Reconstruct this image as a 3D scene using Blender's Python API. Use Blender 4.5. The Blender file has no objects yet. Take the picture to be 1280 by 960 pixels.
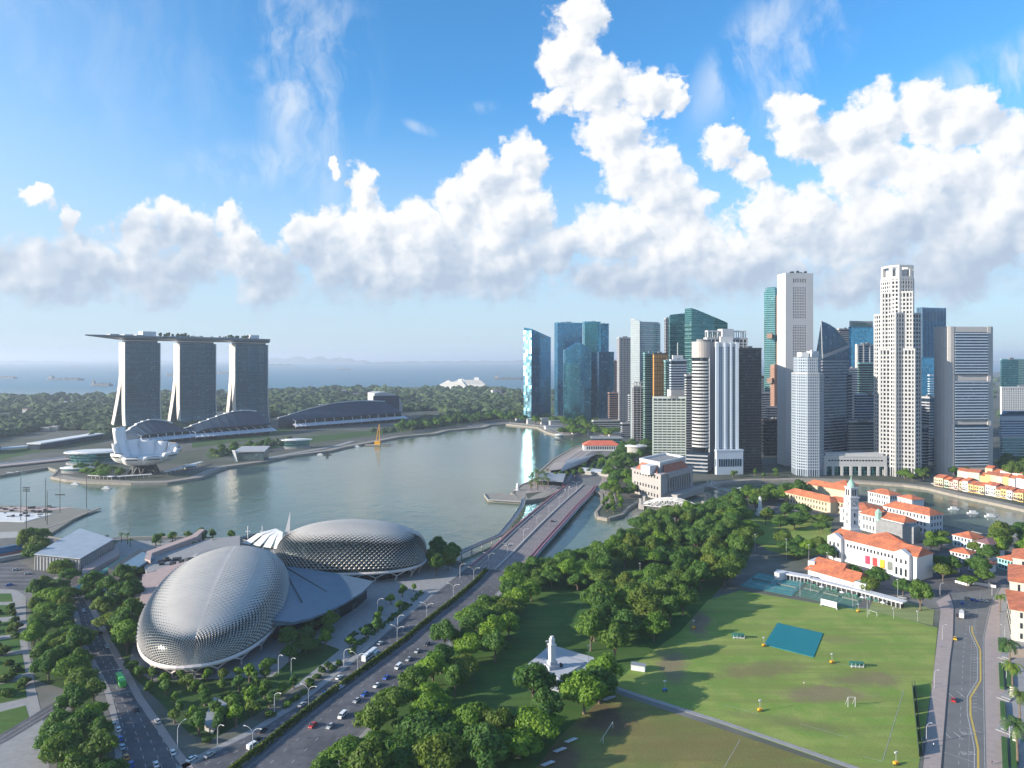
import bpy, bmesh, math, random
from math import sin, cos, pi, radians, sqrt, atan2, atan, tan
from mathutils import Vector, Matrix
random.seed(7)
SC = bpy.context.scene
COL = SC.collection
# ------------------------------------------------------------------ camera
F = 854.0; CH = 155.0                   # focal length in photo pixels, drone height in metres
cam_d = bpy.data.cameras.new('camera'); cam = bpy.data.objects.new('camera', cam_d); COL.objects.link(cam)
cam.location = (0, 0, CH); cam.rotation_euler = (radians(90), 0, 0)
cam_d.sensor_width = 36; cam_d.lens = 36*F/1280; cam_d.shift_y = -32/1280
cam_d.clip_start = 1; cam_d.clip_end = 200000
SC.camera = cam
# ------------------------------------------------------------------ sun, sky, exposure
SUN_EL = radians(17); SUN_AZ = radians(-106)      # azimuth from +Y towards +X: low, left and a little behind the camera
sun_dir = Vector((sin(SUN_AZ)*cos(SUN_EL), cos(SUN_AZ)*cos(SUN_EL), sin(SUN_EL)))
sl = bpy.data.lights.new('sun', 'SUN'); sl.energy = 4.8; sl.angle = radians(0.5); sl.color = (1, .9, .76)
so = bpy.data.objects.new('sun', sl); COL.objects.link(so)
so.rotation_euler = (-sun_dir).to_track_quat('-Z', 'Y').to_euler(); so.location = (0, 0, 900)
SC.view_settings.view_transform = 'Standard'; SC.view_settings.look = 'None'
EXPO = 1.0
SC.view_settings.exposure = EXPO; SC.view_settings.gamma = 1
cy = SC.cycles
cy.use_denoising = True; cy.max_bounces = 5; cy.diffuse_bounces = 2; cy.glossy_bounces = 3
cy.transmission_bounces = 3; cy.transparent_max_bounces = 8; cy.volume_bounces = 0
cy.sample_clamp_indirect = 5; cy.caustics_reflective = True; cy.caustics_refractive = False
cy.use_adaptive_sampling = True; cy.adaptive_threshold = 0.02

world = bpy.data.worlds.new('World'); SC.world = world; world.use_nodes = True
W = world.node_tree; W.nodes.clear()
class NT:
    """small helper for node graphs"""
    def __init__(s, tree): s.t = tree
    def n(s, typ, ins=(), **props):
        nd = s.t.nodes.new(typ)
        for k, v in props.items(): setattr(nd, k, v)
        items = ins.items() if isinstance(ins, dict) else enumerate(ins)
        for k, v in items:
            if v is None: continue
            if isinstance(v, bpy.types.NodeSocket): s.t.links.new(v, nd.inputs[k])
            else: nd.inputs[k].default_value = v
        return nd
    def m(s, op, a, b=None, c=None, clamp=False):
        return s.n('ShaderNodeMath', (a, b, c), operation=op, use_clamp=clamp).outputs[0]
    def v(s, op, a, b=None, c=None):
        nd = s.n('ShaderNodeVectorMath', (a, b, c), operation=op)
        return nd.outputs['Value'] if op in ('LENGTH', 'DOT_PRODUCT', 'DISTANCE') else nd.outputs[0]
    def mr(s, x, a, b, c=0., d=1., smooth=True):
        return s.n('ShaderNodeMapRange', (x, a, b, c, d), interpolation_type='SMOOTHSTEP' if smooth else 'LINEAR').outputs[0]
    def mix(s, f, a, b):
        nd = s.n('ShaderNodeMix', data_type='RGBA')
        for i, v in ((0, f), (6, a), (7, b)):
            if isinstance(v, bpy.types.NodeSocket): s.t.links.new(v, nd.inputs[i])
            else: nd.inputs[i].default_value = v if i == 0 else (*v[:3], 1)
        return nd.outputs[2]
    def noise(s, vec, scale, detail=4, rough=.5, dim='3D', out=0):
        return s.n('ShaderNodeTexNoise', {'Vector': vec, 'Scale': scale, 'Detail': detail, 'Roughness': rough}, noise_dimensions=dim).outputs[out]
wn = NT(W)
sky = wn.n('ShaderNodeTexSky', sky_type='NISHITA', sun_disc=False)
sky.sun_elevation = SUN_EL; sky.sun_rotation = SUN_AZ; sky.altitude = 0; sky.air_density = 1.0; sky.dust_density = 0.6; sky.ozone_density = 3.5
SKY_S = 0.11*2**EXPO
geo = wn.n('ShaderNodeTexCoord').outputs['Generated']
sep = wn.n('ShaderNodeSeparateXYZ', (geo,))
X_, Y_, Z_ = sep.outputs
az = wn.m('ARCTAN2', X_, Y_)
hyp = wn.m('SQRT', wn.m('ADD', wn.m('MULTIPLY', X_, X_), wn.m('MULTIPLY', Y_, Y_)))
te = wn.m('DIVIDE', Z_, wn.m('MAXIMUM', hyp, .02))
pvec = wn.n('ShaderNodeCombineXYZ', (wn.m('MULTIPLY', az, 8.54), wn.m('MULTIPLY', te, 8.54), 0.)).outputs[0]
def sky_pt(px, py):
    a = atan((px-640)/F)
    return a*8.54, (448-py)/100*cos(a)
# cumulus masses, each lobe a compass bearing, an elevation and a size (in 1/8.54 radian)
LOBES = [
 # low bank on the left
 (-30,345,50,45),(40,340,60,48),(45,250,26,14),(92,278,15,18),(110,330,50,50),(170,300,34,44),(215,275,36,32),(190,345,70,42),(252,310,42,50),
 (285,275,20,20),(305,310,30,42),(330,345,45,44),(385,300,34,44),(415,320,40,55),(452,235,20,34),(462,290,40,46),(520,300,46,42),(545,335,62,50),
 (575,260,38,42),(612,225,36,44),(655,200,30,36),(640,262,50,52),(690,310,40,36),(610,330,70,52),(418,212,9,16),(480,345,60,42),
 # tall tower
 (722,18,34,36),(712,70,36,38),(694,128,32,24),(748,112,44,42),(808,112,42,34),(846,118,22,26),(770,165,46,42),(800,215,54,46),(838,255,54,42),
 (770,290,66,38),(850,310,80,50),
 # right mass
 (905,182,30,26),(930,215,26,22),(990,140,36,30),(1010,175,44,36),(955,265,34,34),(1060,165,42,40),(1105,150,42,38),(1160,138,38,44),(1205,150,44,42),(1262,185,44,44),
 (1080,215,60,48),(1170,225,80,55),(1260,250,60,50),(1000,285,66,50),(1090,290,90,55),(1210,310,110,60),(940,330,90,48),(1330,240,90,90),
 (1120,355,160,34),(800,350,110,38),
]
grp = bpy.data.node_groups.new('cumulus_field', 'ShaderNodeTree')
grp.interface.new_socket('P', in_out='INPUT', socket_type='NodeSocketVector')
grp.interface.new_socket('D', in_out='OUTPUT', socket_type='NodeSocketFloat')
g = NT(grp); gi = g.n('NodeGroupInput'); go = g.n('NodeGroupOutput')
P0 = gi.outputs[0]
# domain warp so the outlines become cauliflower-like
w1 = g.v('SCALE', g.v('SUBTRACT', g.noise(P0, 1.6, 2, .5, '2D', 1), (.5, .5, .5))); w1.node.inputs['Scale'].default_value = .42
w2 = g.v('SCALE', g.v('SUBTRACT', g.noise(P0, 5.5, 5, .6, '2D', 1), (.5, .5, .5))); w2.node.inputs['Scale'].default_value = .26
pw = g.v('ADD', g.v('ADD', P0, w1), w2)
acc = None
for (px, py, rx, ry) in LOBES:
    cx_, cy_ = sky_pt(px, py); ca = cos(atan((px-640)/F)); rx = rx*ca*ca*1.08/100; ry = ry*ca*1.08/100
    q = g.v('MULTIPLY_ADD', pw, (1/rx, 1/ry, 0), (-cx_/rx, -cy_/ry, 0))
    d = g.v('LENGTH', q)
    acc = d if acc is None else g.m('SMOOTH_MIN', acc, d, .22)
# elsewhere round the horizon: unseen broken cumulus from noise, thickened to lift ambient light
sp = g.n('ShaderNodeSeparateXYZ', (pw,))
gen = g.noise(P0, .55, 3, .5, '2D')
out_ = g.mr(g.m('ABSOLUTE', sp.outputs[0]), 6.6, 8.5)
gd = g.m('ADD', g.m('MULTIPLY', g.m('SUBTRACT', .56, gen), 7.), g.m('ADD', .9, g.mr(sp.outputs[1], 4., 9., 0, 2.)))
gd = g.m('ADD', gd, g.m('MULTIPLY', g.m('SUBTRACT', 1., out_), 6.))
acc = g.m('SMOOTH_MIN', acc, gd, .3)
vor = g.n('ShaderNodeTexVoronoi', {'Vector': pw, 'Scale': 3.2, 'Detail': 2., 'Roughness': .6}, voronoi_dimensions='2D', feature='SMOOTH_F1').outputs['Distance']
acc = g.m('ADD', acc, g.m('MULTIPLY', g.m('SUBTRACT', vor, .35), .34))
grp.links.new(acc, go.inputs[0])
def field(off):
    p = pvec if off is None else wn.v('ADD', pvec, off)
    nd = wn.n('ShaderNodeGroup'); nd.node_tree = grp; W.links.new(p, nd.inputs[0]); return nd.outputs[0], p
d0, p0 = field(None); d1, _ = field((-.13, .11, 0))
pel = wn.n('ShaderNodeSeparateXYZ', (pvec,)).outputs[1]
edge_n = wn.noise(pvec, 9., 4, .6, '2D')
dd = wn.m('ADD', d0, wn.m('MULTIPLY', wn.m('SUBTRACT', edge_n, .5), .25))
soft = wn.mr(pel, .6, 1.8, .42, .20)
dens = wn.m('SUBTRACT', 1., wn.mr(dd, wn.m('SUBTRACT', 1.03, soft), wn.m('ADD', 1.03, wn.m('MULTIPLY', soft, .55))))
relief = wn.m('SUBTRACT', d1, d0)                     # >0 where the cloud falls away towards the sun
lit = wn.mr(wn.m('ADD', wn.m('MULTIPLY', relief, .9), wn.m('MULTIPLY', d0, .42)), -.10, .62)
low = wn.mr(wn.m('ADD', pel, wn.m('MULTIPLY', wn.m('SUBTRACT', wn.noise(pvec, 1.1, 3, .55, '2D'), .5), 1.5)), .6, 1.9)
lowc = wn.m('MULTIPLY', low, .8)
def billow(scale, off, amt):             # fine relief: billows lit from the upper left
    q0 = wn.v('ADD', pvec, wn.v('SCALE', wn.noise(pvec, 3., 3, .6, '2D', 1))); q0.node.inputs[1].default_value = (0, 0, 0)
    sc_ = [n_ for n_ in W.nodes if n_.type == 'VECT_MATH' and n_.operation == 'SCALE'][-1]; sc_.inputs['Scale'].default_value = .16; W.links.new(sc_.outputs[0], q0.node.inputs[1])
    a_ = wn.n('ShaderNodeTexVoronoi', {'Vector': q0, 'Scale': scale, 'Detail': 2., 'Roughness': .6}, voronoi_dimensions='2D', feature='SMOOTH_F1').outputs['Distance']
    b_ = wn.n('ShaderNodeTexVoronoi', {'Vector': wn.v('ADD', q0, off), 'Scale': scale, 'Detail': 2., 'Roughness': .6}, voronoi_dimensions='2D', feature='SMOOTH_F1').outputs['Distance']
    return wn.m('MULTIPLY', wn.m('SUBTRACT', b_, a_), amt)
relief2 = billow(2.1, (-.09, .08, 0), .62)
val = wn.m('ADD', wn.m('MULTIPLY', lit, wn.m('ADD', .30, wn.m('MULTIPLY', low, .70))), lowc)
val = wn.m('MINIMUM', wn.m('ADD', wn.m('MULTIPLY', val, .64), relief2), 1.)
cr = wn.n('ShaderNodeValToRGB', (val,))
cr.color_ramp.elements[0].position = 0; cr.color_ramp.elements[0].color = (.47, .56, .70, 1)
cr.color_ramp.elements[1].position = 1; cr.color_ramp.elements[1].color = (.97, .97, .97, 1)
e = cr.color_ramp.elements.new(.35); e.color = (.60, .68, .79, 1)
e = cr.color_ramp.elements.new(.65); e.color = (.78, .82, .88, 1)
# flat bases: fade out below about 3 degrees
basef = wn.mr(wn.m('ADD', pel, wn.m('MULTIPLY', wn.m('SUBTRACT', wn.noise(pvec, 2.2, 4, .6, '2D'), .5), .28)), .34, .60)
dens = wn.m('MULTIPLY', dens, basef)
# thin cirrus, drawn out along slanting streaks
cm = wn.n('ShaderNodeMapping', (pvec,)); cm.inputs['Rotation'].default_value = (0, 0, radians(-28)); cm.inputs['Scale'].default_value = (1.5, .6, 1)
ci = wn.noise(wn.v('ADD', cm.outputs[0], wn.v('MULTIPLY', wn.noise(pvec, .8, 3, .5, '2D', 1), (.85, .85, 0))), 1.2, 7, .62, '2D')
def patch(px, py, rx, ry, rot):
    a, b = sky_pt(px, py)
    mp = wn.n('ShaderNodeMapping', (pvec,), vector_type='TEXTURE'); mp.inputs['Location'].default_value = (a, b, 0)
    mp.inputs['Rotation'].default_value = (0, 0, radians(rot)); mp.inputs['Scale'].default_value = (rx/100, ry/100, 1)
    return wn.m('SUBTRACT', 1., wn.mr(wn.v('LENGTH', mp.outputs[0]), .15, 1.))
cmask = None
for a_ in ((372,100,80,210,12,.9),(400,70,90,150,4,.7),(330,205,130,40,8,.7),(935,60,50,140,-38,.85),(1010,60,55,140,-38,.85),(1250,95,110,50,10,1.),(120,60,260,150,0,.18),(525,160,28,10,-20,.6),(610,135,40,12,0,.5)):
    q = wn.m('MULTIPLY', patch(*a_[:5]), a_[5]); cmask = q if cmask is None else wn.m('MAXIMUM', cmask, q)
cirr = wn.m('MULTIPLY', wn.mr(ci, .36, .72), cmask); cirr = wn.m('MULTIPLY', cirr, .72)
veil = wn.mr(pel, .0, 3.4, .86, .0)                    # milky air low in the sky
skyc = wn.v('MULTIPLY', sky.outputs[0], (SKY_S*.52, SKY_S*1.00, SKY_S*1.20))
glow = wn.m('MULTIPLY', wn.mr(az, -.25, -1.1), wn.mr(te, .75, .1, .25, .6))     # paler towards the sun
c1 = wn.mix(veil, wn.mix(glow, skyc, (.72, .84, .93)), (.60, .71, .83))
c2 = wn.mix(cirr, c1, (.85, .90, .96))
c3 = wn.mix(wn.m('MULTIPLY', dens, .97), c2, cr.outputs[0])
bg = wn.n('ShaderNodeBackground', {'Color': c3, 'Strength': 1.0/2**(EXPO-.10)})
wo = wn.n('ShaderNodeOutputWorld', (bg.outputs[0],))
world.cycles.sampling_method = 'MANUAL'; world.cycles.sample_map_resolution = 512
# ------------------------------------------------------------------ helpers
def G(px, py, z=0.):                    # ground point seen at a photo pixel
    Y = (CH-z)*F/(py-448); return ((px-640)/F*Y, Y)
def GX(px, Y): return (px-640)/F*Y
def GZ(py, Y): return CH-(py-448)*Y/F
def poly(pts, z=0.): return [G(a, b, z) for a, b in pts]
def srgb(h): return tuple((c/12.92 if c <= .04045 else ((c+.055)/1.055)**2.4) for c in ((int(h[i:i+2], 16)/255) for i in (0, 2, 4)))
MATS = {}
def mat(name, col, rough=.8, metal=0., var=.12, vs=.15, bump=0., bs=1., spec=.5, col2=None, c2s=.05, emit=None):
    if name in MATS: return MATS[name]
    m = bpy.data.materials.new(name); m.use_nodes = True; t = NT(m.node_tree); m.node_tree.nodes.clear()
    p = t.n('ShaderNodeBsdfPrincipled', {'Roughness': rough, 'Metallic': metal, 'Specular IOR Level': spec})
    t.n('ShaderNodeOutputMaterial', (p.outputs[0],))
    geo = t.n('ShaderNodeNewGeometry').outputs['Position']
    c = (*col, 1)
    if col2 is not None:
        c = t.mix(t.mr(t.noise(geo, c2s, 4, .6), .42, .6), col, col2)
    if var:
        f = t.mr(t.noise(geo, vs, 5, .6), .25, .75, 1-var, 1+var, False)
        cc = c if isinstance(c, bpy.types.NodeSocket) else tuple(c)[:3]
        vm = t.n('ShaderNodeVectorMath', (cc,), operation='SCALE'); vm.inputs['Scale'].default_value = 1
        t.t.links.new(f, vm.inputs['Scale']); c = vm.outputs[0]
    if isinstance(c, bpy.types.NodeSocket): t.t.links.new(c, p.inputs['Base Color'])
    else: p.inputs['Base Color'].default_value = c
    if bump:
        b = t.n('ShaderNodeBump', {'Strength': 1., 'Distance': bump, 'Height': t.noise(geo, bs, 4, .6)})
        t.t.links.new(b.outputs[0], p.inputs['Normal'])
    if emit: p.inputs['Emission Color'].default_value = (*col, 1); p.inputs['Emission Strength'].default_value = emit
    MATS[name] = m; return m
def glassm(name, col, rough=.12, metal=.75, cell=(3.2, 3.2, 3.9), var=.5, dark=.0, band=0., bandc=(.3, .33, .35), mull=0.):
    """curtain wall: panes vary a little in tint, blinds and tilt; optional spandrel bands every storey"""
    if name in MATS: return MATS[name]
    m = bpy.data.materials.new(name); m.use_nodes = True; t = NT(m.node_tree); m.node_tree.nodes.clear()
    geo = t.n('ShaderNodeNewGeometry'); pos = geo.outputs['Position']
    sc = t.v('MULTIPLY', pos, (1/cell[0], 1/cell[1], 1/cell[2]))
    fl = t.v('FLOOR', sc); wn_ = t.n('ShaderNodeTexWhiteNoise', (fl,), noise_dimensions='3D')
    big = t.noise(pos, .018, 2, .5)
    k = t.m('ADD', t.mr(wn_.outputs[0], 0, 1, 1-var*.5, 1+var*.5, False), t.m('MULTIPLY', t.m('SUBTRACT', big, .5), .6))
    vm = t.n('ShaderNodeVectorMath', (col,), operation='SCALE'); t.t.links.new(k, vm.inputs['Scale'])
    c = vm.outputs[0]
    blind = t.m('GREATER_THAN', wn_.outputs[0], .95)
    c = t.mix(t.m('MULTIPLY', blind, .16), c, (.45, .47, .46))
    r = t.m('ADD', rough, t.m('MULTIPLY', blind, .12)); mt = t.m('SUBTRACT', metal, t.m('MULTIPLY', blind, .15))
    if band:
        z = t.n('ShaderNodeSeparateXYZ', (t.v('FRACTION', sc),)).outputs[2]
        b = t.m('LESS_THAN', z, band); c = t.mix(b, c, bandc)
        r = t.m('ADD', r, t.m('MULTIPLY', b, .25)); mt = t.m('MULTIPLY', mt, t.m('SUBTRACT', 1., t.m('MULTIPLY', b, .8)))
    p = t.n('ShaderNodeBsdfPrincipled', {'Base Color': c, 'Roughness': r, 'Metallic': mt})
    tilt = t.v('SUBTRACT', wn_.outputs[1], (.5, .5, .5)); tn = t.v('SCALE', tilt); tn.node.inputs['Scale'].default_value = .022
    nn = t.v('NORMALIZE', t.v('ADD', geo.outputs['Normal'], tn)); t.t.links.new(nn, p.inputs['Normal'])
    t.n('ShaderNodeOutputMaterial', (p.outputs[0],)); MATS[name] = m; return m
class MB:
    def __init__(s): s.v = []; s.f = []; s.mi = []; s.cur = 0
    def add(s, vs, fs):
        o = len(s.v); s.v += [tuple(v) for v in vs]; s.f += [tuple(i+o for i in f) for f in fs]; s.mi += [s.cur]*len(fs); return s
    def box(s, x0, x1, y0, y1, z0, z1):
        return s.add([(x0,y0,z0),(x1,y0,z0),(x1,y1,z0),(x0,y1,z0),(x0,y0,z1),(x1,y0,z1),(x1,y1,z1),(x0,y1,z1)],
                     [(0,3,2,1),(4,5,6,7),(0,1,5,4),(1,2,6,5),(2,3,7,6),(3,0,4,7)])
    def ob(s, c, sx, sy, z0, z1, a=0., tz=None):        # oriented box, half sizes
        ca, sa = cos(a), sin(a); q = [(c[0]+x*ca-y*sa, c[1]+x*sa+y*ca) for x, y in ((-sx,-sy),(sx,-sy),(sx,sy),(-sx,sy))]
        return s.prism(q, z0, z1)
    def prism(s, pts, z0, z1, cap=True):
        n = len(pts); area = sum(pts[i][0]*pts[(i+1)%n][1]-pts[(i+1)%n][0]*pts[i][1] for i in range(n))
        zz = z1 if isinstance(z1, (list, tuple)) else [z1]*n
        if area < 0: pts = pts[::-1]; zz = zz[::-1]
        vs = [(p[0], p[1], z0) for p in pts]+[(p[0], p[1], z) for p, z in zip(pts, zz)]
        fs = [(i, (i+1)%n, (i+1)%n+n, i+n) for i in range(n)]
        if cap: fs += [tuple(range(n, 2*n)), tuple(range(n-1, -1, -1))]
        return s.add(vs, fs)
    def sheet(s, pts, z): 
        n = len(pts); area = sum(pts[i][0]*pts[(i+1)%n][1]-pts[(i+1)%n][0]*pts[i][1] for i in range(n))
        if area < 0: pts = pts[::-1]
        return s.add([(p[0], p[1], z) for p in pts], [tuple(range(n))])
    def tube(s, a, b, r0, r1=None, n=6, cap=True):
        r1 = r0 if r1 is None else r1; a = Vector(a); b = Vector(b); d = (b-a)
        if d.length < 1e-6: return s
        d.normalize(); u = d.orthogonal().normalized(); w = d.cross(u)
        vs = [a+(u*cos(2*pi*i/n)+w*sin(2*pi*i/n))*r0 for i in range(n)]+[b+(u*cos(2*pi*i/n)+w*sin(2*pi*i/n))*r1 for i in range(n)]
        fs = [(i, (i+1)%n, (i+1)%n+n, i+n) for i in range(n)]
        if cap: fs += [tuple(range(n-1,-1,-1)), tuple(range(n, 2*n))]
        return s.add(vs, fs)
    def path(s, pts, r, n=6):
        for a, b in zip(pts, pts[1:]): s.tube(a, b, r, r, n)
        return s
    def beam(s, a, b, w, h):            # rectangular bar from a to b, w wide, h high
        a = Vector(a); b = Vector(b); d = (b-a).normalized(); u = d.cross(Vector((0,0,1)))
        u = Vector((1,0,0)) if u.length < 1e-4 else u.normalized(); k = u.cross(d).normalized()
        vs = [p+u*x*w/2+k*y*h/2 for p in (a, b) for x, y in ((-1,-1),(1,-1),(1,1),(-1,1))]
        return s.add(vs, [(0,1,2,3),(7,6,5,4),(0,4,5,1),(1,5,6,2),(2,6,7,3),(3,7,4,0)])
    def lathe(s, c, prof, n=12, a0=0.):
        vs = [(c[0]+r*cos(a0+2*pi*i/n), c[1]+r*sin(a0+2*pi*i/n), z) for r, z in prof for i in range(n)]
        fs = [(k*n+i, k*n+(i+1)%n, (k+1)*n+(i+1)%n, (k+1)*n+i) for k in range(len(prof)-1) for i in range(n)]
        fs += [tuple(range(n-1,-1,-1)), tuple((len(prof)-1)*n+i for i in range(n))]
        return s.add(vs, fs)
    def quad(s, a, b, c, d): return s.add([a,b,c,d], [(0,1,2,3)])
    def strip(s, L, R, z):              # road-like ribbon between two polylines of equal length
        zl = z if isinstance(z, (list, tuple)) else [z]*len(L); n = len(L)
        return s.add([(p[0],p[1],q) for p, q in zip(L, zl)]+[(p[0],p[1],q) for p, q in zip(R, zl)], [(i, i+n, i+n+1, i+1) for i in range(n-1)])
    def blob(s, c, rx, ry, rz, n=8, m=5, j=.18, rnd=random):
        vs = []; 
        for k in range(m+1):
            th = pi*k/m
            for i in range(n):
                q = 1+rnd.uniform(-j, j); a = 2*pi*i/n+k*.4
                vs.append((c[0]+rx*q*sin(th)*cos(a), c[1]+ry*q*sin(th)*sin(a), c[2]+rz*q*cos(th)))
        fs = [(k*n+i, (k+1)*n+i, (k+1)*n+(i+1)%n, k*n+(i+1)%n) for k in range(m) for i in range(n)]
        return s.add(vs, fs)
    def mesh(s, name, mats, off=(0,0,0), smooth=False):
        me = bpy.data.meshes.new(name)
        me.from_pydata([(v[0]-off[0], v[1]-off[1], v[2]-off[2]) for v in s.v], [], s.f)
        for m in (mats if isinstance(mats, (list, tuple)) else [mats]): me.materials.append(m)
        if any(s.mi): me.polygons.foreach_set('material_index', s.mi)
        if smooth: me.polygons.foreach_set('use_smooth', [True]*len(s.f))
        me.update(); return me
    def build(s, name, mats, parent=None, smooth=False, label=None):
        off = (0,0,0)
        if parent is not None:
            r = parent
            while r is not None: off = (off[0]+r.location[0], off[1]+r.location[1], off[2]+r.location[2]); r = r.parent
        o = bpy.data.objects.new(name, s.mesh(name, mats, off, smooth)); COL.objects.link(o)
        if parent is not None: o.parent = parent
        if label: o['label'] = label
        return o
def tag(o, label, cat, group=None):
    o['label'] = label; o['category'] = cat
    if group: o['group'] = group
    return o
def thing(name, label, cat, loc=(0,0,0), group=None):
    o = bpy.data.objects.new(name, None); COL.objects.link(o); o.location = (loc[0], loc[1], loc[2] if len(loc) > 2 else 0)
    return tag(o, label, cat, group)
def struct(mb, name, m, kind='structure', smooth=False):
    o = mb.build(name, m, smooth=smooth); o['kind'] = kind; return o
def kids(o): return KID.get(o, None) or [c for c in o.children]
KID = {}
def copy_tree(o, loc=None, rz=None, label=None, group=None, parent=None, sc=None, ch=None):
    c = o.copy(); COL.objects.link(c); c.parent = parent
    if o not in KID: KID[o] = list(o.children)
    for k in KID[o]: copy_tree(k, parent=c)
    if loc is not None: c.location = (loc[0], loc[1], loc[2] if len(loc) > 2 else 0)
    if rz is not None: c.rotation_euler = (0, 0, rz)
    if sc is not None: c.scale = (sc, sc, sc) if not isinstance(sc, tuple) else sc
    if label: c['label'] = label
    if group: c['group'] = group
    return c
class Proto:
    """first use moves the prototype itself, later uses copy it"""
    def __init__(s, root): s.o = root; s.used = False
    def put(s, loc, rz=0., label=None, group=None, sc=None):
        if not s.used:
            s.used = True; o = s.o
            for k in o.children: KID.setdefault(o, list(o.children))
            o.location = (loc[0], loc[1], loc[2] if len(loc) > 2 else 0); o.rotation_euler = (0, 0, rz)
            if sc is not None: o.scale = (sc, sc, sc) if not isinstance(sc, tuple) else sc
            if label: o['label'] = label
            if group: o['group'] = group
            return o
        return copy_tree(s.o, loc, rz, label, group, sc=sc if sc is not None else 1.)
ORD = ['first','second','third','fourth','fifth','sixth','seventh','eighth','ninth','tenth','eleventh','twelfth','thirteenth','fourteenth','fifteenth','sixteenth','seventeenth','eighteenth','nineteenth','twentieth']
TENS = {2:'twenty',3:'thirty',4:'forty',5:'fifty',6:'sixty'}
def ordw(i):                            # i from 0
    if i < 20: return ORD[i]
    n = i+1; t, u = divmod(n, 10)
    return (TENS[t]+'-'+ORD[u-1]) if u else TENS[t][:-1]+'ieth'
# ------------------------------------------------------------------ materials of the setting
M = {}
M['asphalt'] = mat('asphalt', (.10,.10,.112), .85, var=.3, vs=.35, col2=(.07,.072,.082), c2s=.05)
M['asphalt_pale'] = mat('asphalt_pale', (.15,.148,.145), .85, var=.15, vs=.12)
M['bridge_deck'] = mat('bridge_deck', (.19,.165,.165), .85, var=.15, vs=.2)
M['paint'] = mat('road_paint', (.36,.36,.36), .7, var=.3, vs=.5)
M['yellow'] = mat('yellow_paint', (.5,.36,.07), .7, var=.2, vs=.5)
M['paving'] = mat('paving', (.27,.265,.265), .85, var=.15, vs=.3)
M['paving_pink'] = mat('paving_pink', (.34,.28,.26), .85, var=.12, vs=.3)
M['concrete'] = mat('concrete', (.36,.35,.33), .85, var=.12, vs=.2)
M['quay'] = mat('quay_stone', (.26,.235,.20), .9, var=.2, vs=.2)
M['white'] = mat('white_paint', (.66,.65,.63), .6, var=.06, vs=.2)
M['cream'] = mat('cream_render', (.66,.58,.45), .7, var=.08, vs=.2)
M['steel'] = mat('steel', (.45,.46,.47), .4, .6, var=.08)
M['pole'] = mat('pole_grey', (.42,.43,.44), .5, .3, var=.05)
M['dark'] = mat('dark_metal', (.04,.045,.05), .5, .3, var=.1)
M['roofgrey'] = mat('roof_grey', (.22,.225,.235), .8, var=.2, vs=.2)
M['terracotta'] = mat('terracotta_tiles', (.50,.155,.07), .85, var=.3, vs=.6, bump=.1, bs=3, col2=(.36,.115,.06), c2s=.12)
M['oldtile'] = mat('weathered_tiles', (.36,.12,.07), .85, var=.25, vs=.3, bump=.08, bs=3)
M['trunk'] = mat('bark', (.14,.105,.075), .9, var=.2, vs=1.)
M['glassdark'] = mat('window_glass', (.03,.045,.055), .08, .3, var=.3, vs=.4)

def grassm(name, a, b, patch=None, s1=.035, mow=None):
    if name in MATS: return MATS[name]
    m = bpy.data.materials.new(name); m.use_nodes = True; t = NT(m.node_tree); m.node_tree.nodes.clear()
    pos = t.n('ShaderNodeNewGeometry').outputs['Position']
    c = t.mix(t.mr(t.noise(pos, s1, 5, .65), .38, .64), a, b)
    st = t.n('ShaderNodeMapping', (pos,)); st.inputs['Rotation'].default_value = (0,0,radians(14)); st.inputs['Scale'].default_value = (.012,.19,1)
    c = t.mix(t.m('MULTIPLY', t.mr(t.noise(st.outputs[0], 1., 3, .5), .42, .62), .7), c, tuple(x*.72 for x in b))
    if patch:
        for (x, y, rx, ry, rot, col, amt) in patch:
            mp = t.n('ShaderNodeMapping', (pos,), vector_type='TEXTURE'); mp.inputs['Location'].default_value = (x, y, 0); mp.inputs['Rotation'].default_value = (0,0,radians(rot)); mp.inputs['Scale'].default_value = (rx, ry, 1e3)
            d = t.v('LENGTH', mp.outputs[0]); d = t.m('ADD', d, t.m('MULTIPLY', t.m('SUBTRACT', t.noise(pos, .07, 6, .7), .5), 2.2))
            c = t.mix(t.m('MULTIPLY', t.mr(d, 1.15, .35), amt), c, col)
    f = t.mr(t.noise(pos, 1.4, 3, .6), .3, .7, .82, 1.15, False)
    vm = t.n('ShaderNodeVectorMath', (c,), operation='SCALE'); t.t.links.new(f, vm.inputs['Scale'])
    p = t.n('ShaderNodeBsdfPrincipled', {'Base Color': vm.outputs[0], 'Roughness': .9, 'Specular IOR Level': .2})
    b_ = t.n('ShaderNodeBump', {'Strength': .6, 'Distance': .12, 'Height': t.noise(pos, 2.2, 3, .7)}); t.t.links.new(b_.outputs[0], p.inputs['Normal'])
    t.n('ShaderNodeOutputMaterial', (p.outputs[0],)); MATS[name] = m; return m
def gp(px, py, rx, ry, rot, col, amt):
    a, b = G(px, py); return (a, b, rx, ry, rot, col, amt)
brown = (.155,.105,.065)
M['lawn'] = grassm('lawn', (.045,.12,.025), (.08,.145,.033))
M['bed'] = grassm('planting_bed', (.035,.085,.02), (.06,.11,.03))
M['padang'] = grassm('padang_turf', (.17,.27,.05), (.26,.31,.08), [gp(1030,868,26,9,0,(.22,.15,.11),.7), gp(950,838,30,10,12,(.19,.15,.08),.7), gp(1080,850,22,9,0,(.20,.13,.10),.6), gp(1000,905,34,6,-20,(.16,.15,.07),.5), gp(875,780,7,26,-15,(.22,.16,.11),.9), gp(840,830,8,22,-10,(.22,.16,.11),.8), gp(1050,800,16,6,0,(.2,.19,.08),.5), gp(1120,760,20,5,-10,(.22,.19,.08),.5)], .05)
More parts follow.
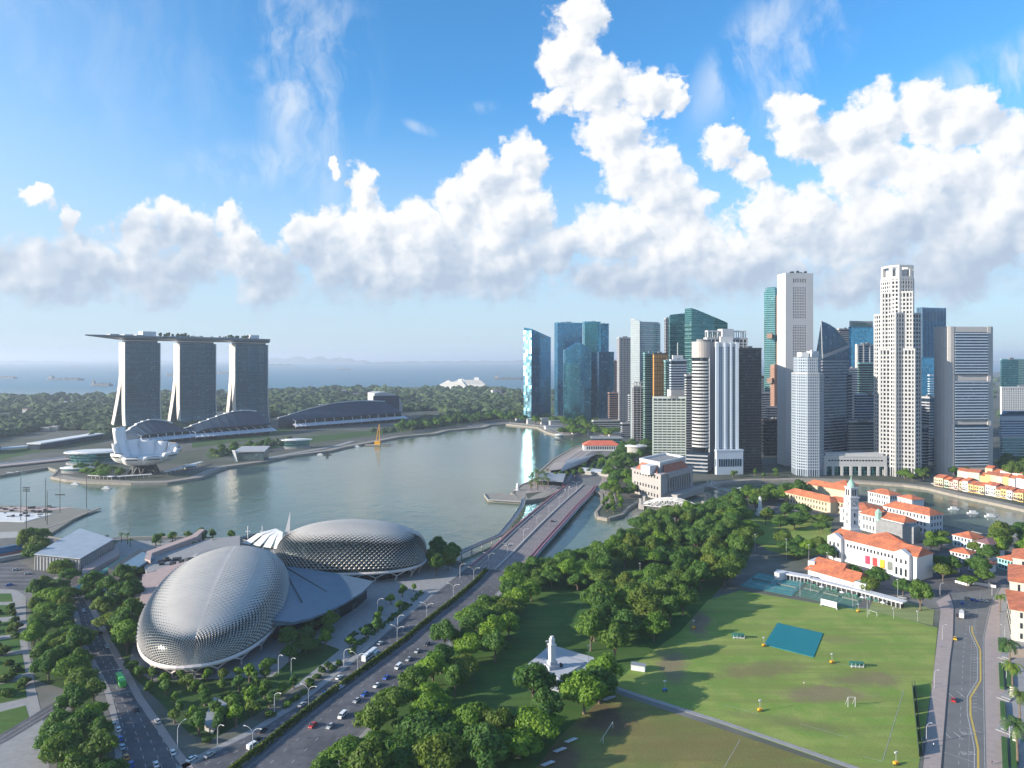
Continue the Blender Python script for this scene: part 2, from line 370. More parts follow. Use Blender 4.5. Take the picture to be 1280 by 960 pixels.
M['lowfield'] = grassm('lower_turf', (.15,.18,.05), (.22,.20,.065), [gp(760,900,16,12,40,(.13,.085,.06),.9), gp(700,950,10,20,0,(.13,.085,.06),.8), gp(880,935,40,14,0,(.17,.14,.055),.6)], .05)
M['far_ground'] = mat('far_ground_mix', (.085,.088,.075), .9, var=.25, vs=.03, col2=(.045,.06,.035), c2s=.008)
M['far_green'] = mat('far_vegetation', (.03,.055,.028), .9, var=.3, vs=.02, col2=(.06,.075,.04), c2s=.006)
M['far_lawn'] = mat('far_lawn', (.12,.15,.04), .9, var=.15, vs=.02)
M['earth'] = mat('earth', (.3,.22,.15), .9, var=.2, vs=.02)
M['ground'] = mat('ground_paving', (.16,.155,.15), .9, var=.2, vs=.06, col2=(.09,.10,.075), c2s=.012)

def waterm(name, col, rough, bs, bd, mscale=None):
    m = bpy.data.materials.new(name); m.use_nodes = True; t = NT(m.node_tree); m.node_tree.nodes.clear()
    pos = t.n('ShaderNodeNewGeometry').outputs['Position']
    sp = t.v('MULTIPLY', pos, (1, .6, 1))
    pt = t.mr(t.noise(pos, .006, 4, .6), .35, .65)
    yy = t.n('ShaderNodeSeparateXYZ', (pos,)).outputs[1]
    far = t.mr(yy, 1700, 4200)                        # the open sea beyond the bay is bluer than the silty bay
    c = t.mix(far, t.mix(pt, col, tuple(x*.8 for x in col)), (.03,.14,.21))
    hgt = t.m('ADD', t.noise(sp, .30, 4, .65), t.m('MULTIPLY', t.noise(sp, .07, 2, .5), 2.6))
    b = t.n('ShaderNodeBump', {'Strength': 1., 'Distance': .13, 'Height': hgt})
    p = t.n('ShaderNodeBsdfPrincipled', {'Base Color': c, 'Roughness': t.mr(far, 0, 1, rough, .42), 'Normal': b.outputs[0], 'IOR': 1.33})
    t.n('ShaderNodeOutputMaterial', (p.outputs[0],)); return m
M['water'] = waterm('bay_water', (.105,.152,.110), .12, 0, 0)
# ------------------------------------------------------------------ water, land
WZ = -2.5
struct(MB().sheet([(-70000,-3000),(70000,-3000),(70000,90000),(-70000,90000)], WZ), 'water', M['water'])
near_shore = [(-80,676),(0,672),(40,672),(44,668),(90,676),(150,672),(200,671),(260,672),(300,674),(345,684),(362,690),(420,700),(520,692),(545,694),(572,702),(600,712),(645,712),(668,707),(700,700),(722,697),(745,688),(760,676),(800,656),(822,648),(850,646),(880,634),(905,622),(935,616),(985,614),(1040,617),(1100,622),(1150,640),(1178,655),(1230,668),(1290,672),(1380,690)]
nz = poly(near_shore)
near = [(-520,-60)]+[(-560, nz[0][1])]+nz+[(800,nz[-1][1]-40),(800,-60)]
struct(MB().prism(near, -6, -.02), 'ground', M['ground'])
far_shore = [(1400,662),(1280,637),(1240,628),(1200,620),(1160,610),(1130,606),(1055,601),(1000,600),(940,601),(905,604),(880,610),(850,618),(815,626),(796,628),(786,634),(778,643),(760,648),(747,646),(745,640),(753,630),(752,618),(742,612),(700,612),(680,622),(650,627),(640,616),(650,607),(668,600),(676,588),(692,574),(716,560),(738,553),(748,547),(735,544),(700,545),(684,540),(672,534),(650,532),(632,530),(612,531),(606,534),(560,538),(545,542),(500,546),(470,552),(430,559),(415,563),(360,570),(330,577),(300,581),(285,583),(270,588),(250,597),(210,603),(165,604),(110,602),(85,600),(64,596),(72,588),(60,584),(0,594),(-120,606)]
fs_ = poly(far_shore)
far_coast = [(-250,497),(0,496),(60,497),(130,495),(200,493),(300,488),(345,487),(400,485),(440,484),(520,484),(560,482),(600,482),(640,486),(700,489),(800,480),(1000,474),(1200,468),(1300,462),(1500,462)]
far_land = fs_+poly(far_coast)
fo = struct(MB().prism(far_land, -6, -.02), 'far_ground', M['far_ground'])
# seawall copings follow the shore
def ribbon(mb, pts, w, z0, z1, closed=False):
    for a, b in zip(pts, pts[1:]):
        d = Vector((b[0]-a[0], b[1]-a[1])); 
        if d.length < .01: continue
        n = Vector((-d.y, d.x)).normalized()*w/2
        mb.prism([(a[0]-n.x,a[1]-n.y),(b[0]-n.x,b[1]-n.y),(b[0]+n.x,b[1]+n.y),(a[0]+n.x,a[1]+n.y)], z0, z1)
    return mb
def offset(pts, d):                     # offset an open polyline sideways
    out = []
    for i, p in enumerate(pts):
        a = pts[max(i-1, 0)]; b = pts[min(i+1, len(pts)-1)]
        v = Vector((b[0]-a[0], b[1]-a[1])).normalized(); out.append((p[0]-v.y*d, p[1]+v.x*d))
    return out
struct(ribbon(MB(), fs_, 3., -5.5, .5), 'quay_edge', M['quay'])
struct(ribbon(MB(), nz, 2., -5.5, .45), 'near_quay_edge', M['quay'])
for i0, i1 in ((0,11),(19,len(fs_)-4)):
    struct(MB().strip(offset(fs_[i0:i1],-3), offset(fs_[i0:i1],-15), .03), 'waterfront_promenade', M['quay'])
# lawns and planting beds (sheets, a few centimetres apart)
def lawn(pts, z=.04, m='lawn', name='lawn'): return struct(MB().sheet(poly(pts), z), name, M[m])
# park south of the drive: one big lawn under the trees
lawn([(560,960),(310,980),(420,905),(520,845),(600,760),(648,718),(720,700),(762,682),(850,650),(905,630),(960,640),(935,700),(900,735),(850,800),(800,825),(765,858),(700,930),(660,985)], .04)
lawn([(925,738),(1020,754),(1090,762),(1172,785),(1166,850),(1148,960),(1090,990),(1060,960),(765,858),(800,825),(850,790),(885,750)], .05, 'padang', 'padang_field')
lawn([(762,864),(1045,960),(1120,1000),(640,1000),(700,920)], .06, 'lowfield', 'lower_field')
M['bowling'] = grassm('bowling_turf', (.22,.27,.10), (.27,.31,.13))
lawn([(1094,742),(1168,762),(1166,782),(1086,763)], .075, 'bowling', 'bowling_green')
lawn([(930,650),(985,640),(1040,652),(1036,690),(1000,698),(960,688),(935,672)], .05, 'padang', 'empress_lawn')
# footpath between the two fields
struct(ribbon(MB(), poly([(758,856),(800,870),(900,902),(1000,936),(1110,975)]), 2.6, 0, .12), 'field_path', M['paving'])
# main drive
LE = poly([(190,985),(262,943),(320,915),(375,880),(430,837),(490,785),(540,745),(576,716),(592,703)])
RE = poly([(390,985),(440,930),(487,880),(530,836),(560,805),(590,772),(618,745),(640,722),(655,711)])
ME = poly([(262,985),(300,957),(395,880),(445,845),(507,800),(532,778),(575,745),(600,722),(614,706)])
def resamp(pts, n=40):
    L = [0]
    for a, b in zip(pts, pts[1:]): L.append(L[-1]+sqrt((a[0]-b[0])**2+(a[1]-b[1])**2))
    out = []
    for k in range(n):
        t = L[-1]*k/(n-1); i = max(j for j in range(len(L)) if L[j] <= t+1e-9); i = min(i, len(pts)-2)
        u = (t-L[i])/(L[i+1]-L[i]); out.append((pts[i][0]*(1-u)+pts[i+1][0]*u, pts[i][1]*(1-u)+pts[i+1][1]*u))
    return out
LEr, REr, MEr = resamp(LE), resamp(RE), resamp(ME)
def lerp2(A, B, t): return [(a[0]*(1-t)+b[0]*t, a[1]*(1-t)+b[1]*t) for a, b in zip(A, B)]
struct(MB().strip(LEr, REr, .06), 'drive_road', M['asphalt'])
def dashes(mb, pts, w, z, on=2., off=6., start=0.):
    w = w*.8
    L = 0; 
    P_ = resamp(pts, max(2, int(sum(sqrt((a[0]-b[0])**2+(a[1]-b[1])**2) for a, b in zip(pts, pts[1:])))))
    for i, (a, b) in enumerate(zip(P_, P_[1:])):
        if off == 0 or ((i+start) % (on+off)) < on:
            d = Vector((b[0]-a[0], b[1]-a[1])); n = Vector((-d.y, d.x)).normalized()*w/2
            mb.add([(a[0]-n.x,a[1]-n.y,z),(b[0]-n.x,b[1]-n.y,z),(b[0]+n.x,b[1]+n.y,z),(a[0]+n.x,a[1]+n.y,z)], [(0,1,2,3)])
    return mb
mk = MB()
for t_ in (.26,.5,.75): dashes(mk, lerp2(LEr, MEr, t_), .3, .085)
for t_ in (.3,.53,.77): dashes(mk, lerp2(MEr, REr, t_), .3, .085)
for A, B, t_ in ((LEr,MEr,.03),(MEr,REr,.12),(MEr,REr,.97)): dashes(mk, lerp2(A, B, t_), .2, .085, 1, 0)
struct(mk, 'drive_markings', M['paint'])
struct(ribbon(MB(), offset(LEr, 1.6), 3.2, 0, .14), 'drive_pavement', M['paving'])
struct(ribbon(MB(), offset(REr,-1.6), 3.2, 0, .14), 'drive_pavement', M['paving'])
struct(ribbon(MB(), [p for p in MEr], 2.4, 0, .22), 'median_kerb', M['concrete'])
# left road
LL = poly([(66,722),(80,735),(92,770),(97,800),(110,825),(130,865),(140,905),(143,945),(140,990)])
LR = poly([(120,722),(107,740),(125,770),(140,800),(158,832),(180,872),(204,905),(228,940),(262,985)])
LLr, LRr = resamp(LL), resamp(LR)
struct(MB().strip(LLr, LRr, .055), 'left_road', M['asphalt'])
struct(MB().sheet(poly([(-80,690),(20,700),(40,712),(150,730),(110,742),(86,750),(60,742),(0,735),(-90,730)]), .05), 'cross_road', M['asphalt'])
mk = MB()
for t_ in (.2,.4,.6,.8): dashes(mk, lerp2(LLr, LRr, t_), .3, .08, 3, 4)
for t_ in (.02,.98): dashes(mk, lerp2(LLr, LRr, t_), .2, .08, 1, 0)
for (a_, b_) in (((108,842),(150,836)),((140,868),(176,862))):
    q = G(*a_), G(*b_); mk.prism([(q[0][0],q[0][1]-.25),(q[1][0],q[1][1]-.25),(q[1][0],q[1][1]+.25),(q[0][0],q[0][1]+.25)], .07, .082)
for k in range(6):
    a_ = G(20+k*1, 705+k*5); mk.sheet([(a_[0]-14,a_[1]-.3),(a_[0]+10,a_[1]-.3),(a_[0]+10,a_[1]+.3),(a_[0]-14,a_[1]+.3)], .08)
struct(mk, 'left_markings', M['paint'])
struct(ribbon(MB(), offset(LRr,-1.8), 3., 0, .14), 'left_pavement', M['paving_pink'])
struct(ribbon(MB(), offset(LLr, 1.5), 2.4, 0, .14), 'left_pavement', M['paving'])
# lower left plaza: pale walks between dark planting
struct(MB().sheet(poly([(-60,735),(20,737),(32,745),(34,800),(44,860),(60,925),(64,1000),(-200,1000),(-120,800)]), .05), 'plaza', M['paving'])
for q in ([(-60,742),(14,742),(16,752),(-60,755)],[(-60,758),(18,756),(20,770),(-60,778)],[(-60,783),(20,776),(22,792),(-60,802)],[(-60,807),(24,797),(26,812),(-60,826)],[(-60,830),(28,817),(32,842),(-60,860)],[(-60,866),(30,850),(34,872),(-60,893)],[(-60,905),(32,882),(40,908),(-60,940)]):
    lawn(q, .09)
def road(cl, w, z=.06, m='asphalt', name='side_road'): 
    r = resamp(poly(cl), 24); return struct(MB().strip(offset(r, w/2), offset(r, -w/2), z), name, M[m])
road([(-60,955),(0,925),(50,895),(85,873),(112,850)], 7, .12)
mk = MB()
for dx in (-1.9,.9): dashes(mk, offset(resamp(poly([(-60,955),(0,925),(50,895),(85,873),(104,858)])), dx), .25, .14, 1, 0)
struct(mk, 'tramway_marks', M['paint'])
# right-hand avenue
AL = poly([(1186,742),(1192,757),(1191,797),(1187,826),(1182,884),(1176,960),(1172,1010)])
AR = poly([(1252,735),(1240,757),(1231,797),(1231.5,855),(1234,960),(1236,1010)])
ALr, ARr = resamp(AL), resamp(AR)
struct(MB().strip(ALr, ARr, .06), 'avenue', M['asphalt_pale'])
struct(MB().sheet(poly([(1100,690),(1165,672),(1190,690),(1280,720),(1300,745),(1240,757),(1192,757),(1176,748),(1140,742),(1090,735),(1060,722)]), .05), 'junction_road', M['asphalt'])
SW = poly([(1170,752),(1176,762),(1172,797),(1167,840),(1162,884),(1154,960),(1148,1010)])
struct(MB().strip(resamp(SW), offset(ALr,.6), .13), 'avenue_pavement', M['paving_pink'])
struct(ribbon(MB(), offset(ALr,.3), .6, 0, .17), 'avenue_kerb', M['dark'])
struct(MB().strip(offset(ARr,-.2), resamp(poly([(1262,735),(1250,757),(1250,797),(1256,855),(1262,960),(1266,1010)])), .14), 'avenue_pavement', M['paving_pink'])
mk = MB(); my = MB()
dashes(mk, lerp2(ALr, ARr, .38), .25, .085, 3, 4)
dashes(mk, lerp2(ALr, ARr, .60), .2, .085, 1, 1)
dashes(mk, lerp2(ALr, ARr, .95), .3, .085, 1, 0)
zig = poly([(1212,782),(1212,790),(1222,812),(1222,850),(1209,871),(1209,893),(1214,915),(1218,935),(1218,962)])
dashes(mk, resamp(zig, 60), .45, .09, 1, 0)
dashes(my, offset(resamp(zig, 60), 1.2), .9, .092, 1, 0)
for (a_, b_) in (((1214,822),(1229,824)),((1209,880),(1231,888)),((1208,910),(1232,918)),((1178,940),(1218,953)),((1213,790),(1230,793)),((1213,775),(1230,778)),((1213,764),(1238,768))):
    p, q = G(*a_), G(*b_); dashes(mk, [p, q], .3, .095, 1, 0)
for k in range(40):                     # short bay ticks
    y_ = 300+k*3.2
    for off in (0,): 
        x_ = GX(1219+ (k%2)*0, y_); mk.sheet([(x_-1,y_),(x_+1,y_),(x_+1,y_+.3),(x_-1,y_+.3)], .095)
for (px, py) in ((1187,868),(1201,868),(1183,918),(1198,920)): 
    p = G(px, py); mk.sheet([(p[0]-.2,p[1]-3),(p[0]+.2,p[1]-3),(p[0]+.2,p[1]+3),(p[0]-.2,p[1]+3)], .09)
# painted word on the tarmac
def text_mesh(txt, size, m, name, parent=None, loc=(0,0,0), rot=(0,0,0), ext=.02):
    cu = bpy.data.curves.new(name, 'FONT'); cu.body = txt; cu.size = size; cu.extrude = ext; cu.align_x = 'CENTER'; cu.align_y = 'CENTER'
    o = bpy.data.objects.new(name, cu); COL.objects.link(o)
    dg = bpy.context.evaluated_depsgraph_get(); me = bpy.data.meshes.new_from_object(o.evaluated_get(dg)); bpy.data.objects.remove(o)
    me.materials.clear(); me.materials.append(m); o = bpy.data.objects.new(name, me); COL.objects.link(o)
    o.location = loc; o.rotation_euler = rot
    if parent: o.parent = parent
    return o
struct(mk, 'avenue_markings', M['paint']); struct(my, 'avenue_yellow_markings', M['yellow'])
for s_, py in (('BUS', 917), ('BUS', 942)):
    p = G(1210, py); t_ = text_mesh(s_, 3.2, M['paint'], 'road_lettering', loc=(p[0], p[1], .1), ext=.005); t_['kind'] = 'structure'
# forecourt on the far right
struct(MB().sheet(poly([(1262,735),(1250,757),(1250,797),(1256,855),(1262,960),(1266,1010),(1400,1010),(1400,735)]), .08), 'forecourt', M['paving'])
mf_ = MB()
for pa_, pb_ in (((1130,862),(1103,952)),((905,881),(948,893)),((1103,952),(1080,946)),((925,925),(905,960)),((1040,828),(1062,833)),((1000,905),(1060,922))): dashes(mf_, [G(*pa_), G(*pb_)], .22, .11, 1, 0)
struct(mf_, 'field_lines', M['paint'])
for d_, w_ in ((-22,3),(-30,2),(-38,5)):
    struct(ribbon(MB(), offset(fs_[26:41], d_), w_, 0, .35), 'plaza_terrace', M['paving'])
struct(MB().strip(offset(fs_[26:44],-46), offset(fs_[26:44],-58), .1), 'bay_road', M['asphalt'])
# promenade behind the shells
struct(MB().sheet(poly([(120,700),(150,676),(260,675),(345,688),(530,698),(575,712),(490,780),(420,835),(330,880),(262,915),(220,880),(170,835),(140,790),(130,740)]), .03), 'shell_forecourt', M['paving'])
lawn([(150,830),(192,852),(340,846),(392,800),(425,812),(330,888),(262,926),(235,916),(202,880)], .07, 'bed', 'planting_bed')
lawn([(42,738),(80,742),(92,800),(108,855),(132,900),(138,990),(70,990),(72,925),(92,885),(100,868),(44,850),(36,780)], .07, 'bed', 'planting_bed')
lawn([(108,742),(160,745),(168,800),(160,832),(140,800),(126,770)], .07, 'bed', 'planting_bed')
for q in ([(262,574),(330,563),(360,557),(500,540),(600,528),(520,533),(380,546),(335,553),(290,560),(255,568)],[(240,560),(330,548),(366,538),(366,532),(330,540),(240,553)],[(512,535),(600,526),(650,522),(650,515),(600,518),(515,527)],[(0,575),(60,562),(130,552),(130,545),(0,560)],[(690,535),(745,541),(790,548),(800,540),(700,527)]):
    lawn(q, .08, 'bed', 'planting_bed')
# haze
hz = bpy.data.materials.new('haze'); hz.use_nodes = True; t = NT(hz.node_tree); hz.node_tree.nodes.clear()
pv = t.n('ShaderNodeVolumePrincipled', {'Color': (.72,.84,1,1), 'Density': 7.5e-5, 'Anisotropy': .2})
ho = t.n('ShaderNodeOutputMaterial'); hz.node_tree.links.new(pv.outputs[0], ho.inputs['Volume'])
b = MB().box(-71000,71000,-3500,91000,-8,300).build('haze', hz); b['kind'] = 'stuff'
# ------------------------------------------------------------------ downtown towers
def footprint(pl, pc, pr, Y, th=30., dl=None, dr=None):
    """box plan whose nearest corner stands at pixel column pc, distance Y; left and right corners at columns pl, pr"""
    if th <= 20 and pr-pc > pc-pl: th = 90-th
    th = radians(th); P_ = (GX(pc, Y), Y); a = (-cos(th), sin(th)); b = (sin(th), cos(th))
    def run(d, px):
        u = (px-640)/F; return (u*P_[1]-P_[0])/(d[0]-u*d[1])
    la = dl or run(a, pl); lb = dr or run(b, pr)
    la = max(3, min(la, 90)); lb = max(3, min(lb, 90))
    R_ = (P_[0]+b[0]*lb, P_[1]+b[1]*lb); L_ = (P_[0]+a[0]*la, P_[1]+a[1]*la)
    return [P_, R_, (R_[0]+a[0]*la, R_[1]+a[1]*la), L_]
def frontal(pl, pr, Y, depth, skew=0.):
    a = (GX(pl, Y), Y); b = (GX(pr, Y), Y+skew); d = Vector((b[0]-a[0], b[1]-a[1])).normalized(); n = (-d.y, d.x)
    return [a, b, (b[0]+n[0]*depth, b[1]+n[1]*depth), (a[0]+n[0]*depth, a[1]+n[1]*depth)]
def inset(pts, d):                       # positive d grows the plan outwards
    n = len(pts); c = (sum(p[0] for p in pts)/n, sum(p[1] for p in pts)/n); out = []
    for i in range(n):
        a, p, b = pts[i-1], pts[i], pts[(i+1)%n]
        e1 = Vector((p[0]-a[0], p[1]-a[1])).normalized(); e2 = Vector((b[0]-p[0], b[1]-p[1])).normalized()
        n1 = Vector((e1.y, -e1.x)); n2 = Vector((e2.y, -e2.x)); m = (n1+n2); k = d/max(.3, (1+n1.dot(n2)))
        out.append((p[0]+m.x*k, p[1]+m.y*k))
    return out
def chamfer(pts, c):
    out = []; n = len(pts)
    for i in range(n):
        a, p, b = pts[i-1], pts[i], pts[(i+1)%n]
        for q in (a, b):
            v = Vector((q[0]-p[0], q[1]-p[1])); v = v.normalized()*min(c, v.length*.45); out.append((p[0]+v.x, p[1]+v.y))
    return out
def bow(pts, i, h, n=7):                 # replace edge i by an outward arc
    a, b = pts[i], pts[(i+1) % len(pts)]; v = Vector((b[0]-a[0], b[1]-a[1])); nn = Vector((v.y, -v.x)).normalized(); out = []
    for k in range(1, n): t = k/n; out.append((a[0]+v.x*t+nn.x*h*4*t*(1-t), a[1]+v.y*t+nn.y*h*4*t*(1-t)))
    return pts[:i+1]+out+pts[i+1:]
def bands(mb, pts, z0, z1, fh, bh, o=.35):
    q = inset(pts, o); z = z0
    while z+bh < z1+.01: mb.prism(q, z, z+bh); z += fh
    return mb
def fins(mb, pts, z0, z1, sp, w, o=.5, edges=None, skip=0.):
    n = len(pts)
    for i in (range(n) if edges is None else edges):
        a, b = pts[i], pts[(i+1)%n]; L = sqrt((b[0]-a[0])**2+(b[1]-a[1])**2)
        if L < w: continue
        k = max(1, round(L/sp)); d = ((b[0]-a[0])/L, (b[1]-a[1])/L); an = atan2(d[1], d[0]); nn = (d[1], -d[0])
        for j in range(k+1):
            t = min(max(j*L/k, w/2+.02), L-w/2-.02); c = (a[0]+d[0]*t+nn[0]*(o/2-.3), a[1]+d[1]*t+nn[1]*(o/2-.3))
            mb.ob(c, w/2, o/2+.3, z0, z1, an)
    return mb
def center(pts): n = len(pts); return (sum(p[0] for p in pts)/n, sum(p[1] for p in pts)/n)
def tower(label, pts, zt, glass, z0=0., name='office_tower', band=None, fin=None, roof=None, cat='skyscraper', parapet=2.5, plant=True, bmat=None):
    """band=(storey, height, outset), fin=(spacing, width, outset); zt may be a list, one height per corner"""
    c = center(pts); t = thing(name, label, cat, (c[0], c[1], 0)); bm = bmat or M['concrete']
    MB().prism(pts, z0, zt).build('glazing', glass, t)
    zmin = min(zt) if isinstance(zt, (list, tuple)) else zt
    if band: bands(MB(), pts, z0+.5, zmin-band[1], *band).build('floor_band', bm, t)
    if fin: fins(MB(), pts, z0, zmin-.3, *fin).build('mullion', bm, t)
    if not isinstance(zt, (list, tuple)):
        if parapet: 
            mb = MB(); q0, q1 = inset(pts, .55), inset(pts, -.6); n = len(q0)
            for i in range(n):
                j = (i+1) % n; mb.prism([q0[i], q0[j], q1[j], q1[i]], zt-.3, zt+parapet)
            mb.build('parapet', roof or bm, t)
        if plant:
            q = inset(pts, -6.); rr = random.Random(int(c[0]*7+c[1])); mb = MB()
            A = Vector((q[1][0]-q[0][0], q[1][1]-q[0][1])); B = Vector((q[-1][0]-q[0][0], q[-1][1]-q[0][1])); an = atan2(A.y, A.x)
            for k in range(3):
                u, v = rr.uniform(.25,.75), rr.uniform(.25,.75); p = (q[0][0]+A.x*u+B.x*v, q[0][1]+A.y*u+B.y*v)
                mb.ob(p, max(1.5, A.length*.13), max(1.5, B.length*.12), zt-.2, zt+rr.uniform(2.5,5.5), an)
            mb.build('roof_plant', M['roofgrey'], t)
    return t
GB = glassm('blue_glass', (.09,.34,.50), .09, .8, var=.5)
GBD = glassm('deep_blue_glass', (.045,.20,.33), .1, .75, var=.5)
GC = glassm('cyan_glass', (.08,.27,.34), .09, .8, var=.4)
GG = glassm('green_glass', (.10,.22,.20), .14, .7, var=.4, band=.28, bandc=(.30,.42,.38))
GT = glassm('teal_glass', (.04,.16,.17), .1, .75, var=.4, band=.14, bandc=(.15,.28,.28))
GK = glassm('black_glass', (.02,.027,.033), .12, .6, var=.6)
GN = glassm('navy_glass', (.035,.075,.12), .12, .6, var=.5)
GW = glassm('silver_glass', (.25,.31,.33), .18, .6, var=.3, band=.4, bandc=(.5,.52,.52))
GR = glassm('grey_office_glass', (.05,.065,.08), .15, .5, var=.5, cell=(2.6,2.6,3.6))
CW = mat('white_cladding', (.56,.57,.58), .55, var=.05, vs=.1)
CP = mat('pale_granite', (.44,.44,.44), .6, var=.06, vs=.1)
CG = mat('grey_granite', (.36,.36,.38), .6, var=.08, vs=.1)
CB = mat('beige_granite', (.40,.355,.33), .6, var=.08, vs=.1)
CBR = mat('brown_granite', (.28,.17,.13), .6, var=.08, vs=.1)
CGW = mat('greenish_white_cladding', (.50,.56,.52), .6, var=.05, vs=.1)
CBL = mat('bluish_white_cladding', (.42,.49,.58), .55, var=.05, vs=.1)
CD = mat('dark_cladding', (.07,.065,.062), .5, .2, var=.15, vs=.1)
COR = mat('orange_panels', (.62,.28,.05), .5, var=.2, vs=.1)
CAQ = mat('aqua_metal', (.22,.42,.42), .45, .3, var=.1, vs=.1)

# ---- waterfront glass towers
# the mirror-flat left face of the first tower throws the low sun onto the bay
t = 1
fp = footprint(655, 664.5, 688.5, 1650, 37)
c = center(fp); t = thing('office_tower', 'twin-peaked blue glass tower standing alone at the left end of the skyline beside the bay', 'skyscraper', (c[0], c[1]), None)
zt = [GZ(411,1650), GZ(421,1670), GZ(421,1700), GZ(410,1690)]
mm = bpy.data.materials.new('mirror_glass'); mm.use_nodes = True; nt = NT(mm.node_tree); mm.node_tree.nodes.clear()
pp = nt.n('ShaderNodeBsdfPrincipled', {'Base Color': (.22,.42,.50,1), 'Metallic': .9, 'Roughness': .13}); nt.n('ShaderNodeOutputMaterial', (pp.outputs[0],))
MB().prism(fp, 0, zt).build('glazing', GBD, t)
a, b = fp[3], fp[0]; v = Vector((b[0]-a[0], b[1]-a[1])); nn = Vector((v.y, -v.x)).normalized()*.3
pa, pb = (a[0]+nn.x, a[1]+nn.y), (b[0]+nn.x, b[1]+nn.y)
mb = MB(); z = 4; hp = 7.8; lean = hp*tan(radians(5.6)); u_ = nn.normalized(); rr = random.Random(44); NC = 4
while z+hp < min(zt[0], zt[3]):          # shingled panes, each leaning back a little and none quite true
    for cI in range(NC):
        P0 = Vector((pa[0]+(pb[0]-pa[0])*cI/NC, pa[1]+(pb[1]-pa[1])*cI/NC, 0)); P1 = Vector((pa[0]+(pb[0]-pa[0])*(cI+1)/NC, pa[1]+(pb[1]-pa[1])*(cI+1)/NC, 0))
        U3 = Vector((u_.x, u_.y, 0)); yw = rr.uniform(-.28,.28); ln = lean+rr.uniform(-.42,.42)
        mb.add([P0+U3*(ln+.3-yw)+Vector((0,0,z)), P1+U3*(ln+.3+yw)+Vector((0,0,z)), P1+U3*(.3+yw)+Vector((0,0,z+hp)), P0+U3*(.3-yw)+Vector((0,0,z+hp))], [(0,1,2,3)])
    z += hp
mb.build('mirror_facade', mm, t)
bands(MB(), fp, 4, min(zt)-3, 12, .5, .35).build('floor_band', GB, t)
MB().ob(c, 11, 11, zt[1]-2, zt[1]+4, radians(38)).build('roof_plant', M['roofgrey'], t)

def slant(label, args, z, glass, **k): 
    fp = footprint(*args); return tower(label, fp, z, glass, **k)
slant('dark blue glass tower with stepped top, behind the peaked tower by the bay', (693, 697, 728, 1860, 20), GZ(404,1860), GBD, band=(12,.6,.3), bmat=GB)
slant('low dark annexe of the blue stepped tower, its left shoulder', (694.5, 697, 704.5, 1850, 20), GZ(413.5,1850), GBD, plant=False, bmat=GBD)
fp = footprint(703.5, 708.5, 739.5, 1610, 12)
zt_ = [GZ(438,1610), GZ(436,1620), GZ(430,1640), GZ(430,1640)]
# house-shaped top: seven-cornered elevation extruded backwards
def gabled(label, pl, pr, pk, yl, yk, yr, Y, depth, glass, th=0., mtop=None, bandh=None):
    a = (GX(pl, Y), Y); b = (GX(pr, Y), Y+th); k = (GX(pk, Y), Y+th*(pk-pl)/(pr-pl)); d = Vector((b[0]-a[0], b[1]-a[1])).normalized(); n = (-d.y*depth, d.x*depth)
    prof = [(a,0),(b,0),(b,GZ(yr,Y)),(k,GZ(yk,Y)),(a,GZ(yl,Y))]
    vs = [(p[0],p[1],z) for p, z in prof]+[(p[0]+n[0],p[1]+n[1],z) for p, z in prof]; m = len(prof)
    fs = [tuple(range(m)), tuple(range(2*m-1,m-1,-1))]+[(i,i+m,(i+1)%m+m,(i+1)%m) for i in range(m)]
    t = thing('office_tower', label, 'skyscraper', (k[0], k[1])); MB().add(vs, fs).build('glazing', glass, t)
    mb = MB(); z = 6; mn = min(GZ(yl,Y), GZ(yr,Y)); q = [a, b, (b[0]+n[0],b[1]+n[1]), (a[0]+n[0],a[1]+n[1])]
    bands(mb, q, 6, mn-2, bandh or 12, .5, .3).build('floor_band', mtop or GB, t)
    return t
gabled('blue glass tower with a peaked gable top, in front of the taller blue glass pair', 708.5, 739.5, 725, 437, 428, 436, 1610, 40, GB, 8)
slant('pale blue glass block with sloping side, lowest of the waterfront glass group', (704.5, 705.5, 725, 1585, 6), GZ(455,1585), GC, plant=False, bmat=GB, band=(11,.5,.3))
slant('bright cyan glass tower, tallest of the waterfront glass group', (728.5, 731, 750.5, 1700, 14), GZ(403,1700), GC, band=(11,.5,.3), bmat=GB)
slant('dark blue glass tower joined to the right of the bright cyan one', (749, 751, 761, 1700, 14), GZ(405.5,1700), GBD, band=(11,.5,.3), bmat=GBD)
slant('navy glass slab at the foot of the cyan glass tower', (746, 748.5, 767.5, 1640, 10), GZ(441,1640), GBD, plant=False, band=(11,.5,.3), bmat=GBD)
slant('narrow red-brown tower squeezed behind the navy slab', (765, 767, 773, 1800, 10), GZ(452,1800), GN, band=(4,2,.3), bmat=CBR)
slant('grey ribbed concrete tower with a flat top, alone between the blue and green glass towers', (771.5, 774, 789, 1500, 12), GZ(423,1500), GR, band=(4,1.4,.3), fin=(3.4,1.2,.6), bmat=CG)
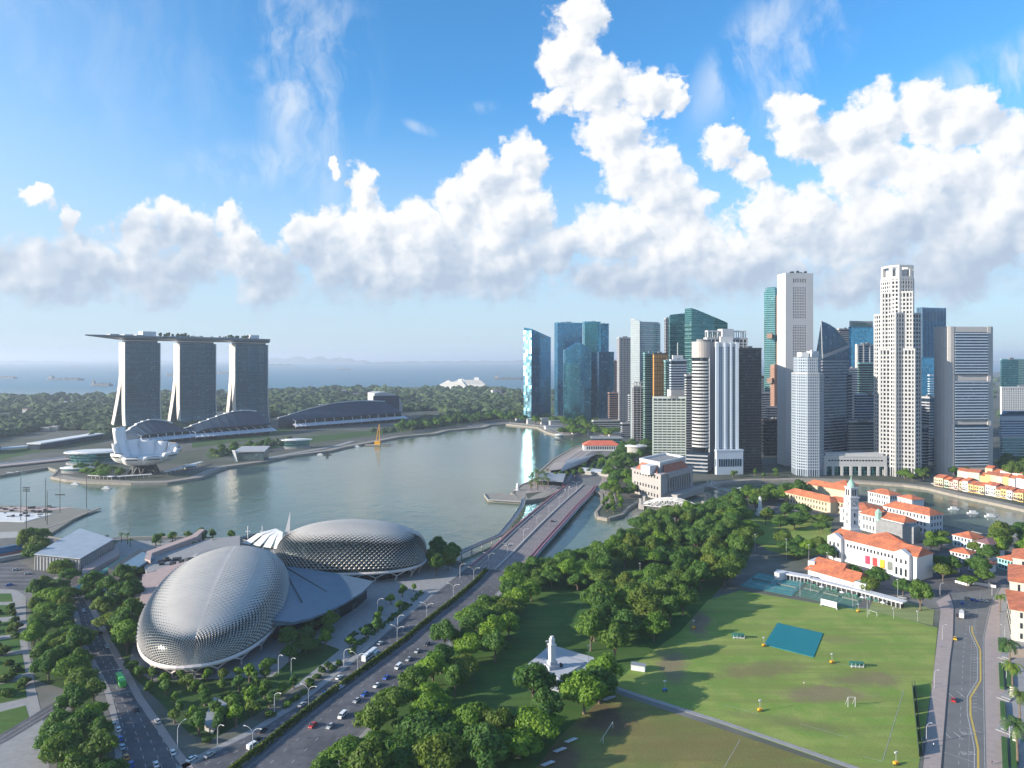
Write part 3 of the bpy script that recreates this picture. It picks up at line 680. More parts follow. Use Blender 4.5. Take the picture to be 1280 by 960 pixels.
# ---- green and silver glass behind the riverside row
fp = bow(footprint(788.5, 801, 825.5, 1260, 58), 0, 4); n_ = len(fp)
t = thing('office_tower', 'silver-white curved glass tower with a pointed left fin above its roof', 'skyscraper', fp[0])
MB().prism(fp, 0, GZ(403.5,1260)).build('glazing', GW, t)
q = footprint(788.5, 800, 803, 1255, 30); q = [(p[0]-.6,p[1]-.6) for p in q]
MB().prism(q, 0, [GZ(402,1260),GZ(402,1260),GZ(398,1270),GZ(397,1270)]).build('white_fin', glassm('white_ribbed_glass', (.27,.33,.36), .3, .3, var=.2, band=.4, bandc=(.36,.39,.40)), t)
bands(MB(), fp, 5, GZ(404,1260)-2, 9, .8, .5).build('floor_band', CAQ, t)
MB().prism(inset(fp, -2), GZ(403.5,1260)-.2, GZ(402,1260)).build('parapet', CP, t)
slant('small blue-green glass tower half hidden below the silver tower', (804, 806, 818, 1200, 15), GZ(442.5,1200), GG, band=(8,.5,.3), bmat=CAQ)
slant('orange-panelled tower with a curved screen, behind the grey and white offices', (816, 818, 835, 1180, 10), GZ(443,1180), COR, band=(7,.8,.3), fin=(5,.7,.6), bmat=CD)
slant('green glass block right of the orange-panelled tower', (830, 832, 840, 1150, 10), GZ(452,1150), GG, band=(8,.5,.3), bmat=CAQ)
t = slant('stepped steel-grey stair tower left of the sloping green glass tower', (830.5, 832, 838, 1420, 12), GZ(399,1420), GR, band=(6,1.2,.5), fin=(4,.8,.6), bmat=CG)
fp = footprint(836, 837.5, 857, 1380, 15)
tower('teal glass tower with a roof sloping up to the right', fp, [GZ(393.5,1380), GZ(392,1390), GZ(392,1410), GZ(397,1400)], GT, band=(10,.5,.3), bmat=CAQ)
fp = bow(footprint(856, 864.5, 909.5, 1260, 66), 0, 5)
m_ = len(fp); zz = []
for p in fp:
    px = 640+p[0]/p[1]*F; zz.append(GZ(385+max(0, (px-866))/43*17, 1260) if px > 866 else GZ(385, 1260))
tower('large green glass tower whose curved roof slopes down to the right', fp, zz, GT, band=(8,.6,.4), bmat=CAQ)
# ---- riverside row
t = slant('dark grey office block with a white top frame, near the classical building', (790.5, 792, 813.5, 1205, 8), GZ(484,1205), GK, band=(4,1.1,.3), fin=(7,.5,.5), bmat=CG)
z_ = GZ(484,1205); fp = footprint(790.5, 792, 813.5, 1205, 8)
fins(MB(), inset(fp,-1), z_, z_+9, 6, 1, .5).prism(inset(fp,-.4), z_+8, z_+9.5).build('roof_frame', CP, t)
slant('black glass slab beside the dark grey office block', (812, 814, 830.5, 1230, 8), GZ(487,1230), GK, plant=False, bmat=CD, band=(8,.5,.3))
slant('pale blue and white striped tower with a white plant room on top', (837, 839, 858.5, 1120, 10), GZ(451,1120), GR, band=(4.2,1.9,.5), bmat=CBL)
t = COL.objects[-1].parent
fp = footprint(837, 840, 857, 1120, 10); MB().prism(inset(fp,-3), GZ(451,1120), GZ(444,1120)).ob(center(fp), .5, .5, GZ(444,1120), GZ(428,1120)).build('white_crown', CW, t)
MB().prism(inset(fp, 3), 0, GZ(487,1120)).build('podium', CP, t)
t = slant('greenish white office block with long window bands, behind the massive grey classical building', (816.5, 857, 867, 1010, 4), GZ(498,1010), GR, band=(3.9,1.9,.5), fin=(6.5,.6,.7), bmat=CGW)
# striped bowed tower
Y = 930; fp = footprint(865.5, 886, 895, Y, 22); fb = bow(fp, 3, 5)
t = thing('office_tower', 'bowed tower striped white and black with a beige block on top', 'skyscraper', fp[0])
MB().prism(fb, 0, GZ(448,Y)).build('glazing', GK, t)
bands(MB(), fb, 34, GZ(451,Y), 4.6, 2.3, .6).build('floor_band', CP, t)
MB().prism(inset(fb,.8), GZ(447,Y), GZ(427,Y)).build('top_block', CB, t)
q = [fp[0], fp[1], (fp[1][0]-3, fp[1][1]+4), (fp[0][0]-4.5, fp[0][1]+3)]
MB().prism(inset(fp,-.3)[0:2]+[fp[1], fp[0]], 0, 5).build('corner_base', CG, t)
MB().prism([(p[0]+.9,p[1]-.9) for p in q], 0, GZ(446,Y)).build('corner_shaft', CG, t)
pod = footprint(858, 884, 897, 915, 22); MB().prism(pod, 0, GZ(567,915)).build('podium', GN, t)
bands(MB(), pod, 3, GZ(569,915), 5, 2.0, .5).build('podium_band', CG, t)
MB().prism(inset(fb,-5), GZ(427,Y), GZ(424,Y)).build('roof_plant', M['roofgrey'], t)
# white riverside tower
Y = 915; t = thing('office_tower', 'bluish white tower with tall window slots and an arcaded podium by the river', 'skyscraper', (GX(910,Y), Y))
A = footprint(894.5, 897, 921, Y+6, 8); zt1 = GZ(429,Y)
MB().prism(A, 0, zt1).build('glazing', GR, t)
mb = MB(); bands(mb, A, 34, zt1-2, 3.9, 1.5, .35); fins(mb, A, 30, zt1, 3.3, 1.25, .5); mb.build('wall', CBL, t)
w0, w1 = GX(900.5,Y), GX(917,Y)
mb = MB()
for (a_, b_) in ((895,898.5),(905.5,908),(913,915.2),(920,923.5)): mb.prism(frontal(a_, b_, Y+4.6, 3), 0, zt1+1)
mb.build('pier', CBL, t)
MB().prism(inset(A, .7), zt1-5, zt1+2).prism(inset(A,-5), zt1+2, zt1+9).build('crown', CW, t)
Pd = footprint(893.5, 896, 929, Y-6, 8); zp = GZ(563,Y)
MB().prism(Pd, 0, zp).prism(inset(Pd,.5), zp-1, zp+1.2).build('podium', CBL, t)
for k in range(9):
    x = Pd[0][0]+4+k*3.6
    if 11 < x-Pd[0][0] < 16 : continue
    y_ = Pd[0][1]+(x-Pd[0][0])*tan(radians(8))*-0+.0
    d = Vector((Pd[1][0]-Pd[0][0], Pd[1][1]-Pd[0][1])).normalized()
    # podium windows on the left-facing long side
a, b = Pd[3], Pd[0]
def facade_windows(t, a, b, zc, hw, hh, n, m, name='window', out=.12, t0=.06, t1=.94):
    v = Vector((b[0]-a[0], b[1]-a[1])); L = v.length; v.normalize(); nn = Vector((v.y, -v.x)); an = atan2(v.y, v.x); res = []
    for k in range(n):
        s = L*(t0+(t1-t0)*(k+.5)/n); p = (a[0]+v.x*s+nn.x*out, a[1]+v.y*s+nn.y*out)
        res.append(MB().ob(p, hw, .15, zc-hh, zc+hh, an).build(name, m, t))
    return res
facade_windows(t, Pd[0], Pd[1], zp-16, .9, 5, 10, GK)
facade_windows(t, Pd[3], Pd[0], zp-16, .9, 5, 1, GK)
# crowded white roofs behind
t = tower('off-white tower with an open framed crown, behind the bluish white riverside tower', footprint(880, 884, 934, 985, 10), GZ(424,985), GR, band=(4,1.8,.4), fin=(6,1.2,.6), bmat=CP)
fq = footprint(880, 884, 934, 985, 10); zt1 = GZ(424,985)
mb = MB(); fins(mb, inset(fq,-1.5), zt1, GZ(413,985), 7, 1, .6); mb.prism(inset(fq,-1), GZ(414.5,985), GZ(413,985)); mb.ob(center(fq), 9, 7, zt1, zt1+15, .2); mb.build('crown_frame', CW, t)
slant('dark brown gridded glass slab right of the bluish white tower', (921, 923.5, 951.5, 935, 8), GZ(437,935), GK, band=(3.9,1.0,.3), fin=(2.6,.35,.45), bmat=CD)
# tall octagonal tower, teal glass with brown stone flank
Y = 1235; t = thing('office_tower', 'tall faceted tower of teal glass with a brown stone right flank', 'skyscraper', (GX(968,Y), Y))
z1, z2, z3 = GZ(505,Y), GZ(428,Y), GZ(363,Y)
a0 = chamfer(footprint(953.5, 970, 983, Y, 30), 5); a1 = chamfer(footprint(954.5, 972, 981, Y, 30), 4.5)
MB().prism(a1, 0, z3).prism(inset(a1,-2), z3, z3+5).prism(inset(a1,-5), z3+5, z3+7).build('glazing', glassm('republic_teal', (.10,.28,.30), .12, .7, var=.3, band=.22, bandc=(.2,.36,.36)), t)
fq = frontal(975, 982, Y-5, 14, 4)
bands(MB().prism(inset(fq,-.4), 0, z3-8), fq, 2, z3-9, 4.2, 2.3, .6).build('stone_flank', CBR, t)
fq = frontal(968, 983.5, Y-7, 14, 4); bands(MB().prism(inset(fq,-.4), 0, z2-40), fq, 2, z2-42, 4.2, 2.2, .7).build('stone_shoulder', CBR, t)
fq = footprint(954, 963, 972, Y-7, 30); bands(MB().prism(inset(fq,-.4), 0, z1-6), fq, 2, z1-8, 4.2, 2.2, .5).build('stone_base', mat('orange_granite', (.42,.20,.12), .6, var=.1, vs=.1), t)
for zc in (GZ(420,Y), GZ(475.5,Y)): MB().ob((GX(962,Y-1), Y-2), 4.4, 5, zc-4.5, zc+4.5, radians(-28)).build('sky_lobby', CBR, t)
slant('dark low office block at the foot of the teal and brown tower', (951, 954, 984, 1080, 10), GZ(526,1080), GK, band=(5,1,.3), bmat=CD)
# tall white slab
Y = 985; t = thing('office_tower', 'tall pale slab with two panels of small square windows and a plain rim', 'skyscraper', (GX(1000,Y), Y))
zt1 = GZ(341,Y); fp = frontal(982, 1018.5, Y, 24, 5)
x0 = fp[0][0]; ww = fp[1][0]-x0
def on(fp, s, o=0.):
    a, b = fp[0], fp[1]; v = Vector((b[0]-a[0], b[1]-a[1])); L = v.length; v.normalize(); return (a[0]+v.x*s*L+v.y*o, a[1]+v.y*s*L-v.x*o)
def block(fp, s0, s1, o0, o1): return [on(fp,s0,o0), on(fp,s1,o0), on(fp,s1,o1), on(fp,s0,o1)]
mb = MB().prism(block(fp,0,1,-1.6,-24), 0, zt1).prism(block(fp,0,.27,0,-1.6), 0, zt1).prism(block(fp,.76,1,0,-1.6), 0, zt1)
zz = [GZ(y,Y) for y in (353,347.5,399,359,449,406.5)]
mb.prism(block(fp,.27,.76,0,-1.6), zz[0]+5.5, zt1).prism(block(fp,.27,.76,0,-1.6), zz[3], zz[0]).prism(block(fp,.27,.76,0,-1.6), zz[5], zz[2]).prism(block(fp,.27,.76,0,-1.6), 0, zz[4])
for (za, zb) in ((zz[2], zz[3]), (zz[4], zz[5])):
    z = za
    while z < zb-1: mb.prism(block(fp,.27,.76,-.1,-1.6), z, z+1.5); z += 3.9
for k in range(9):
    s = .27+.49*k/8; 
    for (za, zb) in ((zz[2], zz[3]), (zz[4], zz[5]), (zz[0], zz[0]+5.5)): mb.prism(block(fp,max(.271,s-.014),min(.759,s+.014),-.15,-1.6), za, zb)
mb.build('wall', mat('white_slab_cladding', (.44,.45,.47), .5, var=.04, vs=.05), t)
mb = MB(); mb.prism(block(fp,.275,.755,-1.3,-1.58), zz[4], zt1-8); mb.build('glazing', GK, t)
mb = MB(); rr = random.Random(3)
for k in range(9): mb.ob(on(fp, .3+k*.07, -10-rr.uniform(-4,4)), 1.2, 2, zt1, zt1+rr.uniform(1,4.5), .1)
mb.build('roof_plant', M['dark'], t)
# faceted grey-blue tower on the quay
Y = 895; t = thing('office_tower', 'faceted grey-blue tower of small windows standing in front of the tall pale slab', 'skyscraper', (GX(1009,Y), Y))
cx, cyy = GX(1009.3,Y+19), Y+19; R = 19.5
oc = [(cx+R*cos(radians(a)), cyy+R*sin(radians(a))) for a in (-157,-113,-67,-23,23,67,113,157)]
zt1 = GZ(467,Y); z2 = GZ(446,Y)
MB().prism(oc, 0, zt1).prism([(cx+(p[0]-cx)*.86, cyy+(p[1]-cyy)*.86) for p in oc], zt1, z2).build('glazing', GN, t)
mb = MB(); bands(mb, oc, 9, zt1-1.5, 3.7, 1.7, .4); fins(mb, oc, 0, zt1, 2.9, 1.0, .45); oc2 = [(cx+(p[0]-cx)*.86, cyy+(p[1]-cyy)*.86) for p in oc]
bands(mb, oc2, zt1, z2-1.5, 3.7, 1.7, .4); fins(mb, oc2, zt1, z2, 2.9, 1.0, .45); mb.build('wall', mat('blue_grey_granite', (.30,.35,.41), .6, var=.05, vs=.1), t)
MB().prism(inset(oc,.6), zt1-1, zt1+1).build('cornice', CG, t)
MB().ob((cx-6,cyy), 5, 7, z2, z2+6, 0).ob((cx+8,cyy+2), 5, 6, z2, z2+7.5, .3).ob((cx+2,cyy-8), 1, 1, z2, z2+9, .3).build('white_crown', CW, t)
# prow-shaped dark tower
Y = 985; t = thing('office_tower', 'dark banded tower with a steep triangular glass prow on top', 'skyscraper', (GX(1042,Y), Y))
pl_ = footprint(1019.5, 1028, 1061, Y, 62); zb = GZ(446,Y)
MB().prism(pl_, 0, zb).build('glazing', GN, t)
bands(MB(), pl_, 4, zb-2, 4.3, 1.5, .5).build('floor_band', CG, t)
q = pl_; za, zr, zk = GZ(401,Y), GZ(443,Y), GZ(432,Y)
top = [(q[3][0],q[3][1],zb),(q[0][0],q[0][1],zb),(q[1][0],q[1][1],zb),(q[2][0],q[2][1],zb)]
cur = []
apx = Vector((GX(1026.5,Y+6), Y+6, za)); rgt = Vector((q[1][0], q[1][1], GZ(431,Y+30)))
mb = MB(); k_ = 6
crv = [apx.lerp(rgt, i/k_)+Vector((0,0,sin(pi*i/k_)*7)) for i in range(k_+1)]
base = [Vector((q[0][0],q[0][1],zb)).lerp(Vector((q[1][0],q[1][1],zb)), i/k_) for i in range(k_+1)]
vs = base+crv; mb.add(vs, [(i,i+1,i+k_+2,i+k_+1) for i in range(k_)])
back = [Vector((q[3][0],q[3][1],zb)).lerp(Vector((q[2][0],q[2][1],zb)), i/k_) for i in range(k_+1)]
mb.add(back+crv, [(i+1,i,i+k_+1,i+k_+2) for i in range(k_)])
mb.add([q[3]+(zb,), q[0]+(zb,), tuple(apx)], [(0,1,2)]); mb.add([q[1]+(zb,), q[2]+(zb,), tuple(rgt)], [(0,1,2)])
mb.build('glass_prow', GN, t)
MB().tube(tuple(apx), tuple(Vector((q[0][0],q[0][1],zb))), .6).tube(tuple(apx), tuple(crv[3]), .5).tube(tuple(crv[3]), tuple(rgt), .5).build('prow_edge', CG, t)
MB().beam((q[0][0]-.5,q[0][1]-1,zb), (q[1][0]+.5,q[1][1]-1,GZ(432,Y)), 1., 5).build('slanting_band', CG, t)
slant('dark lower wing hugging the right side of the prow-topped tower', (1058, 1060, 1065, 1010, 8), GZ(468,1010), GN, plant=False, band=(4.3,1.5,.4), bmat=CG)
# behind and between
slant('cream tower peeking out left of the green-topped blue tower', (1047, 1049, 1063, 1400, 12), GZ(412,1400), GR, band=(4,2.2,.4), bmat=CB)
fp = footprint(1061, 1064, 1092, 1330, 12); t = tower('blue glass tower with a green garden screen at its top', fp, GZ(410,1330), GB, band=(9,.6,.3), bmat=GBD, plant=False)
fins(MB(), inset(fp,-1), GZ(410,1330), GZ(401,1330), 3, .6, .5).prism(inset(fp,-1.2), GZ(402,1330), GZ(401,1330)).build('top_screen', CG, t)
MB().prism(inset(fp,-3), GZ(410,1330), GZ(402.5,1330)).build('roof_garden', mat('screen_green', (.16,.4,.28), .6, .2), t)
slant('dark glass tower framed by white pillars, in front of the green-topped tower', (1069.5, 1071.5, 1095, 1180, 12), GZ(432,1180), GN, band=(4,.8,.3), fin=(11,2.2,1.), bmat=CP)
slant('green-black glass block above the white banded offices', (1072, 1074, 1096, 1100, 10), GZ(455,1100), GK, band=(3.8,.9,.3), bmat=CAQ, plant=False)
slant('white banded office block left of the tallest white tower', (1068, 1070, 1097, 1010, 10), GZ(494,1010), GN, band=(4,1.5,.5), bmat=CBL)
# tallest white tower: square and diagonal shafts that step back
Y = 893; t = thing('office_tower', 'tallest tower, white stone with square windows, stepping in towards the top', 'skyscraper', (GX(1121,Y), Y+24))
cx, cyy = GX(1121.5,Y+24), Y+24
def sq(h, rot): return [(cx+h*sqrt(2)*cos(radians(rot+45+90*k)), cyy+h*sqrt(2)*sin(radians(rot+45+90*k))) for k in (2,3,0,1)]
STG = [(sq(20.5,-30), 0, GZ(437,Y), 12), (sq(19.5,12), 0, GZ(392,Y), 12), (sq(18.2,-30), 0, GZ(365,Y), 12), (chamfer(sq(16.8,8), 7), 100, GZ(347,Y), 0)]
mg = MB(); mw = MB()
for fp, z0, z1, base in STG:
    mg.prism(fp, z0, z1); bands(mw, fp, z0+base, z1-1.2, 5.4, 2.3, .35); fins(mw, fp, z0, z1, 4.2, 1.7, .5); mw.prism(inset(fp,.25), z1-1, z1+1.5)
mg.build('glazing', GK, t); mw.build('wall', mat('white_tower_stone', (.42,.42,.42), .5, var=.05, vs=.1), t)
fp = chamfer(sq(16.6,8), 7); z0, z1 = GZ(347,Y), GZ(330,Y); mb = MB()
n = len(fp)
for i in range(n):
    a, b = fp[i], fp[(i+1)%n]; L = Vector((b[0]-a[0], b[1]-a[1])); 
    for s0, s1, za, zb in ((0,.2,z0,z1),(.8,1,z0,z1),(.2,.8,z1-3,z1),(.2,.8,z0,z0+3)):
        p, q = (a[0]+L.x*s0, a[1]+L.y*s0), (a[0]+L.x*s1, a[1]+L.y*s1); v = L.normalized(); nn = (-v.y*3, v.x*3)
        mb.prism([p, q, (q[0]+nn[0],q[1]+nn[1]), (p[0]+nn[0],p[1]+nn[1])], za, zb)
mb.prism(inset(fp,-4), z0, z1-6); mb.build('crown', CP, t)
MB().lathe((cx-4,cyy-9), [(1,z1-9),(4.5,z1-6),(5,z1-5)], 14).build('satellite_dish', CW, t)
# low linking block on the quay
fp = frontal(1030, 1107, 905, 22, -3); c = center(fp); t = thing('podium_block', 'long low white block on columns linking the faceted and the tallest tower', 'building', c)
MB().prism(fp, 12, 26).prism(inset(fp,-3), 26, 29).build('wall', CP, t)
fins(MB(), fp, 0, 12, 12, 3, 1.).build('column', CP, t); MB().prism(inset(fp,-5), 0, 12).build('glazing', GT, t)
facade_windows(t, fp[0], fp[1], 20, 1.2, .9, 18, GK)
MB().prism(block(fp,.3,.9,.3,-.2), 24.2, 24.9).build('string_course', CG, t)
# right of the tallest tower
Y = 1300; fp = footprint(1146, 1152, 1182, Y, 18); t = tower('blue ribbed glass tower behind the gap right of the tallest tower', fp, GZ(403,Y), GB, band=(14,.8,.4), bmat=GBD, plant=False)
fins(MB(), fp, GZ(447,Y), GZ(384,Y), 3.6, 1.2, 1.2).prism(inset(fp,-2), GZ(404,Y), GZ(388,Y)).build('ribbed_crown', mat('steel_blue_ribs', (.16,.27,.38), .4, .4), t)
slant('pale narrow flats just right of the tallest tower', (1146, 1147, 1151.5, 1120, 10), GZ(444,1120), GR, band=(3.4,1.5,.4), bmat=CP)
slant('grey rounded office block at the foot of the blue ribbed tower', (1146, 1162, 1181, 1010, 20), GZ(498,1010), GN, band=(4.2,1.7,.4), bmat=CG)
fp = bow(footprint(1144, 1160, 1176, 945, 25), 3, 4); tower('low grey curved block with round corner behind the riverside trees', fp, GZ(535,945), GN, band=(4.2,1.9,.4), bmat=CG)
t = slant('small white-crowned block between the blue ribbed tower and the slab with rounded ends', (1171, 1173, 1181, 1150, 10), GZ(480,1150), GR, band=(4,2,.4), bmat=CW)
# slab with rounded ends
Y = 905; t = thing('office_tower', 'broad slab with rounded concrete ends and three stacked blocks of banded windows', 'skyscraper', (GX(1215,Y), Y))
fp = frontal(1181, 1250.5, Y, 28, 6); zt1 = GZ(408,Y)
cc = mat('slab_concrete', (.43,.41,.40), .6, var=.05, vs=.1)
def endcore(s0, s1, side):
    pts = []
    for k in range(9):
        a = pi*k/8
        u = (s0 if side < 0 else s1); w = (s1-s0)
        pts.append(on(fp, (s1 if side < 0 else s0)+side*w*(.35+.65*sin(a)), -14+14*cos(a)))
    pts += [on(fp, s1 if side < 0 else s0, -28), on(fp, s1 if side < 0 else s0, 0)]
    return pts[:]
MB().prism(endcore(0,.18,-1), 0, zt1).build('end_core', cc, t)
MB().prism(endcore(.82,1,1), 0, zt1).build('end_core', cc, t)
mb = MB(); lv = [GZ(y,Y) for y in (415,468,476,525,531,583)]
mb.prism(block(fp,.18,.82,-.4,-27), lv[0], zt1-.3).prism(block(fp,.18,.82,-1.2,-27), lv[2], lv[1]).prism(block(fp,.18,.82,-1.2,-27), lv[4], lv[3]).prism(block(fp,.18,.82,-.5,-27), GZ(588,Y), lv[5]); mb.prism(block(fp,.6,.82,-3,-27), 0, GZ(588,Y)); mb.build('transfer_beam', cc, t)
for i in (0,2,4):
    MB().prism(block(fp,.182,.818,1.2,-26), lv[i+1]+.6, lv[i]-.6).build('glazing', GN, t)
    mb = MB(); z = lv[i+1]+1
    while z < lv[i]-2: mb.prism(block(fp,.185,.815,1.7,1.0), z, z+1.5); z += 3.75
    mb.build('floor_band', CBL, t)
# background at the right edge
slant('teal glass office block at the right edge, far behind', (1250.5, 1252, 1273, 1500, 10), GZ(450,1500), GT, plant=True, bmat=CAQ)
slant('aqua tower cut by the right edge of the view, far behind', (1269, 1271, 1300, 1600, 10), GZ(450,1600), GG, bmat=CAQ)
slant('long white hotel block at the right edge with rows of small windows', (1251, 1252, 1330, 1300, 4), GZ(485,1300), GR, band=(3.4,1.7,.4), fin=(3.6,1.4,.5), bmat=CW)
slant('grey office block with a blue pitched roof at the right edge', (1250, 1252, 1320, 1120, 4), GZ(520,1120), GN, band=(4,2,.4), bmat=CBL, plant=False)
COL.objects[-1].parent
fp = footprint(1250, 1252, 1320, 1118, 4); t = thing('low_building', 'blue hipped roof over the grey offices at the right edge', 'building', center(fp)); z = GZ(520,1120)
q = inset(fp, 2); q2 = inset(fp, -9); MB().prism(fp, z-6, z+.5).build('wall', CBL, t)
MB().add([(p[0],p[1],z+.6) for p in q]+[(p[0],p[1],z+8) for p in q2], [(0,1,5,4),(1,2,6,5),(2,3,7,6),(3,0,4,7),(4,5,6,7)]).build('roof', mat('blue_roof', (.10,.2,.28), .6, .2), t)
slant('teal low-rise block behind the trees right of the rounded slab', (1251, 1253, 1300, 1000, 4), GZ(548,1000), GT, band=(4,1.4,.4), bmat=CG, plant=False)
for a_ in (('dark mid-rise block filling the gap right of the ribbed concrete tower',(785,787,801,1420,10),495,GN,CG),('grey mid-rise block behind the dark brown slab',(936,938,962,1180,10),492,GR,CG),('navy mid-rise block left of the tall pale slab foot',(958,960,988,1130,10),510,GN,CG),
  ('pale mid-rise block behind the bowed striped tower',(856,858,872,1090,10),470,GR,CP),('grey block between the prow-topped tower and the white banded offices',(1058,1060,1072,1150,10),462,GN,CG),('pale block behind the low linking block',(1060,1062,1100,990,10),528,GR,CP),
  ('blue block behind the grey rounded offices',(1160,1162,1190,1120,10),470,GB,CBL),('grey low block behind the riverside trees left of the rounded slab',(1166,1168,1186,960,10),548,GN,CG),('brown block behind the ribbed concrete tower foot',(760,762,776,1500,10),492,GN,CBR),
  ('low grey block behind the red-roofed pier house',(776,778,800,1330,10),530,GR,CG),('low pale block at the foot of the navy glass slab',(740,742,775,1480,10),527,GR,CP)):
    slant(a_[0], a_[1], GZ(a_[2], a_[1][3]), a_[3], band=(4,1.6,.4), bmat=a_[4])
rr = random.Random(11)
for k, (pl_, pr_, py, Y, lab) in enumerate([(1184,1196,455,1900,'hazy distant block left of the rounded slab'),(1252,1262,452,2300,'hazy distant tower, first beyond the rounded slab'),(1264,1276,455,2500,'hazy distant tower, second beyond the rounded slab'),(1040,1052,470,1500,'hazy block in the gap behind the prow-topped tower'),(944,956,470,1500,'hazy block behind the dark brown slab'),(786,792,470,1700,'hazy block behind the ribbed concrete tower'),(760,768,480,1900,'hazy block right of the navy glass slab'),(826,834,470,1500,'hazy block behind the green glass block')]):
    slant(lab, (pl_, pl_+1.5, pr_, Y, 10), GZ(py,Y), GR, band=(4,2,.4), bmat=CG if k % 2 else CP)
# ------------------------------------------------------------------ resort: three leaning towers under one deck
g_ = radians(56); WV = (cos(g_), sin(g_)); DV = (-sin(g_), cos(g_))
MG = glassm('resort_glass', (.018,.08,.115), .14, .35, var=.9, cell=(4,4,3.6), band=.22, bandc=(.035,.075,.10))
MC = mat('resort_cream', (.72,.64,.56), .6, var=.04, vs=.05)
ROW = ['left', 'middle', 'right']
def mbs(px0, px1, Y, ztop, lab, base):
    O = (GX(px0, Y), Y); u = (px1-640)/F; L = (u*O[1]-O[0])/(WV[0]-u*WV[1])
    def pt(s, t, z): return (O[0]+WV[0]*s+DV[0]*t, O[1]+WV[1]*s+DV[1]*t, z)
    T = thing('hotel_tower', lab, 'skyscraper', (O[0], O[1], 0))
    zs = [0, 12, 25, 40, 60, 80, 100, 120, 150, ztop]
    def west(z): k = max(0, 1-z/60)**2; return (-7*k, 11-7*k)
    def east(z): k = max(0, 1-z/118)**1.25; return (10.9+(base-22)*k, 22+(base-22)*k)
    for nm, fn in (('bay_slab', west), ('sea_slab', east)):
        mb = MB(); n = len(zs); ns = 8
        for z in zs:                      # slightly bowed bay front
            t0, t1 = fn(z); f0 = [pt(L*i/ns, t0-(3.*sin(pi*i/ns) if nm == 'bay_slab' else 0), z) for i in range(ns+1)]
            mb.v += f0+[pt(L, t1, z), pt(0, t1, z)]
        k = ns+3
        for r in range(n-1): mb.f += [(r*k+i, r*k+(i+1)%k, (r+1)*k+(i+1)%k, (r+1)*k+i) for i in range(k)]
        mb.f += [tuple((n-1)*k+i for i in range(k)), tuple(range(k-1,-1,-1))]; mb.mi = [0]*len(mb.f)
        sl_ = mb.build(nm, MG, T)
        for s0, s1 in ((-1.6,-.05),(L+.05,L+1.6)):
            mb = MB(); q = []
            for z in zs:
                t0, t1 = fn(z); e = .5 if nm == 'bay_slab' else -.25
                q += [pt(s0,t0-e,z), pt(s0,t1+.4,z), pt(s1,t1+.4,z), pt(s1,t0-e,z)]
            mb.v = q; 
            for r in range(n-1): mb.f += [(r*4+i, (r+1)*4+i, (r+1)*4+(i+1)%4, r*4+(i+1)%4) for i in range(4)]
            mb.f += [(0,1,2,3), tuple((n-1)*4+i for i in (3,2,1,0))]; mb.mi = [0]*len(mb.f); mb.build('end_wall', MC, sl_)
        mb = MB()
        if nm == 'bay_slab':
            for z in range(6, int(ztop)-2, 11):
                t0, _ = fn(z); 
                for i in range(ns): 
                    a, b = pt(L*i/ns, t0-3.*sin(pi*i/ns)-.4, z), pt(L*(i+1)/ns, t0-3.*sin(pi*(i+1)/ns)-.4, z); mb.beam(a, b, .8, .7)
            for s in (L*.33, L*.68, L*.9):
                for za, zb in zip(zs, zs[1:]): mb.beam(pt(s, fn(za)[0]-3.*sin(pi*s/L)-.3, za), pt(s, fn(zb)[0]-3.*sin(pi*s/L)-.3, zb), 1., .9)
            mb.build('balcony_line', mat('balcony_slate', (.06,.10,.13), .6), sl_)
    MB().prism([pt(3,3,0)[:2], pt(L-3,3,0)[:2], pt(L-3,19,0)[:2], pt(3,19,0)[:2]], ztop-.1, ztop+4).build('neck', M['dark'], T)
    return pt, L
pt1, L1 = mbs(156.6, 199.8, 1400, 188, 'left of the three leaning hotel towers, with the widest splayed cream legs', 62)
pt2, L2 = mbs(225, 269.5, 1500, 188, 'middle of the three leaning hotel towers under the roof deck', 52)
pt3, L3 = mbs(294.5, 334.5, 1600, 188, 'right of the three leaning hotel towers, nearest the convention halls', 40)
# sky deck
A_ = Vector(pt1(-74, 11, 0)); B_ = Vector(pt3(L3+6, 11, 0)); dv = (B_-A_); LD = dv.length; dv.normalize(); nv = Vector((-dv.y, dv.x, 0))
D = thing('sky_deck', 'long boat-shaped roof deck bridging the three hotel towers, with gardens and a pool', 'roof deck', (A_.x, A_.y, 190))
def dk(s, t, z): p = A_+dv*s+nv*(t+10*sin(pi*s/LD)-5); return (p.x, p.y, z)
N_ = 36; mb = MB(); sec = []
for i in range(N_+1):
    s = LD*i/N_; u = i/N_; w = 19*min(1, (sin(min(u/.22, 1)*pi/2))**.8)*min(1, (sin(min((1-u)/.03, 1)*pi/2)+.35)) if 0 < i < N_ else (.4 if i == 0 else 9)
    dep = 8.5*min(1, .12+u/.2)
    ring = [dk(s, w*cos(a)*1., 201+(-dep*sin(a)**.8 if a > 0 else 0)) for a in [pi*j/8 for j in range(9)]]
    mb.v += [dk(s,-w,202.2)]+ring[::-1]+[dk(s,w,202.2)]
k = 11
for i in range(N_): mb.f += [(i*k+j, i*k+(j+1)%k, (i+1)*k+(j+1)%k, (i+1)*k+j) for j in range(k)]
mb.f += [tuple(range(k-1,-1,-1)), tuple(N_*k+j for j in range(k))]; mb.mi = [0]*len(mb.f)
mb.build('hull', mat('deck_hull', (.20,.22,.26), .4, .5, var=.08), D)
mb = MB(); 
for u in (.13,.2,.26): mb.ob(dk(LD*u, 0, 0), 9, 8, 202, 204.5, g_)
mb.build('restaurant', CG, D)
for u, hx, hh in ((.305,14,10),(.905,12,9)): MB().ob(dk(LD*u, 3, 0), hx, 9, 202, 202+hh, g_).build('lift_core', CW, D)
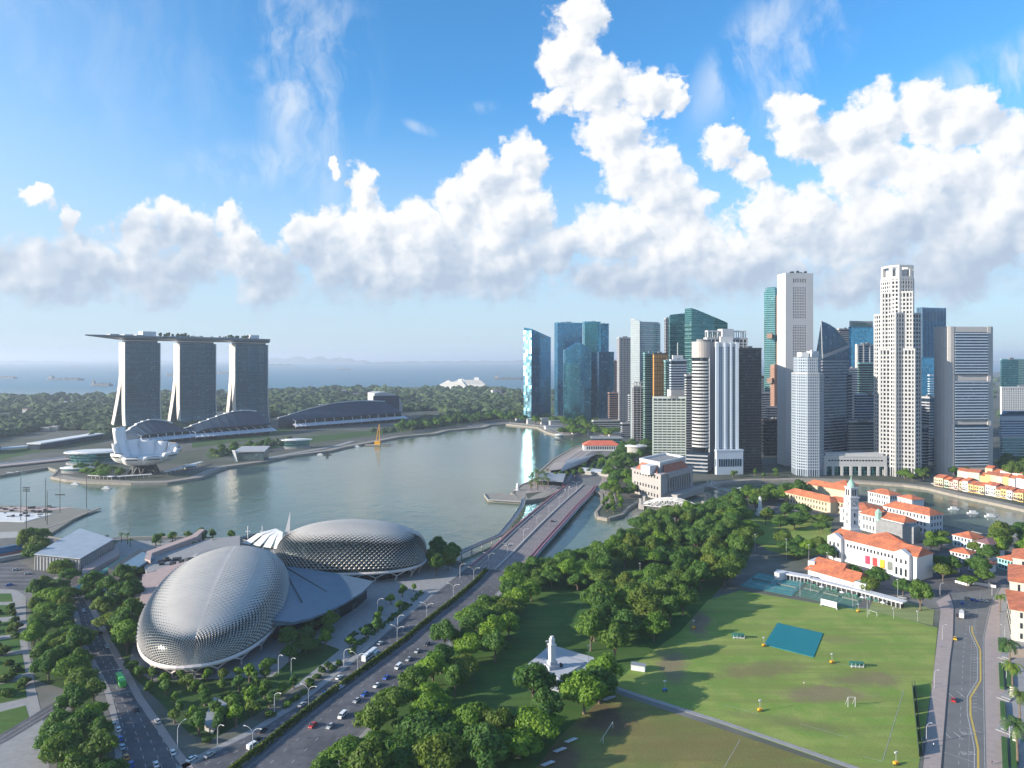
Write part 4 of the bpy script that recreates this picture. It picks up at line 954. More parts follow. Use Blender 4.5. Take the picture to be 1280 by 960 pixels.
MB().prism([dk(LD*.42,-17,0)[:2], dk(LD*.80,-17,0)[:2], dk(LD*.80,-8,0)[:2], dk(LD*.42,-8,0)[:2]], 202.1, 203).build('pool', mat('pool_water', (.05,.25,.35), .1), D)
mb = MB()
gt = MB(); rr = random.Random(6)
for k in range(46):
    u = rr.choice((rr.uniform(.36,.5), rr.uniform(.5,.75), rr.uniform(.74,.88))); p = dk(LD*u, rr.uniform(-13,15), 0); s_ = rr.uniform(2.5,4.2)*(1 if u < .5 or u > .74 else .6); gt.blob((p[0],p[1],202+s_*1.2), s_, s_, s_, 6, 4, .3, rr).tube((p[0],p[1],202),(p[0],p[1],202+s_), .3, n=4)
gt.build('garden_trees', mat('deck_garden', (.03,.06,.025), .9, var=.3), D)
rr = random.Random(5)
for k in range(24): MB().ob(dk(LD*rr.uniform(.4,.88), rr.uniform(-14,12), 0), 1.6, 1.2, 202, 203.6+rr.random()*1.5, g_).build('cabana', CW, D)
# ------------------------------------------------------------------ lotus-shaped museum
cx, cyy = G(180, 592); WHT = mat('museum_white', (.72,.71,.71), .45, var=.03)
LT = thing('museum', 'white lotus-shaped museum with upturned petals on the waterfront below the left hotel tower', 'museum', (cx, cyy))
def petal(az, R, Hh, w, twist=0.):
    az = radians(az); a = Vector((cos(az), sin(az), 0)); b = Vector((-sin(az), cos(az), 0)); n = 12; outer = []; inner = []
    c = Vector((cx, cyy, 0))
    for i in range(n+1):
        u = i/n; th = u*radians(86); r = 4+R*sin(th)**.9; z = 13+(Hh-13)*(1-cos(th))/(1-cos(radians(86)))
        ww = w*(.34+.66*min(1, u*1.7)**.8)*(1-.10*u); tk = 2.5+4.5*u
        dr = Vector((cos(th), 0, sin(th))); nr = Vector((-sin(th), 0, cos(th)))
        for sgn in (-1, 1): outer.append(c+a*r+b*ww*.5*sgn+Vector((0,0,z)))
        r2 = r-tk*sin(th)*.9; z2 = z+tk*cos(th)*.8 if th < pi/2 else z+tk*cos(th)*.8
        for sgn in (-1, 1): inner.append(c+a*r2+b*ww*.42*sgn+Vector((0,0,z2)))
    mb = MB(); 
    for i in range(n+1):                 # five-point rounded keel section
        o0, o1 = outer[2*i], outer[2*i+1]; q0, q1 = inner[2*i], inner[2*i+1]
        mid = (o0+o1)/2+(((o0+o1)/2-(q0+q1)/2)*.12)
        m0 = (o0+mid)/2+((mid-(q0+q1)/2)*.02); m1 = (o1+mid)/2+((mid-(q0+q1)/2)*.02)
        mb.v += [tuple(x) for x in (q0, o0, m0, mid, m1, o1, q1)]
    for i in range(n): mb.f += [(i*7+j, i*7+(j+1)%7, (i+1)*7+(j+1)%7, (i+1)*7+j) for j in range(7)]
    mb.f += [tuple(range(6,-1,-1)), tuple(n*7+j for j in range(7))]; mb.mi = [0]*len(mb.f)
    P_ = mb.build('petal', WHT, LT, smooth=True)
    e = [Vector(v) for v in mb.v[n*7:n*7+7]]; cc_ = sum(e, Vector())/7; up = (e[3]-cc_).normalized()
    o_ = (Vector(mb.v[n*7+3])-Vector(mb.v[(n-1)*7+3])).normalized()*.15
    k9 = 10*7; q9 = [Vector(mb.v[k9+j]) for j in (1,5)]+[Vector(mb.v[k9+7+j]) for j in (5,1)]; c9 = sum(q9, Vector())/4; o9 = (c9-(Vector(mb.v[k9])+Vector(mb.v[k9+6]))/2); o9 = o9.normalized()*2.2
    if Hh < 40: MB().add([c9+(x-c9)*.62+o9 for x in q9], [(0,1,2,3)]).build('slot_window', GK, P_)
    MB().add([cc_+(x-cc_)*.72+o_ for x in e], [tuple(range(7))]).build('skylight', GK, P_)
for a_ in ((178,33,62,23),(213,33,42,25),(145,30,44,24),(246,36,31,26),(279,39,27,26),(312,41,27,26),(344,42,30,26),(16,41,34,26),(48,36,38,25),(80,31,40,24),(112,28,42,24)):
    petal(*a_)
MB().lathe((cx,cyy), [(5,12),(17,13.5),(25,17),(30,22),(24,23)], 24).build('bowl', WHT, LT)
mb = MB(); 
for k in range(10): 
    a = 2*pi*k/10; b_ = a+.35
    mb.tube((cx+19*cos(a),cyy+19*sin(a),0), (cx+13*cos(b_),cyy+13*sin(b_),15), .8).tube((cx+19*cos(a),cyy+19*sin(a),0), (cx+13*cos(b_-.7),cyy+13*sin(b_-.7),15), .8)
mb.build('strut', M['dark'], LT); MB().lathe((cx,cyy), [(11,0),(11,13)], 14).build('lobby', GK, LT)
# ------------------------------------------------------------------ malls and halls along the quay
BR = mat('slate_blue_roof', (.012,.032,.062), .75, .0, spec=.2, var=.1, vs=.05); WF = mat('white_fascia', (.66,.66,.66), .5, var=.05)
def hall(label, pa, pb, Ya, Yb, prof, depth, eave, foot_out=8, posts=10):
    """long hall: arched ridge at the back, roof sloping down to the eave, glass front, white stepped fascia"""
    a = Vector((GX(pa, Ya), Ya, 0)); b = Vector((GX(pb, Yb), Yb, 0)); v = (b-a).normalized(); n = Vector((-v.y, v.x, 0)); L = (b-a).length
    t = thing('quayside_hall', label, 'building', (a.x, a.y)); m = len(prof)-1; mb = MB(); mw = MB(); mg = MB()
    for i in range(m+1):
        p = a+v*L*i/m; z = prof[i]; e = min(z-2, eave)
        mb.v += [tuple(p+Vector((0,0,e))), tuple(p+n*depth+Vector((0,0,z))), tuple(p+n*(depth+6)+Vector((0,0,z-1))), tuple(p+n*(depth+6)+Vector((0,0,0))), tuple(p+Vector((0,0,e-1.2)))]
    for i in range(m): mb.f += [(i*5+j, i*5+(j+1)%5, (i+1)*5+(j+1)%5, (i+1)*5+j) for j in range(5)]
    mb.f += [(4,3,2,1,0), tuple(m*5+j for j in range(5))]; mb.mi = [0]*len(mb.f); mb.build('roof', BR, t)
    for i in range(m):
        p0, p1 = a+v*L*i/m, a+v*L*(i+1)/m; z0, z1 = prof[i], prof[i+1]
        q0, q1 = p0+n*(depth-1), p1+n*(depth-1)
        mw.add([tuple(q0+Vector((0,0,z0+2.4))), tuple(q1+Vector((0,0,z0*.35+z1*.65+2.4))), tuple(q1+n*9+Vector((0,0,z0*.35+z1*.65+1.4))), tuple(q0+n*9+Vector((0,0,z0+1.4))),
                tuple(q0+Vector((0,0,z0+.6))), tuple(q1+Vector((0,0,z1+.2))), tuple(q1+n*9+Vector((0,0,z1-.6))), tuple(q0+n*9+Vector((0,0,z0-.6)))],
               [(0,1,2,3),(7,6,5,4),(0,4,5,1),(1,5,6,2),(2,6,7,3),(3,7,4,0)])
    mw.build('ridge_fascia', WF, t)
    e = min(min(prof)-2, eave)
    c0, c1 = a+n*4, b+n*4; MB().prism([(c0.x,c0.y),(c1.x,c1.y),(c1.x+n.x*3,c1.y+n.y*3),(c0.x+n.x*3,c0.y+n.y*3)], 0, e-.5).build('glazing', GK, t)
    for k in range(posts+1):
        p = a+v*L*k/posts-n*1.5; MB().tube((p.x,p.y,4), (p.x,p.y,e+1.5), .8, .6).tube((p.x,p.y,e+1), (p.x+n.x*5-v.x*4,p.y+n.y*5-v.y*4,e+4), .4).build('post', WF, t)
    o = n*-foot_out; q = [a-v*6, b+v*6, b+v*6+o*2, a-v*6+o*2]
    MB().add([(q[0].x,q[0].y,12.5),(q[1].x,q[1].y,12.5),(q[2].x,q[2].y,8),(q[3].x,q[3].y,8),(q[0].x,q[0].y,11.5),(q[1].x,q[1].y,11.5),(q[2].x,q[2].y,7.2),(q[3].x,q[3].y,7.2)],[(3,2,1,0),(4,5,6,7),(0,1,5,4),(1,2,6,5),(2,3,7,6),(3,0,4,7)]).build('canopy', mat('canopy_pale', (.52,.54,.6), .5, .2), t)
    mb = MB()
    for k in range(int(L/9)): p = q[3].lerp(q[2], (k+.5)/int(L/9)); r_ = q[0].lerp(q[1], (k+.5)/int(L/9)); mb.beam((p.x,p.y,8.2),(r_.x,r_.y,12.7), .9, .7)
    mb.build('canopy_rib', WF, t)
    return t
hall('quayside mall roof nearest the lotus museum, low arch', 176, 237, 1215, 1290, [18,25,32,36,38,38,36,33,28], 60, 19, posts=6)
hall('middle quayside mall roof, rising towards the right hotel tower', 244, 338, 1290, 1400, [16,22,27,32,37,42,45,46,45,42], 60, 22, posts=9)
t = hall('right-hand convention hall with the longest arched slate roof', 369, 503, 1490, 1690, [20,26,31,36,40,44,47,48,49,49,48,46,44], 75, 22, posts=12)
q = poly([(0,0)]) if 0 else None
a = (GX(468,1770), 1770); b = (GX(503,1790), 1790)
pr_ = [(a[0]+(b[0]-a[0])*k/8, a[1]+(b[1]-a[1])*k/8) for k in range(9)]
t = thing('theatre_building', 'cream-topped round-shouldered block at the right end of the convention hall', 'building', a)
prof = [64,66,67,67,66,64,60,53,36]; mb = MB(); n = 9
mb.v = [(p[0],p[1],z) for p, z in zip(pr_, prof)]+[(p[0]-30,p[1]+60,z) for p, z in zip(pr_, prof)]+[(p[0],p[1],0) for p in pr_]+[(p[0]-30,p[1]+60,0) for p in pr_]
mb.f = [(i,i+1,i+1+n,i+n) for i in range(8)]+[(i+1,i,i+2*n,i+1+2*n) for i in range(8)]+[(i+n,i+1+n,i+1+3*n,i+3*n) for i in range(8)]+[(0,n,3*n,2*n),(8,8+2*n,8+3*n,8+n)]; mb.mi = [0]*len(mb.f)
mb.build('shell', CP, t); MB().prism([(a[0]-2,a[1]-6),(b[0]-8,b[1]-6),(b[0]-8,b[1]),(a[0]-2,a[1])], 0, 58).build('front_wall', BR, t)
# low pavilions beside the museum
def discroof(label, px, py, Y, rx, ry, h, ang=0., cat='building', glass=GT):
    c = (GX(px, Y), Y); t = thing('pavilion', label, cat, c)
    def el(k, z): return [(c[0]+rx*k*cos(a)*cos(ang)-ry*k*sin(a)*sin(ang), c[1]+rx*k*cos(a)*sin(ang)+ry*k*sin(a)*cos(ang)) for a in [2*pi*i/20 for i in range(20)]]
    MB().prism(el(.8,0), 0, h-2).build('glazing', glass, t); MB().prism(el(1,0), h-2, h-.8).prism(el(.75,0), h-.9, h).build('roof', WF, t); MB().prism(el(.92,0), 0, 3).build('base', M['paving'], t)
    return t
discroof('pale oval-roofed glass pavilion left of the lotus museum', 118, 574, 1010, 40, 26, 19, .2)
discroof('small disc-roofed pavilion in front of the oval one', 97, 590, 930, 22, 12, 8, .1)
discroof('low round kiosk on the museum promontory', 238, 582, 960, 9, 6, 6)
for k, (pa, pb, pya, pyb) in enumerate([(112,142,602,604),(146,190,604,601),(206,236,598,590),(226,252,592,585)]):
    a, b = G(pa, pya-4), G(pb, pyb-4); t = thing('promenade_shelter', ['white flat canopy, leftmost of those edging the museum promontory','long white flat canopy edging the promontory below the museum','white flat canopy right of the museum struts','white flat canopy at the right end of the promontory'][k], 'shelter', a, 'canopies round the museum promontory')
    ribbon(MB(), [a, b], 6, 4.2, 4.8).build('roof', WF, t)
    for i in range(6): 
        u = (i+.5)/6; MB().tube((a[0]*(1-u)+b[0]*u, a[1]*(1-u)+b[1]*u, 0), (a[0]*(1-u)+b[0]*u, a[1]*(1-u)+b[1]*u, 4.3), .25).build('post', WF, t)
a, b = G(42, 562), G(125, 548); t = thing('elevated_road_shed', 'long low white-roofed shed behind the pavilions at left', 'building', a)
ribbon(MB(), [a, b], 22, 0, 9).build('wall', BR, t); ribbon(MB(), [a, b], 26, 9, 11).build('roof', WF, t)
a, b = G(-60, 590), G(85, 575); t = thing('deck_bridge', 'broad pale footbridge deck leading left from the museum', 'bridge', a)
ribbon(MB(), [a, b], 24, 1, 2.6).build('deck', M['paving_pink'], t); 
mb = MB(); ribbon(mb, offset([a,b], 12), .6, 2.5, 4); mb.build('railing', WF, t)
a, b = G(-60, 570), G(45, 560); t = thing('deck_bridge', 'second footbridge behind the broad one at the far left', 'bridge', a)
ribbon(MB(), [a, b], 14, 3, 5.6).build('deck', CBL, t)
# crystal pavilion on the water
a = GX(293, 1030); c = (GX(311,1030), 1035); t = thing('water_pavilion', 'faceted glass pavilion standing in the bay right of the museum', 'pavilion', c)
mb = MB(); q = [(c[0]-20,c[1]-8),(c[0]+22,c[1]-3),(c[0]+22,c[1]+18),(c[0]-18,c[1]+16)]
mb.prism(q, WZ, [11,13,17,17]); mb.build('glazing', glassm('pavilion_glass', (.16,.22,.22), .15, .6, var=.4), t)
MB().add([(q[0][0]-4,q[0][1]-1,17),(q[0][0]+2,q[0][1]-2,WZ),(q[0][0]+5,q[0][1]-1,WZ),(q[0][0]+1,q[0][1]-2,17),(q[0][0]-4,q[0][1]+1,17),(q[0][0]+2,q[0][1]-.5,WZ),(q[0][0]+5,q[0][1]+.5,WZ),(q[0][0]+1,q[0][1]-.5,17)], [(0,1,2,3),(7,6,5,4),(0,4,5,1),(1,5,6,2),(2,6,7,3),(3,7,4,0)]).build('prow_fin', WF, t)
MB().add([(p[0],p[1],z) for p, z in zip(inset(q,1.5),(15,15,20,20))]+[(p[0],p[1],z-1.2) for p, z in zip(inset(q,1.5),(15,15,20,20))], [(0,1,2,3),(7,6,5,4),(0,4,5,1),(1,5,6,2),(2,6,7,3),(3,7,4,0)]).build('roof', CG, t)
# event plaza canopy & steps by the bay
a = G(398, 552); discroof('glazed arcade block at the waterline left of the convention hall', 371, 0, 1180, 26, 12, 16, .2)
struct(ribbon(MB(), poly([(330,574),(372,566),(420,558),(440,552)]), 12, 0, .6), 'boardwalk', M['paving'])
# domes, kiosks and small roofs on the downtown promenade
discroof('tiny domed kiosk on the promenade below the blue glass towers', 699, 0, 1330, 9, 9, 8)
discroof('mushroom-shaped white restaurant building below the dark grey office', 795, 0, 1050, 17, 14, 22, glass=M['concrete'])
# ------------------------------------------------------------------ ships and far shore
HU = mat('ship_hull_blue', (.10,.14,.18), .6); HR = mat('ship_hull_grey', (.16,.16,.17), .6)
def ship(label, px, py, L, cat='cargo ship', hull=HR, cruise=False, ang=0.):
    c = G(px, py); t = thing('cruise_ship' if cruise else 'cargo_ship', label, cat, (c[0], c[1], WZ), 'ships at anchor')
    ca, sa = cos(ang), sin(ang); T_ = lambda x, y: (c[0]+x*ca-y*sa, c[1]+x*sa+y*ca)
    B = L*.075; pts = [(-.5,-.8),(-.46,-1),(.36,-1),(.5,0),(.36,1),(-.46,1),(-.5,.8)]
    hh = 10 if not cruise else 13
    MB().prism([T_(x*L, y*B) for x, y in pts], WZ-1, hh).build('hull', M['white'] if cruise else hull, t)
    if cruise:
        z = hh
        for k in range(7): x0, x1 = -.46+.015*k, .34-.035*k; MB().prism([T_(x0*L,-B*.9), T_(x1*L,-B*.9), T_(x1*L,B*.9), T_(x0*L,B*.9)], z+.6, z+3.2).build('deck', M['white'], t); MB().prism([T_(x0*L+2,-B*.85), T_(x1*L-2,-B*.85), T_(x1*L-2,B*.85), T_(x0*L+2,B*.85)], z-.1, z+.7).build('window_band', M['glassdark'], t); z += 3.3
        MB().prism([T_(-.32*L,-5), T_(-.22*L,-5), T_(-.22*L,5), T_(-.32*L,5)], z-1, z+14).build('funnel', M['white'], t); MB().tube((*T_(.05*L,0),z-1),(*T_(.05*L,0),z+14), 1.5, .6).build('mast', M['white'], t)
        MB().prism([T_(.0*L,-8), T_(.1*L,-8), T_(.1*L,8), T_(.0*L,8)], z-.2, z+5).build('bridge_deck', M['white'], t)
    else:
        MB().prism([T_(-.45*L,-B*.9), T_(-.36*L,-B*.9), T_(-.36*L,B*.9), T_(-.45*L,B*.9)], hh-.1, hh+16).build('superstructure', M['concrete'], t)
        MB().prism([T_(-.42*L,-3), T_(-.39*L,-3), T_(-.39*L,3), T_(-.42*L,3)], hh+15.9, hh+22).build('funnel', hull, t)
        for k in range(4): x = -.25+.17*k; MB().prism([T_(x*L,-B*.7), T_((x+.1)*L,-B*.7), T_((x+.1)*L,B*.7), T_(x*L,B*.7)], hh-.1, hh+4+(k%2)*2).build('hatch', HR, t)
ship('white cruise ship moored at the far shore, the rear and larger one', 580, 483, 260, 'cruise ship', cruise=True, ang=pi*.97)
ship('white cruise ship nearer the shore, its left half overlapped', 563, 486, 200, 'cruise ship', cruise=True, ang=pi*.9)
ship('grey tanker on the open sea between the cruise ships and the blue towers', 637, 474, 240)
ship('blue-hulled barge carrier off the far left coast', 83, 475, 260, hull=HU)
ship('small grey ship close left of the left hotel tower', 128, 482, 120)
ship('dark ship cut by the left edge of the view', 8, 473, 170)
ship('dark ship seen between the left and middle hotel towers', 214, 470, 90)
ship('thin dark ship seen between the middle and right hotel towers', 284, 467, 190)
ship('tiny distant ship near the horizon above the far left coast', 97, 458, 300)
ship('tiny distant ship near the horizon, right of the sky deck', 430, 462, 200)
ship('tiny distant ship near the horizon, farther left', 10, 456, 260)
mb = MB(); 
def hill(px, w, h, Y, m='far_green', nm='island'):
    c = GX(px, Y); mb = MB(); n = 24; rr = random.Random(px)
    top = [h*sin(pi*i/n)**.7*(1+.35*sin(i*1.3+px)+rr.uniform(-.15,.15)) for i in range(n+1)]
    for i in range(n+1): x = c+w*(i/n-.5); mb.v += [(x,Y-w*.12*sin(pi*i/n),WZ-1),(x,Y,max(0,top[i])),(x,Y+w*.2*sin(pi*i/n)+1,WZ-1)]
    for i in range(n): mb.f += [(i*3,i*3+3,i*3+4,i*3+1),(i*3+1,i*3+4,i*3+5,i*3+2)]
    mb.mi = [0]*len(mb.f); return struct(mb, nm, M[m])
for a_ in ((385,4200,210,26000),(420,2600,150,24000),(530,3600,60,22000),(600,3500,70,24000),(480,1500,40,20000),(200,5000,60,27000),(30,5200,60,26000),(660,6000,70,25000),(350,900,30,15000),(960,9000,90,26000),(1180,7000,110,24000)): hill(*a_)
# ------------------------------------------------------------------ spiky-shelled theatre and concert hall
SHG = glassm('shell_glass', (.015,.03,.03), .2, .3, var=.6, cell=(1.6,1.6,1.6))
SHM = mat('sunshade_aluminium', (.47,.44,.40), .55, .15, var=.08, vs=.1)
SHR = mat('shell_rim', (.62,.56,.54), .5, .1, var=.04)
def shell(label, c, ang, a, b, zr, zh, NU, NV, ex=2.25, crest=0.12, hollow=0.):
    T = thing('theatre_shell', label, 'building', (c[0], c[1]))
    ca, sa = cos(ang), sin(ang)
    def S(u, v):                         # u along the long axis -1..1, v across -1..1 (rims at the ends)
        sg = u*pi/2; x = sin(sg); wd = max(1e-3, (1-abs(x)**ex))**(1/ex); hz = max(0, cos(sg))**.62
        t_ = v*pi/2; sy = sin(t_); cz = max(0, cos(t_))
        y = sy*b*wd
        z = zr+(zh-zr)*hz*(cz**.85)*(1+crest*x-hollow*x*x)
        bl = 1+.07*cz*abs(sy)
        x = a*x; y *= bl
        return Vector((c[0]+x*ca-y*sa, c[1]+x*sa+y*ca, z))
    A_, B_ = NU*2, NV*2; mb = MB(); mb.v = [tuple(S(-1+2*i/A_, -1+2*j/B_)) for j in range(B_+1) for i in range(A_+1)]
    k_ = A_+1; mb.f = [(j*k_+i, j*k_+i+1, (j+1)*k_+i+1, (j+1)*k_+i) for j in range(B_) for i in range(A_)]
    mb.mi = [0]*len(mb.f); mb.build('glass_skin', SHG, T, smooth=True)
    def RIM(u):
        th = 2*pi*u; cx_, sx_ = cos(th), sin(th); r = (abs(cx_)**ex+abs(sx_)**ex)**(-1/ex); x, y = a*cx_*r, b*sx_*r
        return Vector((c[0]+x*ca-y*sa, c[1]+x*sa+y*ca, zr))
    ms = MB(); up = Vector((0,0,1))
    ctr = Vector((c[0], c[1], zr))
    for j in range(-B_+1, B_):
        for i in range(-A_+1, A_):
            if (i+j) % 2: continue
            u, v = i/A_, j/B_; du, dv_ = 1/A_, 1/B_
            if abs(u) > .999: continue
            e0, e1 = S(u, max(-1,v-dv_)), S(u, min(1,v+dv_)); Lp, Rp = S(u-du, v), S(u+du, v)
            Tp, Bp = (e1, e0) if e1.z > e0.z else (e0, e1)
            n = (Rp-Lp).cross(Tp-Bp)
            if n.length < 1e-4: continue
            n.normalize()
            if n.dot(Tp-ctr) < 0: n = -n
            flat = max(0, min(1, (n.z-.74)/.2)); s = min((Rp-Lp).length, (Tp-Bp).length*1.4)
            Pk = Tp.lerp(Bp, .24+.75*flat)+n*(s*(.06+.34*(1-flat))); b0 = n*.10
            ms.add([Tp+b0, Lp+b0, Rp+b0, Pk], [(0,1,3),(0,3,2)])
            for E in (Lp, Rp):
                d = (Bp-E); w = (Tp-Bp).normalized()*.10; ms.add([E+b0-w, E+b0+w, Bp+b0+w, Bp+b0-w], [(0,1,2,3)])
    ms.build('sunshade', SHM, T)
    mb = MB(); n = 64; rim = [RIM(i/n) for i in range(n)]
    cc_ = Vector((c[0], c[1], 0))
    prof = [(0,.0),(.0,-1.6),(-1.,-1.6),(-1.,.2),(.9,.5),(1.2,-.4)]
    for p in rim:
        d = (p-Vector((c[0],c[1],p.z))).normalized()
        for dx, dz in ((-1.5,-.2),(-1.5,-1.6),(.9,-1.6),(1.2,-.7),(.5,.25)): mb.v.append(tuple(p+d*dx+up*dz))
    mb.f = [(i*5+k, ((i+1)%n)*5+k, ((i+1)%n)*5+(k+1)%5, i*5+(k+1)%5) for i in range(n) for k in range(5)]; mb.mi = [0]*len(mb.f)
    mb.build('rim_beam', SHR, T)
    nb = 22
    for i in range(nb):
        p = RIM(i/nb); d = (p-Vector((c[0],c[1],p.z))).normalized(); ft = p-d*4; ft.z = 0
        a_, b_ = RIM((i-.45)/nb)-d*.3, RIM((i+.45)/nb)-d*.3
        MB().tube(ft, Vector((ft.x,ft.y,0))+up*(zr*.42)+d*1.5, .65, .5).tube(Vector((ft.x,ft.y,zr*.4))+d*1.5, a_-up*1.2, .42, .36).tube(Vector((ft.x,ft.y,zr*.4))+d*1.5, b_-up*1.2, .42, .36).build('branching_column', SHR, T)
    lob = [RIM(i/40) for i in range(40)]; q = [((p.x-c[0])*.8+c[0], (p.y-c[1])*.8+c[1]) for p in lob]
    MB().prism(q, 0, zr-1.2).build('lobby_wall', GK, T)
    return S
shell('near spiky-shelled theatre, egg-shaped and grey, with branching white columns, beside the left road', (-173.5, 407), radians(104.5), 82, 37.5, 8, 31.5, 29, 16, 2.25, .06, .0)
shell('far spiky-shelled concert hall, lower and oval, beside the bay', (-117.5, 503), radians(2), 54, 35, 8, 35, 25, 14, 2.6, -.03, .0)
# foyer roof fanning out between the shells
FR = mat('foyer_roof', (.13,.19,.25), .5, .4, var=.1, vs=.2)
t = thing('foyer_building', 'low blue-grey fan-shaped roof between the two spiky shells', 'building', G(400, 760))
ed = [G(a, b, 11) for a, b in ((352,712),(380,716),(419,722),(467,728),(452,741),(430,754),(408,765),(388,773),(366,779),(342,780))]
MB().prism(ed, 10, [14,14,14,11.8,11.2,11,11,11.2,11.6,13]).build('roof', FR, t)
MB().prism([((p[0]-ed[0][0])*.93+ed[0][0], (p[1]-ed[0][1])*.93+ed[0][1]) for p in ed], 0, 10.1).build('glazing', GK, t)
mb = MB()
for k in (3, 5, 7): 
    a, b = ed[0], ed[k]; mb.beam((a[0],a[1],14.4), ((a[0]+b[0]*3)/4, (a[1]+b[1]*3)/4, 12.4), .5, .5)
mb.build('roof_seam', M['dark'], t)
q = G(345,789), G(369,784); MB().prism([q[0], q[1], (q[1][0]-.3,q[1][1]+.6), (q[0][0]-.3,q[0][1]+.6)], 0, 8).build('yellow_banner', mat('banner_yellow', (.6,.36,.04), .7), t)
# annexe left/behind the near shell
PK = mat('pink_stone', (.42,.31,.28), .8, var=.08)
t = thing('annexe_building', 'pinkish terraced annexe with a round forecourt wrapping behind the near shell', 'building', G(215, 740))
MB().prism(poly([(176,762),(178,735),(205,725),(260,710),(300,704),(300,735),(215,770),(174,775)]), 0, 9).build('wall', PK, t)
MB().prism(poly([(180,722),(186,708),(225,696),(262,684),(300,680),(300,712),(250,716),(190,738)], 0), 0, 7).build('terrace', M['paving'], t)
MB().prism(poly([(181,716),(183,706),(240,684),(250,676),(256,676),(246,686),(190,708),(188,718)], 0), 0, 10).build('long_wall', PK, t)
c_ = G(272, 712, 9); MB().lathe(c_, [(13,7),(13,10),(11,10.6)], 24).build('round_terrace', PK, t)
c_ = G(276, 692, 9); MB().lathe(c_, [(20,0),(20,8.5),(17,9.5)], 28).build('round_roof', M['roofgrey'], t)
rr = random.Random(4); mb = MB()
for k in range(12): 
    p = G(rr.uniform(200,245), rr.uniform(698,708), 8); mb.ob(p, rr.uniform(1,3), rr.uniform(1,2), 7, 7+rr.uniform(1,3), rr.random())
mb.build('roof_plant', M['dark'], t)
# sheds by the floating stage
t = thing('grey_hall', 'big pale-roofed grey hall with ribbed sides by the floating stage', 'building', G(95, 705))
q = [G(44,712), G(100,718), G(141,692), G(100,678)]
MB().prism(q, 0, [10,10,11,11]).build('wall', mat('ribbed_grey', (.20,.22,.24), .7, .2), t)
MB().prism(inset(q, .6), 11.05, 11.6).build('roof', mat('pale_roof', (.34,.38,.43), .5, .2, var=.15), t)
mb = MB(); fins(mb, q, 0, 10, 3, .5, .5); mb.build('rib', M['concrete'], t)
t = thing('low_podium', 'brown brick podium along the right side of the grey hall', 'building', G(125, 712)); q = [G(100,728), G(149,700), G(148,690), G(104,716)]
MB().prism(q, 0, 4.5).build('wall', PK, t)
t = thing('station_shed', 'dark low shed with a curved blue roof right of the grey hall', 'building', G(170, 705)); q = [G(135,722), G(150,728), G(192,704), G(175,697)]
MB().prism(q, 0, 7).build('wall', M['dark'], t)
q = [G(155,706,8), G(170,711,8), G(193,698,8), G(178,694,8)]; MB().prism(q, 7.2, [9,8.2,9.5,10.5]).build('roof', mat('blue_grey_sheet', (.17,.26,.33), .5, .3), t)
t = thing('covered_walkway', 'long narrow green-roofed walkway beside the grey hall', 'shelter', G(120, 730)); ribbon(MB(), [G(92,745), G(160,700)], 5, 3, 3.6).build('roof', mat('green_sheet', (.07,.22,.18), .6, .2), t)
for k in range(8): u = (k+.5)/8; a, b = G(92,745), G(160,700); MB().tube((a[0]*(1-u)+b[0]*u, a[1]*(1-u)+b[1]*u, 0), (a[0]*(1-u)+b[0]*u, a[1]*(1-u)+b[1]*u, 3.1), .15).build('post', M['pole'], t)
t = thing('grandstand', 'grandstand block with blue seats at the left edge', 'grandstand', G(10, 695)); 
a, b = G(-60, 712), G(45, 692); ribbon(MB(), [a, b], 9, 0, 3).build('base', M['concrete'], t)
for k, m in enumerate((mat('red_seats', (.38,.12,.08), .7), mat('blue_seats', (.05,.16,.30), .7), mat('blue_seats', (.05,.16,.30), .7))):
    ribbon(MB(), offset([a,b], 2+k*3.2), 3, 2.9, 4+k*2).build('seat_tier', m, t)
MB().prism([G(-60,688), G(22,684), G(22,676), G(-60,680)], 0, 8).build('roof_block', M['concrete'], t)
# floating stage in the water, masts
t = thing('floating_stage', 'wide floating stage with white panels moored at the left edge of the bay', 'stage', (*G(40, 650), WZ))
MB().prism(poly([(-80,660),(60,668),(112,636),(60,632),(-80,630)]), WZ-.5, -.6).build('deck', mat('stage_deck', (.20,.19,.16), .85), t)
MB().prism(poly([(-60,650),(30,652),(66,642),(10,640),(-60,642)]), -.6, -.2).build('white_panel', M['white'], t)
MB().prism(poly([(-60,638),(60,638),(92,634),(-60,633)]), -.6, -.3).build('side_panel', PK, t)
ribbon(MB(), poly([(50,661),(80,652),(108,640),(124,634)]), 4, -1.4, -.4).build('gangway', M['quay'], t)
rr = random.Random(9); mb = MB()
for k in range(34): p = G(rr.uniform(0,70), rr.uniform(633,646)); mb.ob(p, rr.uniform(.6,2.5), rr.uniform(.5,1.2), -.3, rr.uniform(.4,1.8), rr.random()*3)
mb.build('stage_equipment', M['dark'], t)
for k, (px, pb, ptop, head) in enumerate(((26,598+52,596,0),(33,660,610,1),(57,650,598,0),(59,655,614,0),(75,640,598,2),(108,631,597,0))):
    Y = CH*F/(pb-448); t = thing('light_mast', 'thin mast rising from the floating stage, %s from the left' % ordw(k), 'mast', (GX(px,Y), Y, WZ), 'masts on the floating stage')
    MB().tube((GX(px,Y),Y,WZ), (GX(px,Y),Y,GZ(ptop,Y)), .35, .25).build('pole', M['dark'], t)
    if head == 1:
        for zz_ in (0,1.6,3.2): MB().ob((GX(px,Y),Y), 3, .25, GZ(ptop,Y)-zz_, GZ(ptop,Y)-zz_+.8).build('lamp_rack', M['dark'], t)
    if head == 2: MB().ob((GX(px,Y),Y), 5, .3, GZ(619,Y), GZ(619,Y)+1).build('crossarm', M['dark'], t)
